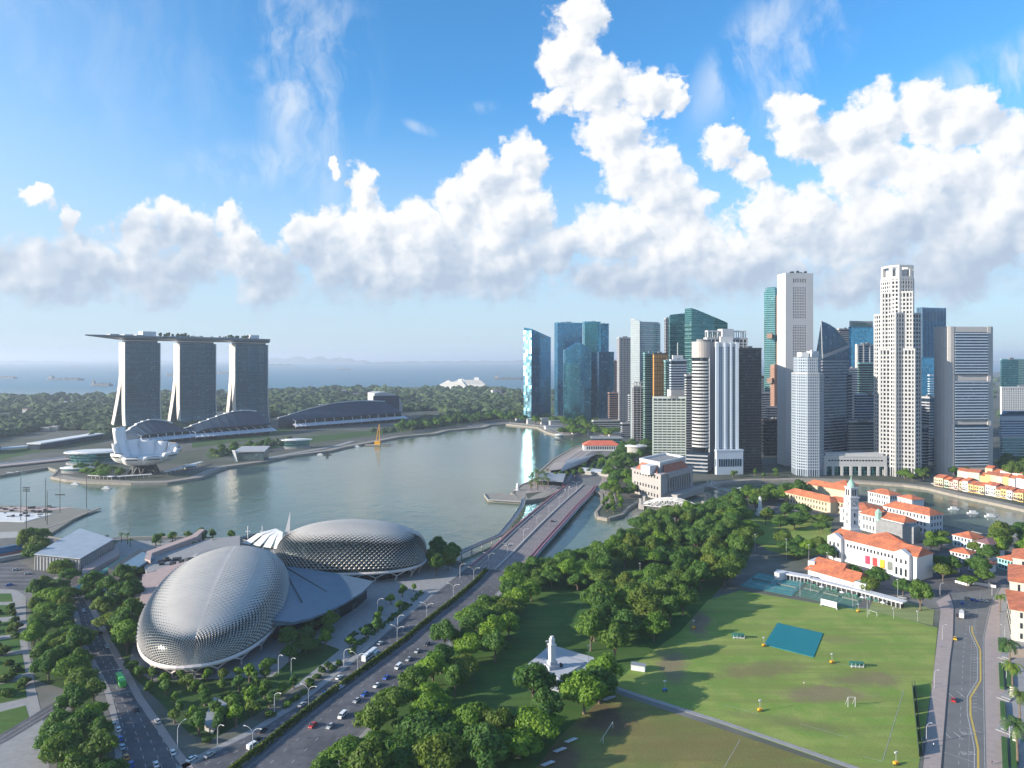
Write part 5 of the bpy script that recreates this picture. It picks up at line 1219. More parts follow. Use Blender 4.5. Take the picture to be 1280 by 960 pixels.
# outdoor theatre sails behind the shells
t = thing('outdoor_theatre', 'white sail-like canopies of the open-air stage with a tall fin, between the shells', 'stage', G(330, 690))
for k in range(4):
    A0 = Vector((GX(303+k*13, 560-k*5), 560-k*5, 3.5)); E0 = Vector((GX(344+k*3.5, 566), 566-k*3, 14)); wv = Vector((5.5, -2.5, 0)); m0 = A0.lerp(E0, .45)+Vector((0,0,2.6)); mb = MB()
    top = [A0, m0, E0, E0+wv*.5, m0+wv, A0+wv*1.3]; mb.add(top+[p-Vector((0,0,.3)) for p in top], [(0,5,4,1),(1,4,3,2),(6,7,10,11),(7,8,9,10),(0,1,7,6),(1,2,8,7),(5,11,10,4),(4,10,9,3)]); mb.build('sail', CW, t)
    MB().tube((A0.x,A0.y,0), tuple(A0), .3).build('post', CW, t)
Y = 560; MB().add([(GX(352,Y),Y,2),(GX(362,Y),Y,2),(GX(363,Y),Y,30),(GX(352,Y),Y+1,2),(GX(362,Y),Y+1,2),(GX(363,Y),Y+1,30)], [(0,1,2),(5,4,3),(0,3,4,1),(1,4,5,2),(2,5,3,0)]).build('tall_fin', CW, t)
for k, px in enumerate((310,328,362)):
    Y = 575; t = thing('mast', 'white mast standing by the open-air stage, %s from the left' % ordw(k), 'mast', (GX(px,Y),Y), 'masts by the open-air stage'); MB().tube((GX(px,Y),Y,0),(GX(px,Y),Y,14),.5).ob((GX(px,Y),Y), 2, .3, 9, 9.8).build('pole', CW, t)
# jetty
t = thing('jetty', 'dark timber jetty behind the open-air stage', 'jetty', G(300, 672)); ribbon(MB(), poly([(286,678),(318,668),(330,668)]), 6, -2, .4).build('deck', M['dark'], t)
# ------------------------------------------------------------------ drive bridge
BL = poly([(588,706),(600,697),(617,684),(645,659),(675,634),(703,610),(712,604)], 1.5)
BR_ = poly([(650,715),(654,711),(678,684),(704,656),(725,632),(741,615),(746,606)], 1.5)
n = 24; L_, R_ = resamp(BL, n), resamp(BR_, n); zc = [.3+2.2*sin(pi*i/(n-1)) for i in range(n)]
t = thing('road_bridge', 'wide road bridge with pink railings carrying the drive across the river mouth', 'bridge', (*L_[n//2],))
mb = MB()
for i in range(n-1):
    a, b, c, d = L_[i], L_[i+1], R_[i+1], R_[i]
    mb.add([(a[0],a[1],zc[i]),(b[0],b[1],zc[i+1]),(c[0],c[1],zc[i+1]),(d[0],d[1],zc[i])]+[(a[0],a[1],zc[i]-1.8),(b[0],b[1],zc[i+1]-1.8),(c[0],c[1],zc[i+1]-1.8),(d[0],d[1],zc[i]-1.8)], [(0,3,2,1),(4,5,6,7),(0,1,5,4),(3,7,6,2)])
mb.build('deck', M['bridge_deck'], t)
def rail(Pl, zl, w, h, m, nm, par, z0=0.):
    mb = MB()
    for i in range(len(Pl)-1): mb.beam((Pl[i][0],Pl[i][1],zl[i]+z0+h/2), (Pl[i+1][0],Pl[i+1][1],zl[i+1]+z0+h/2), w, h)
    return mb.build(nm, m, par)
PR = mat('pink_railing', (.40,.17,.20), .6, var=.1)
rail(L_, zc, .8, 1.1, PR, 'railing', t); rail(R_, zc, .8, 1.1, PR, 'railing', t)
rail(offset(L_,3.2) if 0 else lerp2(L_,R_,.09), zc, .4, .7, M['concrete'], 'kerb', t, .02); rail(lerp2(L_,R_,.92), zc, .4, .7, PR, 'kerb', t, .02)
mid = lerp2(L_, R_, .50); BRL, BRR, BMID, BZ = L_, R_, mid, zc; rail(mid, zc, 1.5, .8, M['concrete'], 'median', t, .02)
rail(lerp2(L_,R_,1.005), zc, .5, 2.0, CBL, 'fascia', t, -2.2)
mb = MB()
for tt in (.18,.26,.34,.42,.6,.68,.76,.84):
    q = lerp2(L_, R_, tt)
    for i in range(0, n-1): mb.beam((q[i][0],q[i][1],zc[i]+.03), ((q[i][0]+q[i+1][0])/2,(q[i][1]+q[i+1][1])/2,(zc[i]+zc[i+1])/2+.03), .3, .05)
mb.build('lane_marking', M['paint'], t)
for i in range(2, n-1, 3):
    for tt in (.08,.92):
        q = lerp2(L_, R_, tt)[i]; MB().ob(q, 1.6, 1.6, WZ-3, zc[i]-1.7, 0.7).build('pier', M['concrete'], t)
struct(MB().strip(poly([(703,611),(712,600),(718,585),(740,560),(750,548)]), poly([(745,611),(752,600),(752,585),(765,565),(775,550)]), .08), 'far_road', M['asphalt_pale'])
struct(MB().sheet(poly([(655,617),(700,612),(740,616),(760,600),(790,560),(740,552),(700,575),(664,604)]), .05), 'landing_plaza', M['paving_pink'])
# footbridge beside
fb = poly([(570,694),(592,684),(625,670),(640,652),(652,634),(655,624)], 1.); r_ = resamp(fb, 30)
t = thing('footbridge', 'slender curved footbridge running along the bay side of the road bridge', 'footbridge', r_[15]); z1_ = [1.2]*30
rail(r_, z1_, 4.5, .5, M['concrete'], 'deck', t, -.5); rail(offset(r_,2.2), z1_, .15, 1.2, M['steel'], 'railing', t); rail(offset(r_,-2.2), z1_, .15, 1.2, M['steel'], 'railing', t)
for i in range(1, 29, 2): MB().tube((r_[i][0],r_[i][1],WZ-2),(r_[i][0],r_[i][1],.8),.5).build('pile', M['concrete'], t)
# pier with statue
t = thing('viewing_pier', 'low stone viewing pier jutting into the bay beside the bridge landing', 'pier', G(635, 622)); MB().prism(poly([(605,618),(610,625),(655,628),(656,622),(625,617)], -.5), WZ-1, .4).build('deck', M['quay'], t)
mb = MB(); ribbon(mb, poly([(605,618),(610,625),(655,628)], .4), .3, .4, 1.4); mb.build('railing', M['steel'], t)
c_ = G(647, 613); t = thing('fountain_statue', 'white statue with a fish-like curved body on the bay-side landing', 'statue', c_)
MB().lathe(c_, [(3,0),(2.4,1.2),(1.6,1.6),(2,3.4),(1.7,5),(1.2,6.2),(1.5,7.2),(1.2,8.2),(.3,8.7)], 10).build('figure', CW, t); MB().lathe(c_, [(4.2,0),(4,.8)], 14).build('wave_base', M['concrete'], t)
# ------------------------------------------------------------------ landing: pavilions, red-roofed pier, old post office
def vault(label, pts, h, crown, m, glass, cat='building', nm='curved_roof_pavilion'):
    a, b, c, d = [Vector((*p, 0)) for p in pts]; t = thing(nm, label, cat, pts[0]); k = 8; mb = MB()
    for i in range(k+1): 
        u = i/k; z = h+crown*sin(pi*u); p, q = a.lerp(d, u), b.lerp(c, u); mb.v += [(p.x,p.y,z),(q.x,q.y,z),(p.x,p.y,z-.6),(q.x,q.y,z-.6)]
    for i in range(k): o = i*4; mb.f += [(o,o+1,o+5,o+4),(o+2,o+6,o+7,o+3),(o,o+4,o+6,o+2),(o+1,o+3,o+7,o+5)]
    mb.f += [(0,2,3,1),(k*4,k*4+1,k*4+3,k*4+2)]; mb.mi = [0]*len(mb.f); mb.build('roof', m, t)
    q = inset([tuple(x)[:2] for x in (a,b,c,d)], -2); MB().prism(q, 0, h-.6).build('glazing', glass, t); return t
RG = mat('pale_metal_roof', (.33,.34,.36), .5, .3, var=.1)
vault('low pavilion with flat pale roof nearest the bridge landing', [G(670,600,6),G(704,602,6),G(708,592,6),G(678,590,6)], 6, 1.5, RG, GK)
vault('long arched pale roof curving along the quay beyond the landing', [G(700,590,7),G(733,577,7),G(752,569,7),G(716,573,7)], 7, 5, RG, GK)
vault('small arched quay pavilion between the two pale roofs', [G(686,588,5),G(706,586,5),G(716,578,5),G(696,578,5)], 5, 3, mat('beige_sheet', (.4,.34,.3), .6), GK)
vault('thin white canopy along the road beyond the bridge', [G(725,588,5),G(765,592,5),G(766,588,5),G(727,584,5)], 5, .5, CW, M['concrete'])
t = thing('pier_house', 'long white colonnaded pier building with a red hipped roof on the far quay', 'building', G(755, 560))
q = frontal(730, 775, 1145, 26, 0); MB().prism(q, 0, 9).build('wall', CW, t)
q1, q2 = inset(q, 1), inset(q, -11); MB().add([(p[0],p[1],9) for p in q1]+[(p[0],p[1],16) for p in q2], [(0,1,5,4),(1,2,6,5),(2,3,7,6),(3,0,4,7),(4,5,6,7)]).build('roof', mat('red_tiles', (.50,.12,.07), .8, var=.15), t)
facade_windows(t, q[0], q[1], 5, 1.0, 2.4, 14, M['glassdark'])
t = thing('glass_pier_building', 'blue-green glass quay building behind the red-roofed pier house', 'building', G(755,552)); q = frontal(740, 778, 1210, 26, 0); MB().prism(q, 0, 13).build('glazing', GT, t); MB().prism(inset(q,1), 13, 14).build('roof', RG, t)
for k, (px, Y, w, h, m) in enumerate(((692,1500,20,7,CW),(710,1420,14,5,PK),(725,1400,16,6,CW),(770,1350,16,8,M['concrete']),(655,1700,20,6,CW),(668,1620,18,11,CP),(684,1610,16,14,CP),(705,1560,34,13,CG))):
    c_ = (GX(px,Y),Y); t = thing('promenade_building', 'low %s building on the far promenade below the blue towers, %s from the left' % (('white','pink','white','grey','white','pale','pale','grey')[k], ordw((2,5,6,7,0,1,3,4)[k])), 'building', c_, 'low buildings on the promenade')
    MB().ob(c_, w, 8, 0, h, .2).build('wall', m, t); MB().ob(c_, w+1, 9, h, h+.8, .2).build('roof', RG, t)
# old post office: massive grey classical block with colonnade and red roofs
Y = 770
A = [G(*p) for p in ((791,602),(828,615),(866,592),(826,575))]
A = [(GX(790,790),790),(GX(826,745),745),(GX(866,800),800),(GX(830,848),848)]
STN = mat('grey_sandstone', (.33,.31,.30), .8, var=.08)
t = thing('classical_hotel', 'massive grey classical building with columns and red roof slopes, beside the arched bridge', 'building', center(A))
MB().prism(A, 0, 27).build('wall', STN, t)
MB().prism(inset(A,1.2), 27, 28.6).prism(inset(A,.8), 7, 8).build('cornice', STN, t)
MB().prism(inset(A,-7), 28, 38).build('attic', CP, t); MB().prism(inset(A,-13), 38, 38.6).build('roof_court', M['roofgrey'], t)
mb = MB(); q0, q1 = inset(A,-7), inset(A,-9)
for i in range(4): j = (i+1)%4; mb.prism([q0[i],q0[j],q1[j],q1[i]], 37.9, 40)
mb.build('parapet', CW, t)
for i in (3,1,0):
    a, b = inset(A,-.5)[i], inset(A,-.5)[(i+1)%4]; c, d = inset(A,-6.8)[(i+1)%4], inset(A,-6.8)[i]
    s = (.12,.88); L0 = lambda p,q,u: (p[0]+(q[0]-p[0])*u, p[1]+(q[1]-p[1])*u)
    p0,p1,p2,p3 = L0(a,b,s[0]),L0(a,b,s[1]),L0(d,c,s[1]),L0(d,c,s[0])
    MB().add([(*p0,28.6),(*p1,28.6),(*p2,36),(*p3,36)], [(0,1,2,3)]).build('roof_slope', M['terracotta'] if i == 3 else M['oldtile'], t)
for i in (0,3):
    a, b = A[i], A[(i+1)%4]
    facade_windows(t, a, b, 4, .9, 1.8, 9, M['glassdark']); facade_windows(t, a, b, 12.5, .9, 1.6, 9, M['glassdark']); facade_windows(t, a, b, 24, .9, 1.2, 9, M['glassdark'])
# colonnade on the river side
a, b = A[1], A[2]; v = Vector((b[0]-a[0], b[1]-a[1])); L = v.length; v.normalize(); nn = Vector((v.y,-v.x))
for k in range(10):
    s = L*(.22+.66*k/9); MB().lathe((a[0]+v.x*s+nn.x*1.6, a[1]+v.y*s+nn.y*1.6), [(1.1,8),(1,9),(.85,22),(1.1,23)], 10).build('column', STN, t)
MB().prism([(a[0]+v.x*L*.18+nn.x*2.8,a[1]+v.y*L*.18+nn.y*2.8),(a[0]+v.x*L*.92+nn.x*2.8,a[1]+v.y*L*.92+nn.y*2.8),(a[0]+v.x*L*.92,a[1]+v.y*L*.92),(a[0]+v.x*L*.18,a[1]+v.y*L*.18)], 23, 27.2).build('entablature', STN, t)
facade_windows(t, a, b, 15, 1., 4, 11, M['glassdark'], t0=.2, t1=.9)
MB().prism([(a[0]+v.x*L*.15+nn.x*14,a[1]+v.y*L*.15+nn.y*14),(a[0]+v.x*L*1.0+nn.x*14,a[1]+v.y*L*1.0+nn.y*14),(a[0]+v.x*L*1.0,a[1]+v.y*L*1.0),(a[0]+v.x*L*.15,a[1]+v.y*L*.15)], 0, 6).build('lower_wing', STN, t)
a2 = inset(A, .3); c_ = (A[1][0]-9, A[1][1]+16); MB().ob(c_, 8, 6, 27, 36.5, .75).build('corner_block', CW, t)
# ------------------------------------------------------------------ arched white bridge
def truss_bridge(label, pa, pb, z, rise, w, nseg=12, nm='arched_bridge'):
    a, b = Vector((*G(*pa, z), z)), Vector((*G(*pb, z), z)); v = (b-a); L = v.length; v.normalize(); nn = Vector((-v.y, v.x, 0))
    t = thing(nm, label, 'bridge', (a.x, a.y)); mb = MB(); mb.beam(a, b, w, .8); mb.build('deck', M['asphalt_pale'], t)
    for s in (-w/2, 0, w/2):
        mb = MB(); top = [a+v*L*i/nseg+nn*s+Vector((0,0,.6+rise*sin(pi*i/nseg))) for i in range(nseg+1)]; bot = [a+v*L*i/nseg+nn*s+Vector((0,0,.4)) for i in range(nseg+1)]
        for i in range(nseg): mb.beam(top[i], top[i+1], .8, .8); mb.beam(bot[i], bot[i+1], .5, .6); mb.beam(bot[i], top[i+1], .3, .3); mb.beam(top[i], bot[i+1], .3, .3)
        for i in range(1, nseg): mb.beam(bot[i], top[i], .4, .4)
        mb.build('arch_truss', M['white'], t)
    mb = MB()
    for i in range(2, nseg-1): mb.beam(a+v*L*i/nseg-nn*w/2+Vector((0,0,.6+rise*sin(pi*i/nseg))), a+v*L*i/nseg+nn*w/2+Vector((0,0,.6+rise*sin(pi*i/nseg))), .35, .35)
    mb.build('cross_brace', M['white'], t)
    for p in (a, b):
        MB().ob((p.x,p.y), 3, 5, WZ-2, z+1.5, atan2(v.y, v.x)).build('abutment', STN, t)
        for s in (-w/2-.5, w/2+.5): q = p+nn*s; MB().ob((q.x,q.y), 1.2, 1.2, z+1.4, z+6.5, atan2(v.y, v.x)).ob((q.x,q.y), 1.5, 1.5, z+6.4, z+7.1, atan2(v.y, v.x)).build('gate_pillar', STN, t)
truss_bridge('white steel bridge with three low arched trusses over the river by the classical building', (803,630), (877,637), 2, 7.5, 14)
# small suspension footbridge upstream
a, b = Vector((*G(884,607,1),1)), Vector((*G(926,618,1),1)); v = (b-a); L = v.length; v.normalize(); nn = Vector((-v.y,v.x,0))
t = thing('suspension_footbridge', 'small white suspension footbridge upstream of the arched bridge', 'bridge', (a.x,a.y)); mb = MB(); mb.beam(a, b, 4, .5); mb.build('deck', M['concrete'], t)
for s in (-3, 3):
    for p in (a+v*4, b-v*4): q = p+nn*s; MB().tube((q.x,q.y,1),(q.x,q.y,8),.5).build('pylon', CW, t)
    mb = MB(); pts = [a+v*(4+(L-8)*i/10)+nn*s+Vector((0,0,1+6*(2*i/10-1)**2)) for i in range(11)]; pts = [a+nn*s*1.4+Vector((0,0,.5))]+pts+[b+nn*s*1.4+Vector((0,0,.5))]
    for p, q in zip(pts, pts[1:]): mb.beam(p, q, .35, .35)
    mb.build('cable', CW, t)
# ------------------------------------------------------------------ civic quarter
def hiproof(t, pts, z, h, ov=1., m=None, name='roof', ridge=.0):
    q = inset(pts, ov); 
    e = [sqrt((q[(i+1)%4][0]-q[i][0])**2+(q[(i+1)%4][1]-q[i][1])**2) for i in range(4)]
    i0 = 0 if e[0] > e[1] else 1; q = q[i0:]+q[:i0]; L, w = max(e[0],e[1]), min(e[0],e[1]); k = (w/2)/L
    m0 = ((q[0][0]+q[3][0])/2,(q[0][1]+q[3][1])/2); m1 = ((q[1][0]+q[2][0])/2,(q[1][1]+q[2][1])/2)
    if ridge: k = ridge
    r0 = (m0[0]+(m1[0]-m0[0])*k, m0[1]+(m1[1]-m0[1])*k); r1 = (m1[0]-(m1[0]-m0[0])*k, m1[1]-(m1[1]-m0[1])*k)
    vs = [(p[0],p[1],z) for p in q]+[(*r0,z+h),(*r1,z+h)]
    return MB().add(vs, [(0,1,5,4),(1,2,5),(2,3,4,5),(3,0,4),(3,2,1,0)]).build(name, m or M['terracotta'], t)
def rect(px, py, L, w, ang, z=0.):       # corner anchored at the pixel, L along ang, w to its left
    a = G(px, py, z); ca, sa = cos(radians(ang)), sin(radians(ang)); return [a, (a[0]+L*ca,a[1]+L*sa), (a[0]+L*ca-w*sa,a[1]+L*sa+w*ca), (a[0]-w*sa,a[1]+w*ca)]
def span(pa, pb, w, z=0.):               # front edge between two pixels, depth w behind
    a, b = G(*pa, z), G(*pb, z); v = Vector((b[0]-a[0],b[1]-a[1])).normalized(); return [a, b, (b[0]-v.y*w,b[1]+v.x*w), (a[0]-v.y*w,a[1]+v.x*w)]
def wing(t, q, h, rh, wallm, win=0, floors=1, sides=(0,), roofm=None, ov=1., ridge=0., wn='window'):
    MB().prism(q, 0, h).build('wall', wallm, t); MB().prism(inset(q,.4), h-.7, h+.02).build('cornice', wallm, t)
    if rh: hiproof(t, q, h+.05, rh, ov, roofm, ridge=ridge)
    if win:
        for s in sides:
            a, b = q[s], q[(s+1)%4]; L = sqrt((a[0]-b[0])**2+(a[1]-b[1])**2); n = win if s == sides[0] else max(2, int(win*L/sqrt((q[sides[0]][0]-q[(sides[0]+1)%4][0])**2+(q[sides[0]][1]-q[(sides[0]+1)%4][1])**2)))
            for f in range(floors): facade_windows(t, a, b, h*(f+.55)/floors, .55, h/floors*.26, n, M['glassdark'])
WH = mat('white_stucco', (.58,.585,.60), .6, var=.04)
# theatre with clock tower: front hall between (1037,690) and (1145,718)
t = thing('white_theatre', 'white neoclassical theatre with orange tiled roofs below the clock tower', 'theatre', G(1090, 690))
q = span((1038,697),(1146,727), 20); wing(t, q, 17, 5, WH, 0, ridge=.04)
fr = q
b_ = block(q, .0, .2, 3, -12) if 0 else None
def sub(q, s0, s1, o0, o1): return [on(q,s0,o0), on(q,s1,o0), on(q,s1,o1), on(q,s0,o1)]
for s0, s1 in ((.0,.17),(.78,.95)):
    g_q = sub(q, s0, s1, 3.5, -1); MB().prism(g_q, 0, 17.5).build('portico', WH, t)
    a, b = Vector((*g_q[0],17.5)), Vector((*g_q[1],17.5)); m_ = (a+b)/2+Vector((0,0,3.2)); d = Vector((g_q[3][0]-g_q[0][0], g_q[3][1]-g_q[0][1], 0))
    MB().add([a,b,m_,a+d,b+d,m_+d], [(0,1,2),(5,4,3),(1,4,5,2),(0,2,5,3),(0,3,4,1)]).build('pediment', WH, t)
    facade_windows(t, g_q[0], g_q[1], 5, .7, 2.6, 3, M['glassdark']); facade_windows(t, g_q[0], g_q[1], 12.5, .6, 1.4, 3, M['glassdark'])
for k, cc in enumerate(((.55,.03,.08),(.55,.04,.04),(.65,.36,.02),(.15,.17,.15))):
    s = .46+.085*k; MB().prism(sub(q, s-.026, s+.026, .5, .1), 3, 9).build('banner', mat('banner_%s' % ('red','crimson','amber','grey')[k], cc, .7, var=.15), t)
facade_windows(t, q[0], q[1], 13, .6, 1.2, 14, M['glassdark'], t0=.2, t1=.76)
# side wing running back on the right
q2 = [on(q,1,0), (on(q,1,0)[0]+20, on(q,1,0)[1]+58), (on(q,1,0)[0]+2, on(q,1,0)[1]+64), on(q,.84,-18)]
wing(t, q2, 16, 4, WH, 16, 3, (0,), ridge=.1)
# rear halls
q3 = span((1075,662),(1130,676), 17); wing(t, q3, 15, 4.5, WH, 12, 2, (0,1), ridge=.12)
q4 = span((1050,652),(1088,660), 30); wing(t, q4, 14, 5, WH, 8, 2, (0,1))
q5 = span((1104,655),(1162,669), 18); wing(t, q5, 17, 5, WH, 12, 3, (0,1), ridge=.15)
q6 = span((1122,646),(1140,651), 14); wing(t, q6, 20, 3, WH, 3, 1)
q7 = span((1095,668),(1142,680), 9); MB().prism(q7, 0, 14).build('flat_roof', M['roofgrey'], t)
c_ = G(1098, 648, 14); MB().lathe(c_, [(3,12),(3,19),(3.4,19.3),(.3,22.5)], 6).build('lantern', mat('copper_green', (.25,.42,.35), .7), t)
# clock tower
Y = CH*F/(690-448); Y = 560; cx = GX(1064, Y)
t = thing('clock_tower', 'slender white clock tower with a pale green dome above the orange roofs', 'tower', (cx, Y))
MB().ob((cx,Y), 5, 5, 0, 16, .22).build('base', WH, t); MB().ob((cx,Y), 3.9, 3.9, 15.9, 41, .22).build('shaft', WH, t)
MB().ob((cx,Y), 4.5, 4.5, 32, 33, .22).ob((cx,Y), 4.6, 4.6, 41, 42, .22).build('cornice', WH, t)
MB().ob((cx,Y), 3.2, 3.2, 41.9, 49, .22).ob((cx,Y), 3.7, 3.7, 49, 49.8, .22).build('belfry', WH, t)
MB().lathe((cx,Y), [(3.1,49.7),(3.1,51),(2.6,53),(1.5,54.7),(.5,55.5),(.35,58.5)], 14).build('dome', mat('copper_green', (.25,.42,.35), .7), t)
for an in (.22-pi/2, .22+pi):
    d = Vector((cos(an), sin(an), 0)); p = Vector((cx,Y,36.8))+d*3.92
    f_ = MB().tube(p, p+d*.25, 2.1, 2.1, 20).build('clock_face', M['dark'], t); MB().tube(p+d*.2, p+d*.35, 1.65, 1.65, 20).build('dial', WH, f_); MB().beam(p+d*.4, p+d*.4+Vector((0,0,1.4)), .2, .15).beam(p+d*.4, p+d*.4+Vector((-sin(an)*.9,cos(an)*.9,.3)), .2, .15).build('hand', M['dark'], f_)
for an in (.22-pi/2, .22+pi, .22):
    d = Vector((cos(an), sin(an), 0)); sd = Vector((-sin(an), cos(an), 0))
    for k in (-1,1): p = Vector((cx,Y,0))+d*3.2+sd*1.2*k; MB().ob((p.x,p.y), .5, .5, 43, 48, an).build('louvre', M['dark'], t)
    for z in (20,26): p = Vector((cx,Y,0))+d*3.75; MB().ob((p.x,p.y), .3, .6, z, z+3, an).build('window', M['glassdark'], t)
# museum: cream, orange hipped roofs, behind the clock tower
t = thing('museum_building', 'long cream museum with orange hipped roofs left of the clock tower', 'museum', G(1020, 632))
CRM = mat('cream_stucco', (.50,.42,.29), .7, var=.05)
q = span((981,628),(1038,642), 14); wing(t, q, 11, 5, CRM, 14, 2, (0,3))
q = span((1008,618),(1060,628), 14); wing(t, q, 12, 5, CRM, ridge=.1)
q = span((1030,638),(1064,644), 14); wing(t, q, 11, 4, CRM, 8, 2, (0,))
q = span((1040,620),(1060,624), 18); wing(t, q, 14, 5, CRM, 6, 2, (0,))
q = span((1085,628),(1112,634), 18); wing(t, q, 12, 4, WH, 8, 2, (0,1))
# obelisk
c_ = G(950, 644); t = thing('obelisk', 'slim white obelisk on a stepped base beside the lawn near the museum', 'monument', c_)
MB().ob(c_, 4, 4, 0, 1.5).ob(c_, 2.6, 2.6, 1.4, 6).build('base', WH, t); MB().add([(c_[0]+x*s,c_[1]+y*s,z) for s, z in ((1.5,6),(1.0,17)) for x, y in ((-1,-1),(1,-1),(1,1),(-1,1))]+[(c_[0],c_[1],19)], [(0,1,5,4),(1,2,6,5),(2,3,7,6),(3,0,4,7),(4,5,8),(5,6,8),(6,7,8),(7,4,8)]).build('shaft', WH, t)
# clubhouse at the head of the field
t = thing('clubhouse', 'cricket clubhouse with long white verandas and a stepped orange roof above the tennis courts', 'clubhouse', G(1040, 735))
q = span((1010,722),(1072,740), 16); MB().prism(q, 0, 6).build('wall', WH, t)
hiproof(t, q, 6.1, 5, 2, ridge=.08); q_ = [on(q,.03,-6), on(q,.62,-6), on(q,.62,-15), on(q,.03,-15)]; MB().prism(q_, 6, 10).build('upper_wall', WH, t); hiproof(t, q_, 10, 3.5, 1.2, ridge=.06)
MB().prism(span((1010,720),(1018,722), 12), 6, 11).build('gable_block', WH, t)
MB().prism(span((1068,742),(1082,746), 9), 0, 8).build('end_block', WH, t)
for (pa, pb, w) in (((968,722),(1012,730),7),((1012,731),(1074,747),5),((1074,747),(1128,762),7)):
    q = span(pa, pb, w); MB().prism(q, 3.4, 4.2).build('veranda_roof', WH, t); MB().prism(inset(q,-1.5), 0, 3.4).build('veranda_room', M['dark'], t)
    for k in range(10): p = on(q, (k+.5)/10, -.3); MB().ob(p, .18, .18, 0, 3.5).build('post', WH, t)
MB().prism(span((968,724),(974,726),8), 0, 5).build('end_pavilion', WH, t)
rr = random.Random(21)
UM = [mat('parasol_green', (.05,.2,.13), .8), mat('parasol_white', (.7,.7,.68), .8)]
for k in range(12):
    p = G(1010+k*8.5, 733+k*2.25+rr.uniform(-.5,.5)); t2 = thing('parasol', '%s parasol on the clubhouse terrace, %s from the left' % (('green','white')[k%3==2], ordw(k)), 'parasol', p, 'terrace parasols of the clubhouse')
    MB().tube((*p,0),(*p,2.6),.08).build('pole', M['pole'], t2); MB().lathe(p, [(1.7,2.2),(.2,3)], 8).build('canopy', UM[k%3==2], t2)
# old villas by the river on the right
BLU = mat('pale_blue_stucco', (.50,.60,.68), .7, var=.05); MAR = mat('maroon_sheet', (.20,.10,.10), .7)
def villa(label, pa, pb, w, h, rh, wm, rm, win=5, fl=2, **k):
    q = span(pa, pb, w); t = thing('villa', label, 'house', center(q)); wing(t, q, h, rh, wm, win, fl, (0,3), rm, **k); return t
villa('pale blue villa with a twisted orange roof beside the river', (1191,682),(1215,688), 16, 9, 4, BLU, M['terracotta'])
villa('white villa with an orange roof below the pale blue villa', (1188,700),(1212,705), 12, 7, 3, WH, M['terracotta'])
villa('white square block with a maroon sheet roof right of the blue villa', (1218,697),(1237,702), 18, 13, 3, WH, MAR, 4, 3)
villa('low white house with a half-hipped orange roof in front of the square block', (1210,712),(1236,718), 12, 6, 3, WH, M['terracotta'])
villa('turquoise house with an orange roof close to the right edge', (1247,710),(1268,716), 14, 8, 3, mat('turquoise_stucco', (.25,.5,.5), .7), M['terracotta'])
villa('grey and white house cut by the right edge beside the river', (1267,696),(1300,702), 16, 9, 3, WH, MAR)
t = thing('garden_wall', 'low white garden wall with gate pillars in front of the villas', 'wall', G(1200,728)); ribbon(MB(), poly([(1194,728),(1212,733)]), .6, 0, 1.6).build('wall', WH, t)
ribbon(MB(), poly([(1216,730),(1245,735)]), .6, 0, 1.8).build('wall', WH, t)
for k in range(4): p = G(1168+k*10, 716); MB().ob(p, .5, .5, 0, 3.5).build('gate_pillar', WH, t)
# shophouses on the far river bank
SH = [WH, CRM, mat('yellow_stucco', (.5,.37,.16), .7, var=.05), mat('pink_stucco', (.62,.42,.36), .7, var=.05), mat('green_stucco', (.38,.5,.38), .7, var=.05)]
SN = ['white', 'cream', 'yellow', 'pink', 'pale green']
rr = random.Random(33); k = 0
for row, (pa, pb, n, w, tw) in enumerate((((1168,607),(1280,628),17,17,'river row'),((1196,600),(1285,612),12,15,'second row'),((1232,596),(1290,604),6,14,'rear row'))):
    a, b = G(*pa), G(*pb); v = Vector((b[0]-a[0],b[1]-a[1])); L = v.length; v.normalize(); nn = Vector((-v.y, v.x))
    if nn.y < 0: nn = -nn
    for i in range(n):
        s0, s1 = L*i/n, L*(i+1)/n-.12; h = rr.uniform(8,12.5); ci = rr.choice((0,0,1,1,0,2,3,4)); o = rr.uniform(-1.5,1.5)
        q = [(a[0]+v.x*s0-nn.x*o, a[1]+v.y*s0-nn.y*o),(a[0]+v.x*s1-nn.x*o, a[1]+v.y*s1-nn.y*o),(a[0]+v.x*s1+nn.x*w, a[1]+v.y*s1+nn.y*w),(a[0]+v.x*s0+nn.x*w, a[1]+v.y*s0+nn.y*w)]
        t = thing('shophouse', '%s shophouse, %s from the left in the %s across the river' % (SN[ci], ordw(i), tw), 'shophouse', center(q), 'shophouses across the river')
        MB().prism(q, 0, h).build('wall', SH[ci], t)
        f0, f1, r1, r0 = q; m0 = ((f0[0]+r0[0])/2,(f0[1]+r0[1])/2); m1 = ((f1[0]+r1[0])/2,(f1[1]+r1[1])/2); e = .5
        MB().add([(f0[0]-nn.x*e,f0[1]-nn.y*e,h),(f1[0]-nn.x*e,f1[1]-nn.y*e,h),(*m1,h+3.2),(*m0,h+3.2),(r1[0]+nn.x*e,r1[1]+nn.y*e,h),(r0[0]+nn.x*e,r0[1]+nn.y*e,h)], [(0,1,2,3),(3,2,4,5),(0,3,5),(1,4,2)]).build('roof', rr.choice((M['terracotta'],M['oldtile'],M['terracotta'])), t)
        if row == 0:
            for fl in (.35,.68): facade_windows(t, f0, f1, h*fl, .6, .9, 2, M['glassdark'])
            c0 = ((f0[0]+f1[0])/2-nn.x*3.5, (f0[1]+f1[1])/2-nn.y*3.5); MB().ob(c0, L/n*.42, 2., 2.8, 3.2, atan2(v.y,v.x)).build('awning', rr.choice((M['dark'],M['white'],MAR)), t)
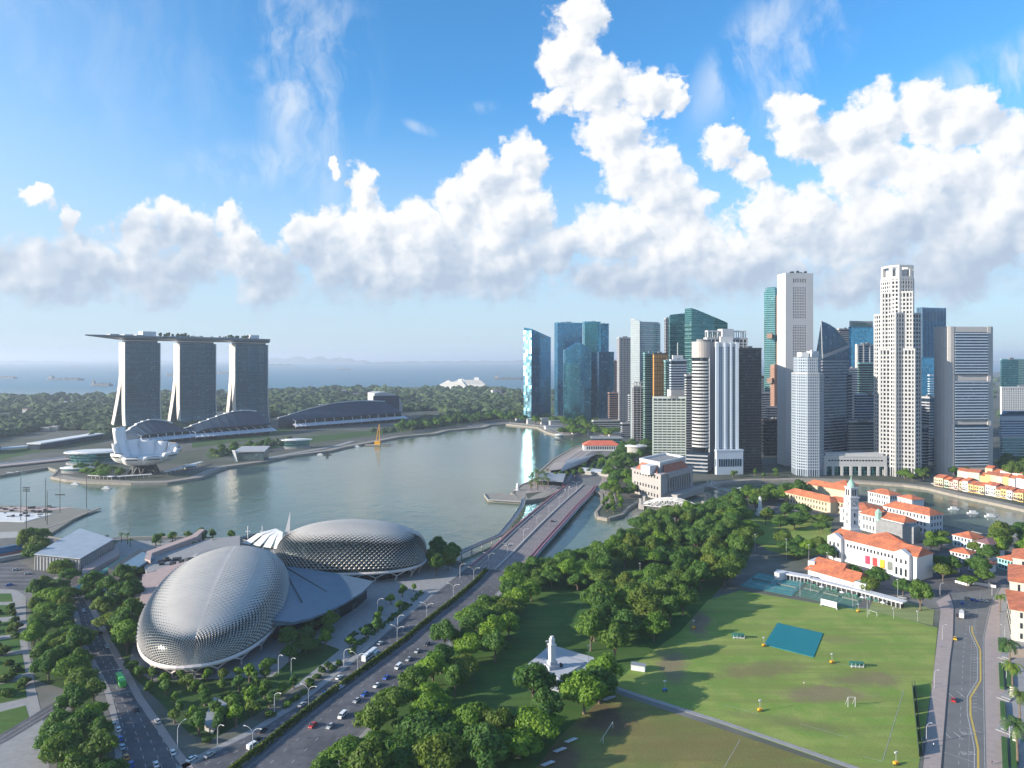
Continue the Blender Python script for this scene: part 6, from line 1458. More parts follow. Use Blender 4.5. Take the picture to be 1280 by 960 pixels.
# river-side pavilion strip on the near bank of the right avenue: grand civic building at the right edge
CVC = mat('civic_stone', (.52,.48,.42), .7, var=.08)
t = thing('civic_building', 'cream civic building with orange roofs cut by the right edge beside the avenue', 'building', G(1270,800))
q = span((1262,748),(1262,772), 30); wing(t, q, 22, 5, CVC, 7, 3, (0,1))
q = span((1259,773),(1264,800), 30); wing(t, q, 17, 4, CVC, 7, 3, (0,1))
q = span((1268,735),(1266,747), 40); wing(t, q, 26, 6, CVC, 4, 3, (0,1))
MB().prism(poly([(1262,822),(1280,822),(1282,812),(1264,812)], 4), 4, 4.4).build('awning', mat('tan_awning', (.45,.33,.22), .8), t)
for k, (px, py) in enumerate(((1262,812),(1266,872),(1270,930))): p = G(px, py); MB().ob(p, .9, .9, 0, 5, .6).build('gate_pillar', CVC, t)
for k, (pa, pb, px) in enumerate(((800,815,1250),(832,862,1251),(880,900,1253),(925,975,1255),(800,815,1256),(830,860,1260),(925,975,1266))):
    a, b = G(px, pa), G(px+(pb-pa)*.05, pb); t = thing('clipped_hedge', 'clipped green hedge strip beside the right pavement, %s' % ('top inner','upper middle','lower middle','bottom','top outer','middle outer','bottom outer')[k], 'hedge', a, 'hedges along the right pavement')
    ribbon(MB(), [a, b], 1.8, .05, 1.4).build('foliage', mat('hedge_green', (.035,.10,.02), .9, var=.4, vs=1.5, bump=.3, bs=2), t)
for py in (822,872,912): p = G(1258, py); struct(MB().ob(p, 4, 2.5, .08, .45, .6).ob((p[0]+1,p[1]), 3, 1.8, .45, .8, .6), 'forecourt_steps', M['paving'])
# memorial
STG_ = mat('memorial_granite', (.40,.42,.46), .8, var=.08)
c_ = G(690, 838); t = thing('war_memorial', 'grey stone memorial obelisk with a sculpted top on a wide stepped plinth in the park', 'monument', c_)
q = poly([(648,843),(690,812),(748,828),(706,846),(695,850)])
MB().prism(poly([(640,849),(688,807),(762,829),(702,866)]), 0, .6).build('plinth', STG_, t); MB().prism(poly([(662,842),(692,819),(732,831),(701,851)]), .6, 1.3).build('step', STG_, t)
MB().ob(c_, 3, 2.4, 1.2, 3.2, .5).ob(c_, 2, 1.7, 3.1, 5, .5).build('base', STG_, t); MB().ob(c_, 1.35, 1.2, 4.9, 13.5, .5).ob(c_, 1.7, 1.5, 12.6, 13.2, .5).ob(c_, 1.1, 1., 13.4, 16, .5).ob(c_, .7, .7, 15.9, 17, .5).build('shaft', WH, t)
MB().blob((c_[0]-4.5,c_[1]-1,2), 1.1,.9,1.3).build('bronze_group', M['dark'], t); MB().blob((c_[0]+4.5,c_[1]+1,2), 1.1,.9,1.3).build('bronze_group', M['dark'], t)
# tennis courts
CTG = mat('court_green', (.07,.17,.12), .8, var=.1, vs=.1); CTB = mat('court_teal', (.05,.22,.22), .8, var=.12, vs=.1)
def court(pts, m, name, lab, nl=3):
    q = poly(pts); t = thing('tennis_courts', lab, 'tennis court', center(q)); MB().prism(q, 0, .12).build('surface', m, t); mb = MB()
    L0 = lambda u, v: (q[0][0]*(1-u)*(1-v)+q[1][0]*u*(1-v)+q[2][0]*u*v+q[3][0]*(1-u)*v, q[0][1]*(1-u)*(1-v)+q[1][1]*u*(1-v)+q[2][1]*u*v+q[3][1]*(1-u)*v)
    for i in range(nl):
        u0, u1 = (i+.1)/nl, (i+.9)/nl
        for (a, b) in (((u0,.12),(u1,.12)),((u0,.88),(u1,.88)),((u0,.12),(u0,.88)),((u1,.12),(u1,.88)),((u0,.3),(u1,.3)),((u0,.7),(u1,.7)),(((u0+u1)/2,.3),((u0+u1)/2,.7)),((u0+.02,.12),(u0+.02,.88)),((u1-.02,.12),(u1-.02,.88))):
            p, r = L0(*a), L0(*b); mb.beam((p[0],p[1],.13),(r[0],r[1],.13), .14, .03)
        p, r = L0(u0,.5), L0(u1,.5); MB().beam((p[0],p[1],.6),(r[0],r[1],.6), .08, .95).build('net', mat('court_net', (.12,.14,.13), .8), t)
    mb.build('court_line', M['paint'], t)
    mf = MB()
    for i in range(4):
        a, b = q[i], q[(i+1)%4]; L = sqrt((a[0]-b[0])**2+(a[1]-b[1])**2); k = int(L/5)
        for j in range(k+1): u = j/k; mf.tube((a[0]*(1-u)+b[0]*u,a[1]*(1-u)+b[1]*u,0),(a[0]*(1-u)+b[0]*u,a[1]*(1-u)+b[1]*u,3.4),.06,n=4)
        for z in (1.7,3.4): mf.beam((*a,z),(*b,z),.06,.06)
    mf.build('fence', mat('fence_green', (.05,.12,.09), .7), t)
court([(925,732),(990,745),(1007,728),(948,716)], CTB, 'a', 'teal tennis courts, the left pair below the clubhouse', 2)
court([(994,744),(1068,762),(1082,744),(1012,728)], CTG, 'b', 'dark green tennis courts, the right set below the clubhouse', 3)
# things on the field
q = poly([(955,806),(1017,822),(1029,792),(972,779)]); t = thing('pitch_cover', 'bright teal cover sheet laid over the cricket pitch', 'cover', center(q)); MB().prism(q, .05, .32).build('sheet', mat('teal_tarpaulin', (.0,.17,.20), .6, var=.06), t)
a, b = G(1026,757), G(1046,762); t = thing('sight_screen', 'white sight screen board at the edge of the tennis courts', 'screen', a); ribbon(MB(), [a,b], .3, .8, 4.5).build('board', WH, t)
for p in (a,b): MB().ob(p, .2, .9, 0, .9).build('foot', M['pole'], t)
for k, (px, py, an, lab) in enumerate(((923,798,-.12,'green-roofed players dugout at the left of the field'),(1071,834,-.12,'green-roofed players dugout right of the teal cover'))):
    c_ = G(px, py); t = thing('dugout', lab, 'shelter', c_); MB().ob(c_, 3.2, 1.1, 2.3, 2.6, an).ob((c_[0],c_[1]+1), 3.2, .15, .3, 2.4, an).build('roof', mat('dugout_green', (.03,.16,.12), .6), t)
    MB().ob((c_[0],c_[1]-.2), 3, .5, .3, .6, an).build('bench', WH, t)
    for s in (-3,-1,1,3): MB().ob((c_[0]+s,c_[1]-.9), .08, .08, 0, 2.4, an).build('post', WH, t)
YB = mat('yellow_plastic', (.75,.36,.02), .5)
for k, (px, py) in enumerate(((867,786),(955,808),(1040,829),(950,889),(1120,956),(1073,765),(831,864))):
    c_ = G(px, py); blue = k == 6
    t = thing('floodlight_trailer', ['small yellow floodlight trailer near the trees at the left of the field','yellow floodlight trailer by the lower left corner of the teal cover','yellow floodlight trailer right of the teal cover','yellow floodlight trailer alone in the lower field middle','yellow floodlight trailer at the bottom right of the field','yellow trailer beside the tennis court corner','blue floodlight trailer near the memorial trees'][k], 'trailer', c_, 'floodlight trailers on the field')
    MB().ob(c_, .9, .6, .35, 1.3, .3).build('body', YB if not blue else mat('blue_plastic', (.03,.15,.4), .5), t); MB().tube((*c_,1.2),(c_[0],c_[1],4.6),.09).build('mast', M['pole'], t); MB().ob((c_[0],c_[1]), .6, .25, 4.5, 5.0, .3).build('lamp_head', WH, t)
    for s in (-1,1): MB().tube((c_[0]+s*.75,c_[1]-.7,.35),(c_[0]+s*.75,c_[1]-.5,.35),.35,n=10).build('wheel', M['dark'], t)
def goal(label, pa, pb, h=2.6, dep=1.6):
    a, b = G(*pa), G(*pb); t = thing('goal_frame', label, 'goal', a); v = Vector((b[0]-a[0],b[1]-a[1])).normalized(); n = (-v.y*dep, v.x*dep)
    MB().path([(*a,0),(*a,h),(*b,h),(*b,0)], .09).build('frame', WH, t); MB().path([(*a,h),(a[0]+n[0],a[1]+n[1],0),(b[0]+n[0],b[1]+n[1],0),(*b,h)], .06).build('net_frame', WH, t)
    m = MB()
    for i in range(1,9): u = i/9; p = (a[0]*(1-u)+b[0]*u, a[1]*(1-u)+b[1]*u); m.tube((*p,h),(p[0]+n[0],p[1]+n[1],0),.02,n=3)
    m.build('net', M['steel'], t)
goal('white goal frame by the bowling green hedge', (1086,768),(1096,771)); goal('white goal frame on the lower brown field under the trees', (754,929),(766,910)); goal('tall white goal net standing on the worn patch of the field', (1060,884),(1069,884), 4.5, 2.5)
t = thing('practice_net', 'row of dark green practice nets at the right side of the field', 'net', G(1144,910)); 
for k in range(5):
    a, b = G(1140+k*1.8, 858+k*18), G(1141.6+k*1.8, 874+k*18); m = MB(); m.path([(*a,0),(*a,2.8),(*b,2.8),(*b,0)], .08); a2, b2 = (a[0]+1.6,a[1]+.5), (b[0]+1.6,b[1]+.5); m.path([(*a2,0),(*a2,2.8),(*b2,2.8),(*b2,0)], .08); m.build('frame', M['dark'], t)
    ribbon(ribbon(MB(), [a, b], .06, .1, 2.7), [a2, b2], .06, .1, 2.7).build('net', mat('green_netting', (.02,.07,.05), .8), t)
for k, (px, py) in enumerate(((872-245,931),(712,926),(698,938),(683,955),(760,873))):
    c_ = G(px if k else 759, py if k else 874); t = thing('bleacher', 'small white tiered bench under the park trees, %s of the row beside the brown field' % ordw(k), 'bench', c_, 'tiered benches beside the brown field')
    for s in range(3): MB().ob((c_[0]+s*.5,c_[1]-s*.9), 2.6, .35, .4+.4*s, .5+.4*s, .6).build('plank', WH, t)
c_ = G(798, 838); t = thing('white_marquee', 'small white site cabin under the trees beside the park path', 'cabin', c_); MB().ob(c_, 3.4, 1.6, .3, 3, -.35).build('wall', WH, t); MB().ob(c_, 3.7, 1.9, 3, 3.2, -.35).build('roof', RG, t)
t = thing('ticket_kiosk', 'flat sloping grey roof among the bushes below the near shell', 'building', G(268, 895)); q = poly([(252,905),(268,912),(284,880),(268,872)], 3); MB().prism(q, 3, 3.4).build('roof', RG, t); MB().prism(inset(q,-1), 0, 3).build('wall', M['concrete'], t)
# boats
for k, (px, py, lab) in enumerate(((1193,637,'small white boat near the shophouses, leftmost'),(1217,642,'small white boat in the river, largest'),(1239,646,'small white boat in the river, rightmost'),(401,569,'small white boat in the bay below the convention hall'),(447,559,'tiny white boat left of the yellow crane barge'),(95,606,'white boat off the museum promontory'),(134,611,'white boat leaving a wake off the museum'),(14,593,'cream tour boat at the left edge'),(25,592,'second cream tour boat at the left edge'))):
    c_ = G(px, py, WZ); t = thing('boat', lab, 'boat', (c_[0],c_[1],WZ)); L = 6 if k < 7 else 9
    MB().prism([(c_[0]-L,c_[1]-1.5),(c_[0]+L*.6,c_[1]-1.5),(c_[0]+L,c_[1]),(c_[0]+L*.6,c_[1]+1.5),(c_[0]-L,c_[1]+1.5)], WZ-.2, WZ+1.2).build('hull', WH if k < 7 else CRM, t); MB().box(c_[0]-L*.6,c_[0]+L*.3,c_[1]-1.1,c_[1]+1.1,WZ+1.2,WZ+3).build('cabin', WH, t)
c_ = G(409, 569, WZ); t = thing('dark_sculpture', 'dark floating work platform beside the small boat', 'platform', (c_[0],c_[1],WZ)); MB().ob(c_, 6, 3, WZ-.3, WZ+1).ob(c_, 2, 2, WZ+1, WZ+6).build('deck', M['dark'], t)
c_ = G(472, 557, WZ); t = thing('crane_barge', 'yellow and red crane on a flat barge below the convention hall', 'crane barge', (c_[0],c_[1],WZ)); MB().ob(c_, 22, 7, WZ-.5, WZ+1.8, .1).build('barge', M['quay'], t); MB().ob(c_, 5, 4, WZ+1.8, WZ+8).build('cab', YB, t)
m = MB(); x, y = c_; 
for s in (-1,1): m.beam((x+s*3.5,y-2,WZ+6),(x+3+s*.3,y,36),.6,.6).beam((x+s*3.5,y+2,WZ+6),(x+3+s*.3,y+1,36),.6,.6)
for k in range(7): z = 6+k*4; w = 3.5*(1-k/8.5); m.beam((x-w+k*.35,y-2,z),(x+w+k*.35,y-2,z+3.4),.35,.35)
m.build('boom', YB, t)

HG = mat('hedge_green', (.035,.10,.02), .9, var=.4, vs=1.5, bump=.3, bs=2)
for k, q in enumerate(([(438,814),(460,797)],[(463,794),(489,776)],[(492,772),(512,756)],[(437,797),(446,791)],[(450,789),(459,783)],[(514,752),(528,740)])):
    a, b = G(*q[0]), G(*q[1]); t = thing('planting_strip', 'low dark planting strip between the plaza and the drive, %s from the left' % ordw((1,3,4,0,2,5)[k]), 'hedge', a, 'planting strips along the plaza')
    v = Vector((b[0]-a[0], b[1]-a[1], 0)); rr = random.Random(k); mb = MB()
    for i in range(int(v.length*1.2)+4): u = rr.random(); w = rr.uniform(-1.6,1.6); n_ = Vector((-v.y,v.x,0)).normalized()*w; mb.blob((a[0]+v.x*u+n_.x, a[1]+v.y*u+n_.y, .5), rr.uniform(.6,1.2), rr.uniform(.6,1.2), rr.uniform(.6,1.), 6, 4, .3, rr)
    mb.build('foliage', HG, t)
# ------------------------------------------------------------------ trees
def leafm(name, a, b, c3):
    m = bpy.data.materials.new(name); m.use_nodes = True; t = NT(m.node_tree); m.node_tree.nodes.clear()
    pos = t.n('ShaderNodeTexCoord').outputs['Object']; oi = t.n('ShaderNodeObjectInfo').outputs['Random']
    wn_ = t.n('ShaderNodeTexWhiteNoise', (t.v('FLOOR', t.v('SCALE', pos)),), noise_dimensions='3D').outputs[0]
    c = t.mix(t.mr(t.noise(pos, .35, 3, .6), .35, .65), a, b)
    c = t.mix(t.m('MULTIPLY', wn_, .3), c, c3)
    ramp = t.n('ShaderNodeValToRGB', (oi,)); r = ramp.color_ramp; r.interpolation = 'LINEAR'
    r.elements[0].color = (.6,.76,.8,1); r.elements[1].color = (1.6,1.5,.8,1)
    for p_, cc in ((.25,(.68,.85,.85)),(.5,(.95,.98,.85)),(.65,(1.02,.92,.8)),(.72,(1.3,1.0,.8)),(.78,(.95,1.02,.8)),(.92,(1.25,1.3,.75))): e = r.elements.new(p_); e.color = (*cc,1)
    c = t.v('MULTIPLY', c, ramp.outputs[0])
    d = t.n('ShaderNodeBsdfPrincipled', {'Base Color': c, 'Roughness': .6, 'Specular IOR Level': .25})
    tr = t.n('ShaderNodeBsdfTranslucent', (t.v('MULTIPLY', c, (1.3,1.5,.6)),))
    mx = t.n('ShaderNodeMixShader', (.34, d.outputs[0], tr.outputs[0])); t.n('ShaderNodeOutputMaterial', (mx.outputs[0],)); return m
LF = leafm('broadleaf_foliage', (.062,.135,.026), (.115,.195,.036), (.19,.26,.06))
LP = leafm('palm_foliage', (.05,.11,.025), (.10,.16,.04), (.16,.18,.06))
LH = leafm('shrub_foliage', (.045,.105,.02), (.085,.15,.028), (.13,.17,.04))
def crown_mesh(name, seed, R, Hc, z0, nl, leaves, leaf, m, flat=.75):
    """leaf-sized faces spread over several uneven clumps"""
    r = random.Random(seed); lobes = []
    for k in range(nl):
        a = r.uniform(0, 2*pi); d = R*sqrt(r.uniform(.0, 1))*.74; lr = R*r.uniform(.22, .42)
        z = z0+Hc*(.22+.66*(1-(d/R)**2)*r.uniform(.5, 1.1)); lobes.append((d*cos(a), d*sin(a), z, lr, lr*flat*r.uniform(.75, 1.1)))
    lobes.append((0, 0, z0+Hc*.62, R*.55, Hc*.36))
    tot = sum(l[3]**2 for l in lobes); mb = MB()
    for (x, y, z, lr, lz) in lobes:
        for _ in range(int(leaves*lr*lr/tot)):
            u = r.uniform(-.85, 1); a = r.uniform(0, 2*pi); s = sqrt(1-u*u); k = r.uniform(.62, 1.14)
            n = Vector((s*cos(a), s*sin(a), u)); p = Vector((x+n.x*lr*k, y+n.y*lr*k, z+n.z*lz*k))
            n = (n+Vector((r.uniform(-1,1), r.uniform(-1,1), r.uniform(-.6,1)))*.55).normalized(); t1 = n.orthogonal().normalized(); t2 = n.cross(t1)
            q = r.uniform(0, pi); a1 = t1*cos(q)+t2*sin(q); a2 = -t1*sin(q)+t2*cos(q); w = leaf*r.uniform(.6, 1.25)
            mb.add([p-a1*w*.5-a2*w*.35, p+a1*w*.45-a2*w*.4, p+a1*w*.55+a2*w*.38, p-a1*w*.4+a2*w*.42], [(0,1,2,3)])
    return mb, lobes
def make_tree(seed, R=7., H=12., nl=11, leaves=2300, leaf=1.0, kind='broadleaf_tree', flat=.7, m=None):
    t = thing(kind, 'leafy tree', 'tree'); z0 = H*(.2 if kind != 'small_tree' else .06)
    mb, lobes = crown_mesh('crown', seed, R, H-z0, z0, nl, leaves, leaf, m, flat)
    mb.build('crown', m or LF, t)
    tr = MB(); tr.tube((0,0,-.3), (0,0,H*.28), .42, .32, 7); 
    tr.lathe((0,0), [(.7,-.1),(.42,.7)], 7)
    for (x, y, z, lr, lz) in lobes[:7]: tr.tube((0,0,H*.24), (x*.55,y*.55,H*.24+(z-H*.24)*.6), .24, .15, 5).tube((x*.55,y*.55,H*.24+(z-H*.24)*.6), (x*.9,y*.9,z), .15, .06, 4)
    tr.build('trunk', M['trunk'], t)
    return t
PT = [Proto(make_tree(s, R, H, nl, lv, 0.74, {3:'spreading_tree',6:'spreading_tree'}.get(s,'broadleaf_tree'), flat=fl)) for s, R, H, nl, lv, fl in ((1,7.5,12.5,26,6000,.7),(2,6.5,12.5,20,4800,.9),(3,8.8,12,30,6800,.5),(4,5.8,14,18,4600,1.05),(5,7.2,14,26,5600,.8),(6,8.4,10.5,26,6000,.45))]
PS = [Proto(make_tree(s, R, H, nl, lv, .75, 'small_tree', flat=.9)) for s, R, H, nl, lv in ((11,3.6,7.5,6,900),(12,3.2,8,6,800),(13,4.,7,7,950))]
def make_shrub(seed):
    t = thing('shrub', 'shrub', 'shrub'); mb, lb = crown_mesh('c', seed, 2.4, 2.8, -.4, 6, 520, .6, None, .8); mb.build('foliage', LH, t)
    s = MB(); 
    for l in lb[:4]: s.tube((0,0,-.1), (l[0]*.6,l[1]*.6,l[2]*.7), .1, .05, 4)
    s.build('stem', M['trunk'], t); return t
PB = [Proto(make_shrub(s)) for s in (21,22)]
def make_palm(seed, H=11., fr=16, FL=4.2):
    r = random.Random(seed); t = thing('palm_tree', 'palm', 'palm tree'); tr = MB(); p = Vector((0,0,-.2))
    for k in range(6): q = Vector((.12*k*sin(k*.7+seed)*.3, .05*k, H*(k+1)/6)); tr.tube(p, q, .32-.02*k, .3-.02*k, 7); p = q
    tr.build('trunk', M['trunk'], t); mb = MB()
    for i in range(fr):
        a = 2*pi*i/fr+r.uniform(-.15,.15); el = r.uniform(-.1,1.1); d = Vector((cos(a), sin(a), 0)); sd = Vector((-sin(a), cos(a), 0)); c = p.copy(); e = el; seg = FL/6; prev = c.copy()
        for k in range(6):
            st = d*cos(e)+Vector((0,0,sin(e))); nx = c+st*seg; w = FL*.17*(sin(pi*(k+.8)/7.2))
            for s in (-1,1):
                for h in (0,.5):
                    b0 = c.lerp(nx, h); mb.add([b0, b0+st*seg*.42, b0+st*seg*.62+sd*s*w+Vector((0,0,-.35*w)), b0+st*seg*.3+sd*s*w+Vector((0,0,-.4*w))], [(0,1,2,3)])
            c = nx; e -= .38
    mb.build('fronds', LP, t); return t
PP = [Proto(make_palm(31, 10.5, 18, 4.6)), Proto(make_palm(32, 9, 16, 4.))]
PPS = [Proto(make_palm(33, 6.5, 12, 2.8))]
def inpoly(x, y, P_):
    c = False; j = len(P_)-1
    for i in range(len(P_)):
        xi, yi = P_[i]; xj, yj = P_[j]
        if (yi > y) != (yj > y) and x < (xj-xi)*(y-yi)/(yj-yi)+xi: c = not c
        j = i
    return c
PLACED = []; KG = 1.5
def scatter(pts, gap, n=None, avoid=(), rnd=None, z=0.):
    """Poisson-like points inside a photo polygon, spaced in metres on the ground"""
    w = poly(pts); r = rnd or random.Random(len(pts)*7+int(pts[0][0])); x0, x1 = min(p[0] for p in w), max(p[0] for p in w); y0, y1 = min(p[1] for p in w), max(p[1] for p in w)
    out = []; av = [poly(a) for a in avoid]
    for _ in range(int((x1-x0)*(y1-y0)/gap/gap*14)+30):
        x, y = r.uniform(x0,x1), r.uniform(y0,y1)
        if not inpoly(x, y, w) or any(inpoly(x, y, a) for a in av): continue
        if any((x-a)**2+(y-b)**2 < (gap*.5+g_)**2*KG for a, b, g_ in PLACED): continue
        out.append((x, y)); PLACED.append((x, y, gap*.5))
        if n and len(out) >= n: break
    return out
def proj(x, y, z=0): return (640+x/y*F, 448+(CH-z)/y*F)
GROUPS = []                              # (points, protos, area, look)
def plant(pts, protos, area, kind='tree', sc=(.8,1.15), group=None):
    r = random.Random(int(abs(pts[0][0])*3)+len(pts) if pts else 1)
    pts = sorted(pts, key=lambda p: proj(*p)[0]); n = len(pts)
    for i, p in enumerate(pts):
        s = r.uniform(*sc)*(1.32 if kind == 'leafy tree' else 1.15); pr = r.choice(protos)
        lab = '%s, %s from left %s' % (kind, ordw(i), area) if n > 1 else '%s %s' % (kind, area)
        pr.put((p[0], p[1], 0), r.uniform(0, 2*pi), lab, group or (kind.split()[-1]+'s '+area), (s*r.uniform(.92,1.1), s*r.uniform(.92,1.1), s*r.uniform(.85,1.12)))
CLEAR = [[(638,800),(672,748),(712,742),(742,768),(726,800),(752,832),(700,858),(640,848)],[(752,738),(765,716),(835,706),(838,722),(800,738)],
         [(582,842),(622,826),(648,850),(650,890),(636,912),(588,902),(572,872)],[(638,905),(700,858),(712,868),(660,925)]]
def areas(px_polys):
    for nm, pts, gap, protos, kind, sc in px_polys:
        plant(scatter(pts, gap, avoid=CLEAR), protos, nm, kind, sc)
T_ = 'leafy tree'
areas([
 ('beside the foot of the road bridge', [(628,752),(655,716),(690,712),(690,738),(668,752),(650,775),(620,790),(600,778)], 9.5, PT, T_, (.7,.95)),
 ('on the river bank right of the road bridge', [(690,712),(722,704),(762,696),(765,716),(745,735),(715,740),(690,738)], 9.5, PT, T_, (.75,1.)),
 ('on the river bank below the arched bridge', [(762,696),(800,664),(835,650),(850,690),(835,706),(765,716)], 10, PT, T_, (.75,1.05)),
 ('in the grove below the small suspension bridge', [(835,650),(880,640),(925,645),(935,672),(900,690),(850,690)], 10.5, PT, T_, (.8,1.05)),
 ('in the grove left of the tennis courts', [(850,690),(900,690),(938,680),(925,715),(905,735),(870,748),(838,722),(835,706)], 10.5, PT, T_, (.8,1.05)),
 ('in the middle of the park behind the memorial', [(752,738),(800,738),(838,722),(870,748),(855,775),(812,790),(770,780),(742,768)], 10.5, PT, T_, (.8,1.1)),
 ('along the left edge of the field', [(742,768),(770,780),(812,790),(835,780),(825,800),(790,818),(775,835),(752,832),(726,800)], 10.5, PT, T_, (.85,1.1)),
 ('right of the drive opposite the shells', [(600,778),(650,775),(642,792),(622,826),(582,842),(548,842),(555,815)], 10, PT, T_, (.75,1.05)),
 ('lining the right side of the drive', [(548,830),(582,842),(572,872),(560,905),(500,912),(480,905),(515,862)], 10, PT, T_, (.7,1.)),
 ('between the drive and the bottom of the park', [(480,905),(560,905),(560,990),(400,990),(440,940)], 9.5, PT, T_, (.65,.95)),
 ('in front of the memorial plinth', [(652,880),(700,876),(764,856),(752,880),(712,905),(680,930),(648,925),(640,900)], 9.5, PT, T_, (.8,1.05)),
 ('at the bottom edge below the memorial', [(560,905),(640,905),(660,940),(640,990),(560,990)], 9.5, PT, T_, (.75,1.)),
 ('by the path left of the memorial', [(640,848),(660,838),(680,860),(655,872)], 9, PS, 'small tree', (.8,1.1)),
])
S_ = 'small tree'
areas([
 ('in the belt left of the left road', [(42,738),(78,742),(88,770),(92,800),(60,800),(38,780)], 7.5, PT, T_, (.5,.75)),
 ('midway along the belt left of the left road', [(38,780),(60,800),(92,800),(106,850),(72,862),(44,845)], 8.5, PT, T_, (.6,.85)),
 ('in the lower belt left of the left road', [(100,868),(128,890),(136,930),(134,990),(66,990),(72,925),(90,885)], 8.5, PT, T_, (.6,.85)),
 ('between the near shell and the left road', [(112,742),(160,745),(172,770),(166,800),(158,822),(128,775)], 9, PT, T_, (.65,1.)),
 ('in the planting below the near shell', [(160,838),(190,848),(240,855),(300,842),(340,836),(330,860),(290,885),(250,890),(228,915),(205,890),(180,862)], 5.6, PS, S_, (.6,.95)),
 ('in the corner garden above the drive junction', [(290,885),(330,868),(372,858),(300,912),(262,930),(238,922),(250,900)], 5.6, PS, S_, (.7,1.05)),
 ('on the plaza between the shells and the drive', [(362,800),(385,783),(424,785),(404,815),(372,835),(352,835)], 8, PT, T_, (.45,.62)),
 ('in the palm clump beside the bridge landing', [(660,615),(664,596),(684,594),(686,612)], 7, PPS, 'small palm', (1.,1.5)),
 ('beside the quay pavilions', [(688,600),(720,590),(752,572),(765,575),(745,592),(712,598)], 9, PS, S_, (.8,1.2)),
 ('on the tongue of land between bridge and arched bridge', [(752,636),(760,626),(775,624),(780,636),(765,643)], 7, PS, S_, (.8,1.1)),
 ('beside the drive in front of the foyer', [(425,812),(470,775),(500,742),(522,735),(500,765),(440,822)], 8, PS, S_, (.55,.95)),
 ('in the dark clump between the far shell and the bridge', [(532,706),(545,694),(568,700),(572,712),(545,722)], 7.5, PT, T_, (.6,.85)),
 ('on the bay front behind the near shell', [(186,682),(200,672),(290,674),(300,682),(240,690),(205,690)], 8, PS+PPS, S_, (.7,1.1)),
 ('on the bay front right of the grey hall', [(110,680),(160,676),(165,684),(120,688)], 8, PPS, 'small palm', (.8,1.2)),
 ('beside the station shed', [(95,745),(130,738),(170,722),(178,738),(120,758)], 8.5, PT, T_, (.55,.75)),
 ('beside the grey hall', [(24,690),(46,678),(52,700),(36,712)], 10, PT, T_, (.8,1.)),
 ('in front of the grey hall', [(78,716),(96,722),(90,734),(74,730)], 9, PT, T_, (.7,.8)),
])
areas([
 ('behind the obelisk lawn by the river', [(905,636),(935,622),(985,616),(1010,620),(980,630),(940,640),(915,645)], 12, PT, T_, (.8,1.1)),
 ('in front of the cream museum', [(950,652),(985,642),(1038,655),(1038,668),(1000,665),(960,664)], 12, PT, T_, (.65,.85)),
 ('between the museum lawn and the clubhouse', [(975,682),(1030,690),(1034,704),(985,698)], 11, PT, T_, (.6,.8)),
 ('in front of the white theatre', [(1062,722),(1130,738),(1140,752),(1090,744),(1064,732)], 12, PT, T_, (.6,.8)),
 ('at the road junction right of the bowling green', [(1130,748),(1164,756),(1164,772),(1140,768)], 12, PT, T_, (.9,1.1)),
 ('around the riverside villas', [(1165,722),(1195,732),(1240,738),(1240,722),(1195,716),(1170,706)], 11, PT, T_, (.6,.85)),
 ('on the near river bank beside the villas', [(1158,680),(1175,672),(1180,688),(1165,694)], 9, PT, T_, (.6,.75)),
 ('on the river bank at the right edge', [(1240,700),(1248,684),(1275,676),(1300,680),(1300,700)], 12, PT, T_, (.9,1.2)),
 ('behind the blue villa', [(1218,690),(1240,692),(1240,704),(1222,704)], 9, PT, T_, (.6,.8)),
])
areas([
 ('on the traffic island below the classical building', [(752,612),(770,600),(790,606),(800,622),(776,626),(760,622)], 12, PT, T_, (.7,1.)),
 ('left of the classical building', [(756,600),(762,582),(790,578),(786,600)], 13, PT, T_, (.8,1.1)),
 ('behind the classical building', [(770,578),(780,562),(812,560),(815,575)], 14, PT, T_, (.9,1.2)),
 ('on the quay below the faceted tower', [(905,600),(985,598),(985,592),(905,594)], 16, PS, S_, (.8,1.2)),
 ('on the quay right of the tallest tower', [(1128,602),(1160,604),(1160,596),(1130,595)], 12, PT, T_, (.7,.9)),
 ('at the foot of the slab with rounded ends', [(1168,592),(1210,596),(1214,590),(1172,586)], 13, PT, T_, (.7,.9)),
 ('behind the shophouses at the right edge', [(1252,600),(1290,604),(1290,586),(1254,584)], 13, PT, T_, (.9,1.2)),
 ('on the promenade below the blue glass towers', [(606,528),(640,528),(690,534),(740,540),(745,534),(700,528),(650,524),(610,522)], 22, PT, T_, (1.,1.4)),
 ('on the far promenade right of the domed kiosk', [(700,545),(760,548),(775,542),(720,536)], 19, PT, T_, (.9,1.2)),
 ('along the quay below the convention hall', [(500,541),(560,533),(606,529),(606,525),(556,529),(498,537)], 20, PT, T_, (1.,1.3)),
 ('on the museum promontory', [(100,590),(130,586),(160,598),(110,600)], 12, PT, T_, (.5,.8)),
 ('along the quay below the quayside mall', [(262,573),(330,563),(345,556),(330,557),(262,567)], 14, PT, T_, (.6,.9)),
])
r = random.Random(77)
pl_ = [(1240,762+0),(1247,800),(1266,905),(1270,955),(1274,846)]
plant([G(1262,842), G(1266,868), G(1272,955), G(1275,905), G(1250,765)], PP, 'beside the forecourt of the civic building', 'tall palm', (1.05,1.35))
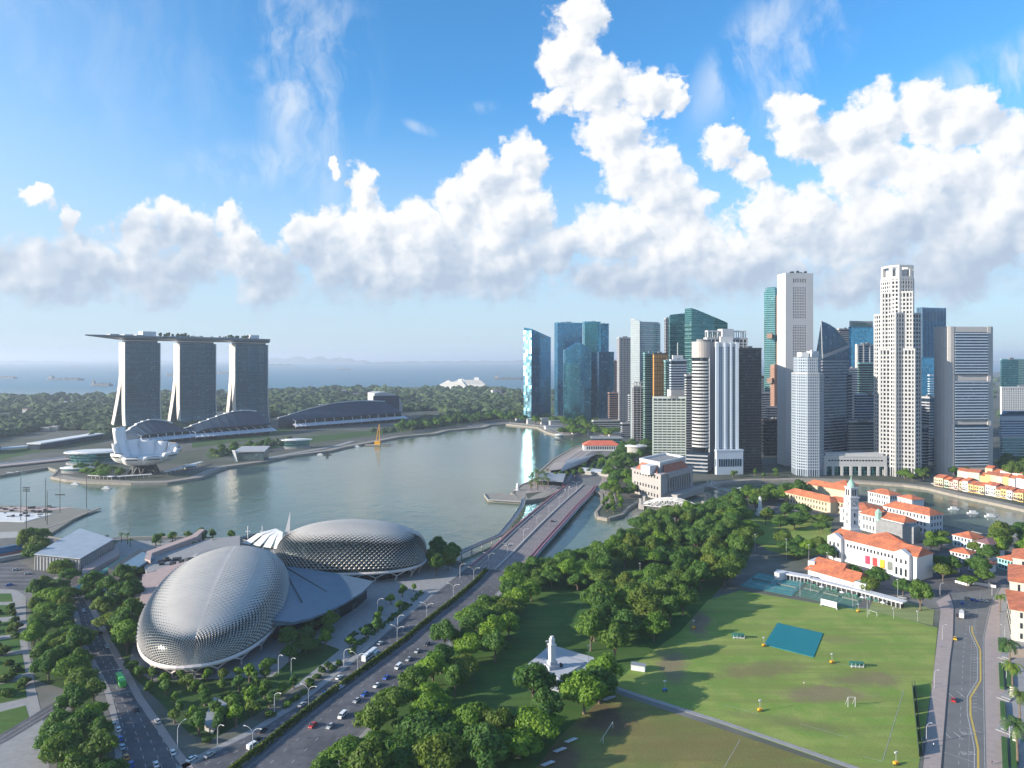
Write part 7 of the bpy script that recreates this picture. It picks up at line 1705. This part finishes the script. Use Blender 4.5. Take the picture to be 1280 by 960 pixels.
# hedges of the drive median: one clipped, bushy strip a section
mh = leafm('median_foliage', (.07,.12,.02), (.12,.15,.03), (.2,.18,.04))
for k in range(12):
    i0, i1 = k*3+1, k*3+4; a, b = MEr[i0], MEr[min(i1, 39)]; t = thing('hedge', 'leafy hedge strip on the drive median, %s from the near end' % ordw(k), 'hedge', a, 'hedges on the drive median'); mb = MB(); rr = random.Random(k)
    L = sqrt((a[0]-b[0])**2+(a[1]-b[1])**2)
    for _ in range(int(L*42)):
        u = rr.random(); off = rr.gauss(0, .75); p = Vector((a[0]+(b[0]-a[0])*u+off*.8, a[1]+(b[1]-a[1])*u-off*.5, .3+rr.random()**.6*2.1*(1-min(.8,abs(off)/2.4))))
        n = Vector((rr.uniform(-1,1),rr.uniform(-1,1),rr.uniform(.1,1))).normalized(); t1 = n.orthogonal().normalized(); t2 = n.cross(t1); w = .42
        mb.add([p-t1*w-t2*w,p+t1*w-t2*w,p+t1*w+t2*w,p-t1*w+t2*w],[(0,1,2,3)])
    mb.build('foliage', mh, t)
# undergrowth beds: shrubs under the shells and along the drive
areas([
 ('in the beds along the drive below the plaza', [(330,892),(372,862),(420,826),(425,832),(378,872),(335,898)], 4.2, PB, 'round shrub', (.7,1.1)),
 ('in the beds beside the kiosk', [(236,900),(252,905),(262,930),(244,925)], 4., PB, 'round shrub', (.7,1.1)),
 ('under the rim of the near shell', [(158,832),(200,846),(240,848),(235,862),(190,858),(165,845)], 4.5, PB, 'round shrub', (.7,1.1)),
 ('in the plaza beds near the foyer', [(430,812),(455,790),(468,794),(440,818)], 4., PB, 'round shrub', (.7,1.1)),
 ('in the upper plaza beds near the drive', [(455,790),(500,752),(508,758),(466,796)], 4.4, PB, 'round shrub', (.7,1.1)),
 ('on the dark plots of the lower left plaza', [(-10,760),(20,760),(30,870),(-20,880)], 8, PB, 'round shrub', (1.,1.8)),
])
bad = [o for o in bpy.data.objects if o.get('label') and len(o['label'].split()) > 16]
for o in bad: print('LONG', o['label'])
# far woods: nobody could count these trees
FM = mat('far_wood_foliage', (.024,.052,.021), .9, var=.35, vs=.05, col2=(.06,.10,.032), c2s=.012, bump=1.2, bs=.35)
def woods(name, pts, n, s0, s1, seed):
    w = poly(pts); r = random.Random(seed); x0, x1 = min(p[0] for p in w), max(p[0] for p in w); mb = MB(); c = 0
    py0, py1 = min(p[1] for p in pts), max(p[1] for p in pts); px0, px1 = min(p[0] for p in pts), max(p[0] for p in pts)
    for _ in range(n*6):
        px, py = r.uniform(px0, px1), r.uniform(py0, py1)
        if not inpoly(px, py, pts): continue
        x, y = G(px, py); 
        if sin(x*.011+1.3*sin(y*.004))*sin(y*.006) > .55: continue
        s = r.uniform(s0, s1)*(.7+y/4000); mb.blob((x, y, s*.35), s*1.1, s*1.1, s*.8, 7, 4, .28, r); c += 1
        if c >= n: break
    o = mb.build(name, FM); o['kind'] = 'stuff'; return o
woods('far_woods_left', [(-80,500),(150,494),(345,490),(345,520),(290,545),(130,548),(40,560),(-80,575)], 2600, 8, 15, 5)
woods('far_woods_middle', [(345,489),(520,486),(650,489),(655,522),(600,524),(530,532),(510,520),(345,520)], 1300, 8, 15, 6)
woods('far_woods_right', [(1250,470),(1400,466),(1400,590),(1255,575)], 300, 9, 14, 8)
woods('far_woods_behind', [(690,490),(1250,470),(1250,500),(690,520)], 500, 9, 14, 9)
for q in ([(570,515),(600,510),(628,511),(620,516),(585,520)],[(612,521),(655,513),(656,522),(620,525)],[(560,508),(620,500),(630,503),(590,508)]):
    struct(MB().sheet(poly(q), .12), 'far_meadow', M['far_lawn'])
struct(MB().sheet(poly([(345,512),(380,504),(480,506),(380,514)]), .12), 'far_building_site', M['earth'])
struct(MB().sheet(poly([(610,489),(650,490),(652,493),(620,492)]), .12), 'far_sand', M['earth'])
# scattered low buildings among the far woods
r = random.Random(91); WRD = [('white', CW), ('pale grey', M['concrete']), ('red-roofed', MAR), ('blue-grey', CBL)]
spots = [(r.uniform(-20,140), r.uniform(500,540)) for _ in range(16)]+[(r.uniform(350,640), r.uniform(490,520)) for _ in range(16)]+[(r.uniform(200,290), r.uniform(498,520)) for _ in range(3)]
spots.sort()
for i, (px, py) in enumerate(spots):
    w_, m = r.choice(WRD); x, y = G(px, py); L = r.uniform(15,40)*(y/2000); t = thing('far_building', 'low %s building among the distant woods, %s from the left' % (w_, ordw(i)), 'building', (x,y), 'low buildings in the distant woods')
    h = r.uniform(7,14)*(y/2000); MB().ob((x,y), L/2, L/3, 0, h, r.uniform(-.5,.5)).build('wall', m if m is not MAR else CP, t); MB().ob((x,y), L/2+1, L/3+1, h, h+2, 0).build('roof', m, t)
woods('quay_planting', [(262,573),(330,562),(360,556),(500,539),(600,528),(520,533),(380,546),(335,553),(262,567)], 260, 3.5, 6, 15)
woods('quay_planting', [(512,533),(600,525),(650,521),(650,516),(600,519),(515,528)], 260, 6, 10, 16)
# ------------------------------------------------------------------ vehicles
TY = mat('tyre', (.02,.02,.02), .8); HL = mat('headlight', (.7,.7,.65), .2); TL = mat('taillight', (.35,.02,.02), .3)
def paint(name, c, r=.3): return mat('paint_'+name, c, r, .1, var=0)
def car_proto(col, name, kind='car'):
    t = thing(kind, name, 'car'); L, Wd, Hh = (4.5,1.8,1.45) if kind != 'van' else (5.,1.9,2.1)
    body = paint(name.split()[0], col); 
    if kind == 'van': prof = [(-2.5,.35),(-2.5,1.9),(-2.3,2.08),(1.2,2.08),(1.9,1.25),(2.45,1.05),(2.5,.35)]; cab = [(1.25,2.0),(1.9,1.3)]
    else: prof = [(-2.2,.35),(-2.22,.8),(-1.95,.98),(-1.1,1.02),(1.0,.98),(2.1,.78),(2.22,.6),(2.2,.35)]
    def ext(prof, w, w2=None):
        mb = MB(); n = len(prof); w2 = w2 or w
        zt = max(z for _, z in prof)
        mb.v = [(x, s*(w if z < zt*.75 else w2), z) for s in (-1,1) for x, z in prof]; mb.f = [tuple(range(n-1,-1,-1)), tuple(range(n,2*n))]+[(i,(i+1)%n,(i+1)%n+n,i+n) for i in range(n)]; mb.f = [f[::-1] for f in mb.f]; mb.mi = [0]*len(mb.f); return mb
    b = ext(prof, .9, .86).build('body', body, t)
    if kind != 'van':
        ext([(-1.75,.97),(-1.2,1.42),(.35,1.44),(1.1,.97)], .80, .66).build('windows', M['glassdark'], t)
        MB().add([(-1.15,-.62,1.445),(.3,-.62,1.455),(.3,.62,1.455),(-1.15,.62,1.445),(-1.15,-.62,1.40),(.3,-.62,1.41),(.3,.62,1.41),(-1.15,.62,1.40)], [(0,1,2,3),(7,6,5,4),(0,4,5,1),(1,5,6,2),(2,6,7,3),(3,7,4,0)]).build('roof', body, t)
    else:
        MB().add([(1.28,-.8,2.0),(1.28,.8,2.0),(1.93,.82,1.3),(1.93,-.82,1.3)], [(0,3,2,1)]).build('windscreen', M['glassdark'], t)
        for s in (-1,1): MB().box(-1.8,1.1,.905*s-.01,.905*s+.01,1.25,1.8).build('side_window', M['glassdark'], t)
    for x in (-1.35,1.4):
        for s in (-1,1): MB().tube((x,s*.66,.33),(x,s*.92,.33),.33,n=12).build('wheel', TY, t)
    for s in (-1,1): MB().box(L/2-.28,L/2-.02 if kind!='van' else L/2+.01,s*.62-.17,s*.62+.17,.58,.74).build('headlight', HL, t)
    for s in (-1,1): MB().box(-L/2-.0,-L/2+.12,s*.66-.14,s*.66+.14,.65,.8).build('taillight', TL, t)
    return t
CARS = {n: Proto(car_proto(c, n+' car', k)) for n, c, k in (('white',(.75,.75,.75),'car'),('blue',(.02,.09,.42),'car'),('pale',(.35,.5,.62),'car'),('silver',(.42,.43,.45),'car'),('dark',(.03,.035,.045),'car'),('red',(.45,.03,.03),'car'),('yellow',(.75,.45,.02),'car'),('vanwhite',(.76,.76,.76),'van'),('orange',(.6,.25,.05),'car'))}
def bus_proto(col, nm):
    t = thing('bus', nm, 'bus'); b = paint(nm, col); MB().box(-6,6,-1.25,1.25,.35,1.4).box(-6,6,-1.25,1.25,2.3,3.1).box(-6,-5.7,-1.25,1.25,1.4,2.3).build('body', b, t)
    MB().box(-5.95,5.9,-1.2,1.2,1.35,2.35).build('windows', M['glassdark'], t); MB().box(-5.6,5.6,-1.05,1.05,3.1,3.22).box(-3,-1,-.7,.7,3.2,3.4).build('roof', b, t)
    for x in (-3.8,4): 
        for s in (-1,1): MB().tube((x,s*.9,.48),(x,s*1.28,.48),.48,n=12).build('wheel', TY, t)
    return t
BUS = {'green': Proto(bus_proto((.09,.50,.10),'green bus with windows')), 'white': Proto(bus_proto((.65,.67,.68),'white bus with windows'))}
def heading(px, py, line, rev):
    p = G(px, py); i = min(range(len(line)-1), key=lambda k: (line[k][0]-p[0])**2+(line[k][1]-p[1])**2); a, b = line[max(0,i-1)], line[min(len(line)-1,i+1)]
    h = atan2(b[1]-a[1], b[0]-a[0]); return h+(pi if rev else 0)
DN, DF = lerp2(LEr, MEr, .5), lerp2(MEr, REr, .5)
cars = [  # colour, x, y, line, reversed
 ('vanwhite',471,818,'N'),('white',475,805,'N'),('white',424,848,'N'),('white',426,860,'N'),('blue',407,868,'N'),('silver',378,882,'N'),('dark',328,914,'N'),('dark',320,926,'N'),('vanwhite',316,934,'N'),('white',240,950,'N'),('silver',262,945,'N'),
 ('vanwhite',546,793,'F'),('silver',522,815,'F'),('silver',511,825,'F'),('vanwhite',498,835,'F'),('blue',483,848,'F'),('white',471,858,'F'),('blue',456,869,'F'),('silver',446,877,'F'),('vanwhite',428,896,'F'),('silver',413,909,'F'),('red',391,908,'F'),('dark',534,806,'F'),
 ('red',704,608,'B'),('white',707,613,'B'),('silver',633,682,'B'),('white',712,609,'B'),('silver',718,607,'B'),('dark',690,652,'B'),
 ('white',104,764,'L'),('dark',125,792,'L'),('white',134,809,'L'),('pale',107,820,'L'),('dark',170,888,'L'),('white',216,942,'L'),('white',195,957,'L'),('silver',142,907,'L'),('white',148,913,'L'),('blue',150,925,'L'),('pale',153,935,'L'),('orange',158,948,'L'),('blue',164,957,'L'),('silver',197,903,'L'),('silver',150,840,'L'),
 ('red',1192,876,'A'),('yellow',1194,799,'A'),('blue',1203,755,'A'),('white',1202,765,'A'),('dark',1197,770,'A'),
 ('silver',20,713,'X'),('blue',12,732,'X'),('silver',35,718,'X'),('dark',82,882,'X'),
 ('dark',1210,749,'J'),('silver',1128,748,'J'),('dark',1170,700,'J'),('white',1150,744,'J'),('dark',1140,738,'J'),('blue',1218,751,'J'),('silver',1230,752,'J'),
]
LINES = {'N': (DN, 0, 'on the near carriageway of the drive'), 'F': (DF, 1, 'on the far carriageway of the drive'), 'B': (lerp2(BRL, BRR, .3), 0, 'on the road bridge'), 'L': (lerp2(LLr, LRr, .5), 1, 'on the left road'), 'A': (lerp2(ALr, ARr, .2), 1, 'on the right avenue'), 'X': (resamp(poly([(-60,740),(100,715)])), 0, 'near the upper left junction'), 'J': (resamp(poly([(1100,730),(1240,752)])), 0, 'near the junction beside the clubhouse')}
cars.sort(key=lambda c: -c[2]); cnt = {}
for col_, px, py, ln in cars:
    line, rev, where = LINES[ln]; kn = 'van' if col_.startswith('van') else 'car'; key = (col_, ln); k = cnt.get(key, 0); cnt[key] = k+1
    nsame = sum(1 for c in cars if c[0] == col_ and c[3] == ln)
    cn = 'white' if kn == 'van' else col_+('-blue' if col_ == 'pale' else '')
    lab = '%s %s %s' % (cn, kn, where) if nsame == 1 else '%s %s %s, %s such from bottom' % (cn, kn, where, ordw(k))
    z = .1 if ln != 'B' else BZ[min(range(24), key=lambda i: abs(BRL[i][1]-G(px,py)[1]))]+.05
    p = G(px, py, z); CARS[col_].put((p[0], p[1], z), heading(px, py, line, rev), lab, 'vehicles '+where)
for col_, px, py, ln, lab in (('green',101,742,'L','green bus stopped at the top of the left road'),('green',123,752,'L','second green bus beside the corner trees at the top of the left road'),('green',151,854,'L','bright green bus in the middle of the left road'),('white',462,816+6,'N','white coach on the near carriageway of the drive')):
    line, rev, _ = LINES[ln]; p = G(px, py); BUS[col_].put((p[0], p[1], .1), heading(px, py, line, rev)+(.5 if px < 110 else 0), lab, 'buses')
p = G(1202, 772); t = thing('lorry', 'white-topped lorry with a red cab near the top of the avenue', 'lorry', p); hd = heading(1202,772,LINES['A'][0],1)
MB().ob(p, 3.2, 1.2, .8, 3.4, hd).build('cargo_box', M['white'], t); q = (p[0]+cos(hd)*4.2, p[1]+sin(hd)*4.2); MB().ob(q, .95, 1.15, .5, 2.5, hd).build('cab', paint('lorry_red', (.4,.03,.03)), t); MB().ob((q[0]+cos(hd)*.9,q[1]+sin(hd)*.9), .1, 1., 1.4, 2.3, hd).build('windscreen', M['glassdark'], t)
for s in (-2,0,4): 
    for w in (-1,1): c_ = (p[0]+cos(hd)*s-sin(hd)*w, p[1]+sin(hd)*s+cos(hd)*w); MB().tube((c_[0]+sin(hd)*.15,c_[1]-cos(hd)*.15,.5),(c_[0]-sin(hd)*.15,c_[1]+cos(hd)*.15,.5),.5,n=12).build('wheel', TY, t)
# ------------------------------------------------------------------ street lamps
def lamp_proto(nm, arms, H=11., reach=3.5, m=None):
    t = thing('street_lamp', nm, 'street lamp'); m = m or M['pole']; MB().tube((0,0,0),(0,0,H*.75),.16,.12).build('pole', m, t)
    for s in arms:
        pts = [(0,0,H*.75)]+[(s*reach*(1-cos(a)),0,H*.75+H*.25*sin(a)) for a in [pi/2*k/5 for k in range(1,6)]]; MB().path([tuple(p) for p in pts], .09).build('arm', m, t)
        MB().box(s*reach-.2+min(0,s)*.6,s*reach+.2+max(0,s)*.6,-.16,.16,H-.12,H+.06).build('lamp_head', M['white'], t)
    return t
LD1, LS1 = Proto(lamp_proto('double', (-1,1))), Proto(lamp_proto('single', (1,), 10, 3.2, CW))
r = random.Random(2)
for k, i in enumerate(range(3, 39, 5)):
    p = MEr[i]; a, b = MEr[i-1], MEr[i+1] if i < 39 else MEr[i]; LD1.put((p[0],p[1],0), atan2(b[1]-a[1],b[0]-a[0])+pi/2, 'double-armed grey lamp on the drive median, %s from the near end' % ordw(k), 'lamps on the drive median')
for k, i in enumerate(range(2, 23, 3)):
    p = BMID[i]; a, b = BMID[i-1], BMID[i+1]; LD1.put((p[0],p[1],BZ[i]), atan2(b[1]-a[1],b[0]-a[0])+pi/2, 'double-armed lamp on the bridge median, %s from the near end' % ordw(k), 'lamps on the road bridge')
for k, (px, py, rz) in enumerate(((272,935,.5),(343,893,.6),(430,835,.7),(472,768,.7),(497,790,.7),(575,722,.8),(98,720,0),(222,936,2.2),(348,842,.3),(364,846,.3))):
    p = G(px, py); LS1.put((p[0],p[1],0), rz-pi/3, 'curved-arm white lamp left of the drive, %s of ten from the bottom left' % ordw(k), 'curved lamps around the shells')
LG = Proto(lamp_proto('avenue', (1,), 8.5, 1.6)); GRN = [(1180,740,10),(1239,737,14)]
for k, (px, py) in enumerate(((1256,800),(1258,850),(1262,925),(1178,800),(1168,860),(1158,930),(1175,745),(1240,745))):
    p = G(px, py); LG.put((p[0],p[1],0), pi if px > 1200 else 0, 'slim lamp beside the right avenue, %s' % ('right side top','right side middle','right side bottom','left side top','left side middle','left side bottom','at its upper left corner','at its upper right corner')[k], 'lamps of the right avenue')
for k, (px, py, h) in enumerate(((1013,740,16),(1066,758,13),(1122,752,14),(1084,772,12),(1000,745,10),(1147,777,6),(1117,773,6),(983,700,16),(1011,708,16),(944,690,14),(906,668,14),(800,722,10),(736,832,10),(684,826,10),(1034,715,14),(1148,708,14))):
    p = G(px, py); t = thing('light_pole', 'thin pale light pole, %s from the left of those round the courts and park' % ordw(sorted([1013,1066,1122,1084,1000,1147,1117,983,1011,944,906,800,736,684,1034,1148]).index(px)), 'pole', (p[0],p[1]), 'light poles round the courts and park')
    MB().tube((p[0],p[1],0),(p[0],p[1],h),.13,.09).build('pole', M['pole'], t); MB().ob((p[0],p[1]), .7, .2, h-.1, h+.35, .3).build('lamp_head', M['white'], t)
# bridge railing posts read as texture; pedestrians on the avenue pavement
def person(label, px, py, top, leg, hd=0.):
    p = G(px, py); t = thing('person', label, 'person', (p[0], p[1], .14)); sk = mat('skin', (.35,.2,.13), .6); x, y = p; z = .14
    m = MB()
    m.lathe((x,y), [(.12,z+.85),(.19,z+.95),(.17,z+1.15),(.22,z+1.38),(.09,z+1.5),(.06,z+1.55),(.10,z+1.62),(.11,z+1.7),(.06,z+1.78)], 8)
    m.tube((x-.09,y,z+.9),(x-.12,y-.12,z+.45),.09,.065).tube((x-.12,y-.12,z+.47),(x-.12,y+.0,z),.065,.045).tube((x+.09,y,z+.9),(x+.12,y+.15,z+.45),.09,.065).tube((x+.12,y+.15,z+.47),(x+.12,y+.02,z),.065,.045)
    m.tube((x-.2,y,z+1.36),(x-.28,y-.05,z+1.05),.05,.04).tube((x+.2,y,z+1.36),(x+.28,y+.05,z+1.05),.05,.04).tube((x-.28,y-.05,z+1.07),(x-.26,y+.1,z+.82),.04,.03).tube((x+.28,y+.05,z+1.07),(x+.26,y-.1,z+.82),.04,.03)
    m.build('body', sk, t); MB().lathe((x,y), [(.15,z+.84),(.21,z+.95),(.19,z+1.15),(.25,z+1.38),(.12,z+1.49)], 8).build('shirt', mat('shirt_'+top[0], top[1], .8), t)
    MB().tube((x-.09,y,z+.93),(x-.12,y-.12,z+.45),.11,.08).tube((x+.09,y,z+.93),(x+.12,y+.15,z+.45),.11,.08).build('trousers', mat('trousers_'+leg[0], leg[1], .8), t)
    MB().blob((x,y,z+1.73), .11,.12,.09, 8, 5, 0).build('hair', M['dark'], t); return t
person('person in a dark shirt on the left pavement of the avenue', 1165, 856, ('dark',(.05,.05,.07)), ('dark',(.04,.04,.06)))
person('person in a white shirt on the left pavement lower down', 1167, 934, ('white',(.7,.7,.7)), ('dark',(.04,.04,.06)))
person('person in a dark suit on the right forecourt pavement', 1240, 956, ('dark',(.05,.05,.07)), ('dark',(.04,.04,.06)))
person('person in a white shirt standing on the worn field', 1005, 857, ('white',(.7,.7,.7)), ('dark',(.04,.04,.06)))
person('person in a blue shirt walking on the path below the theatre', 1176, 810, ('blue',(.08,.15,.4)), ('dark',(.04,.04,.06)))
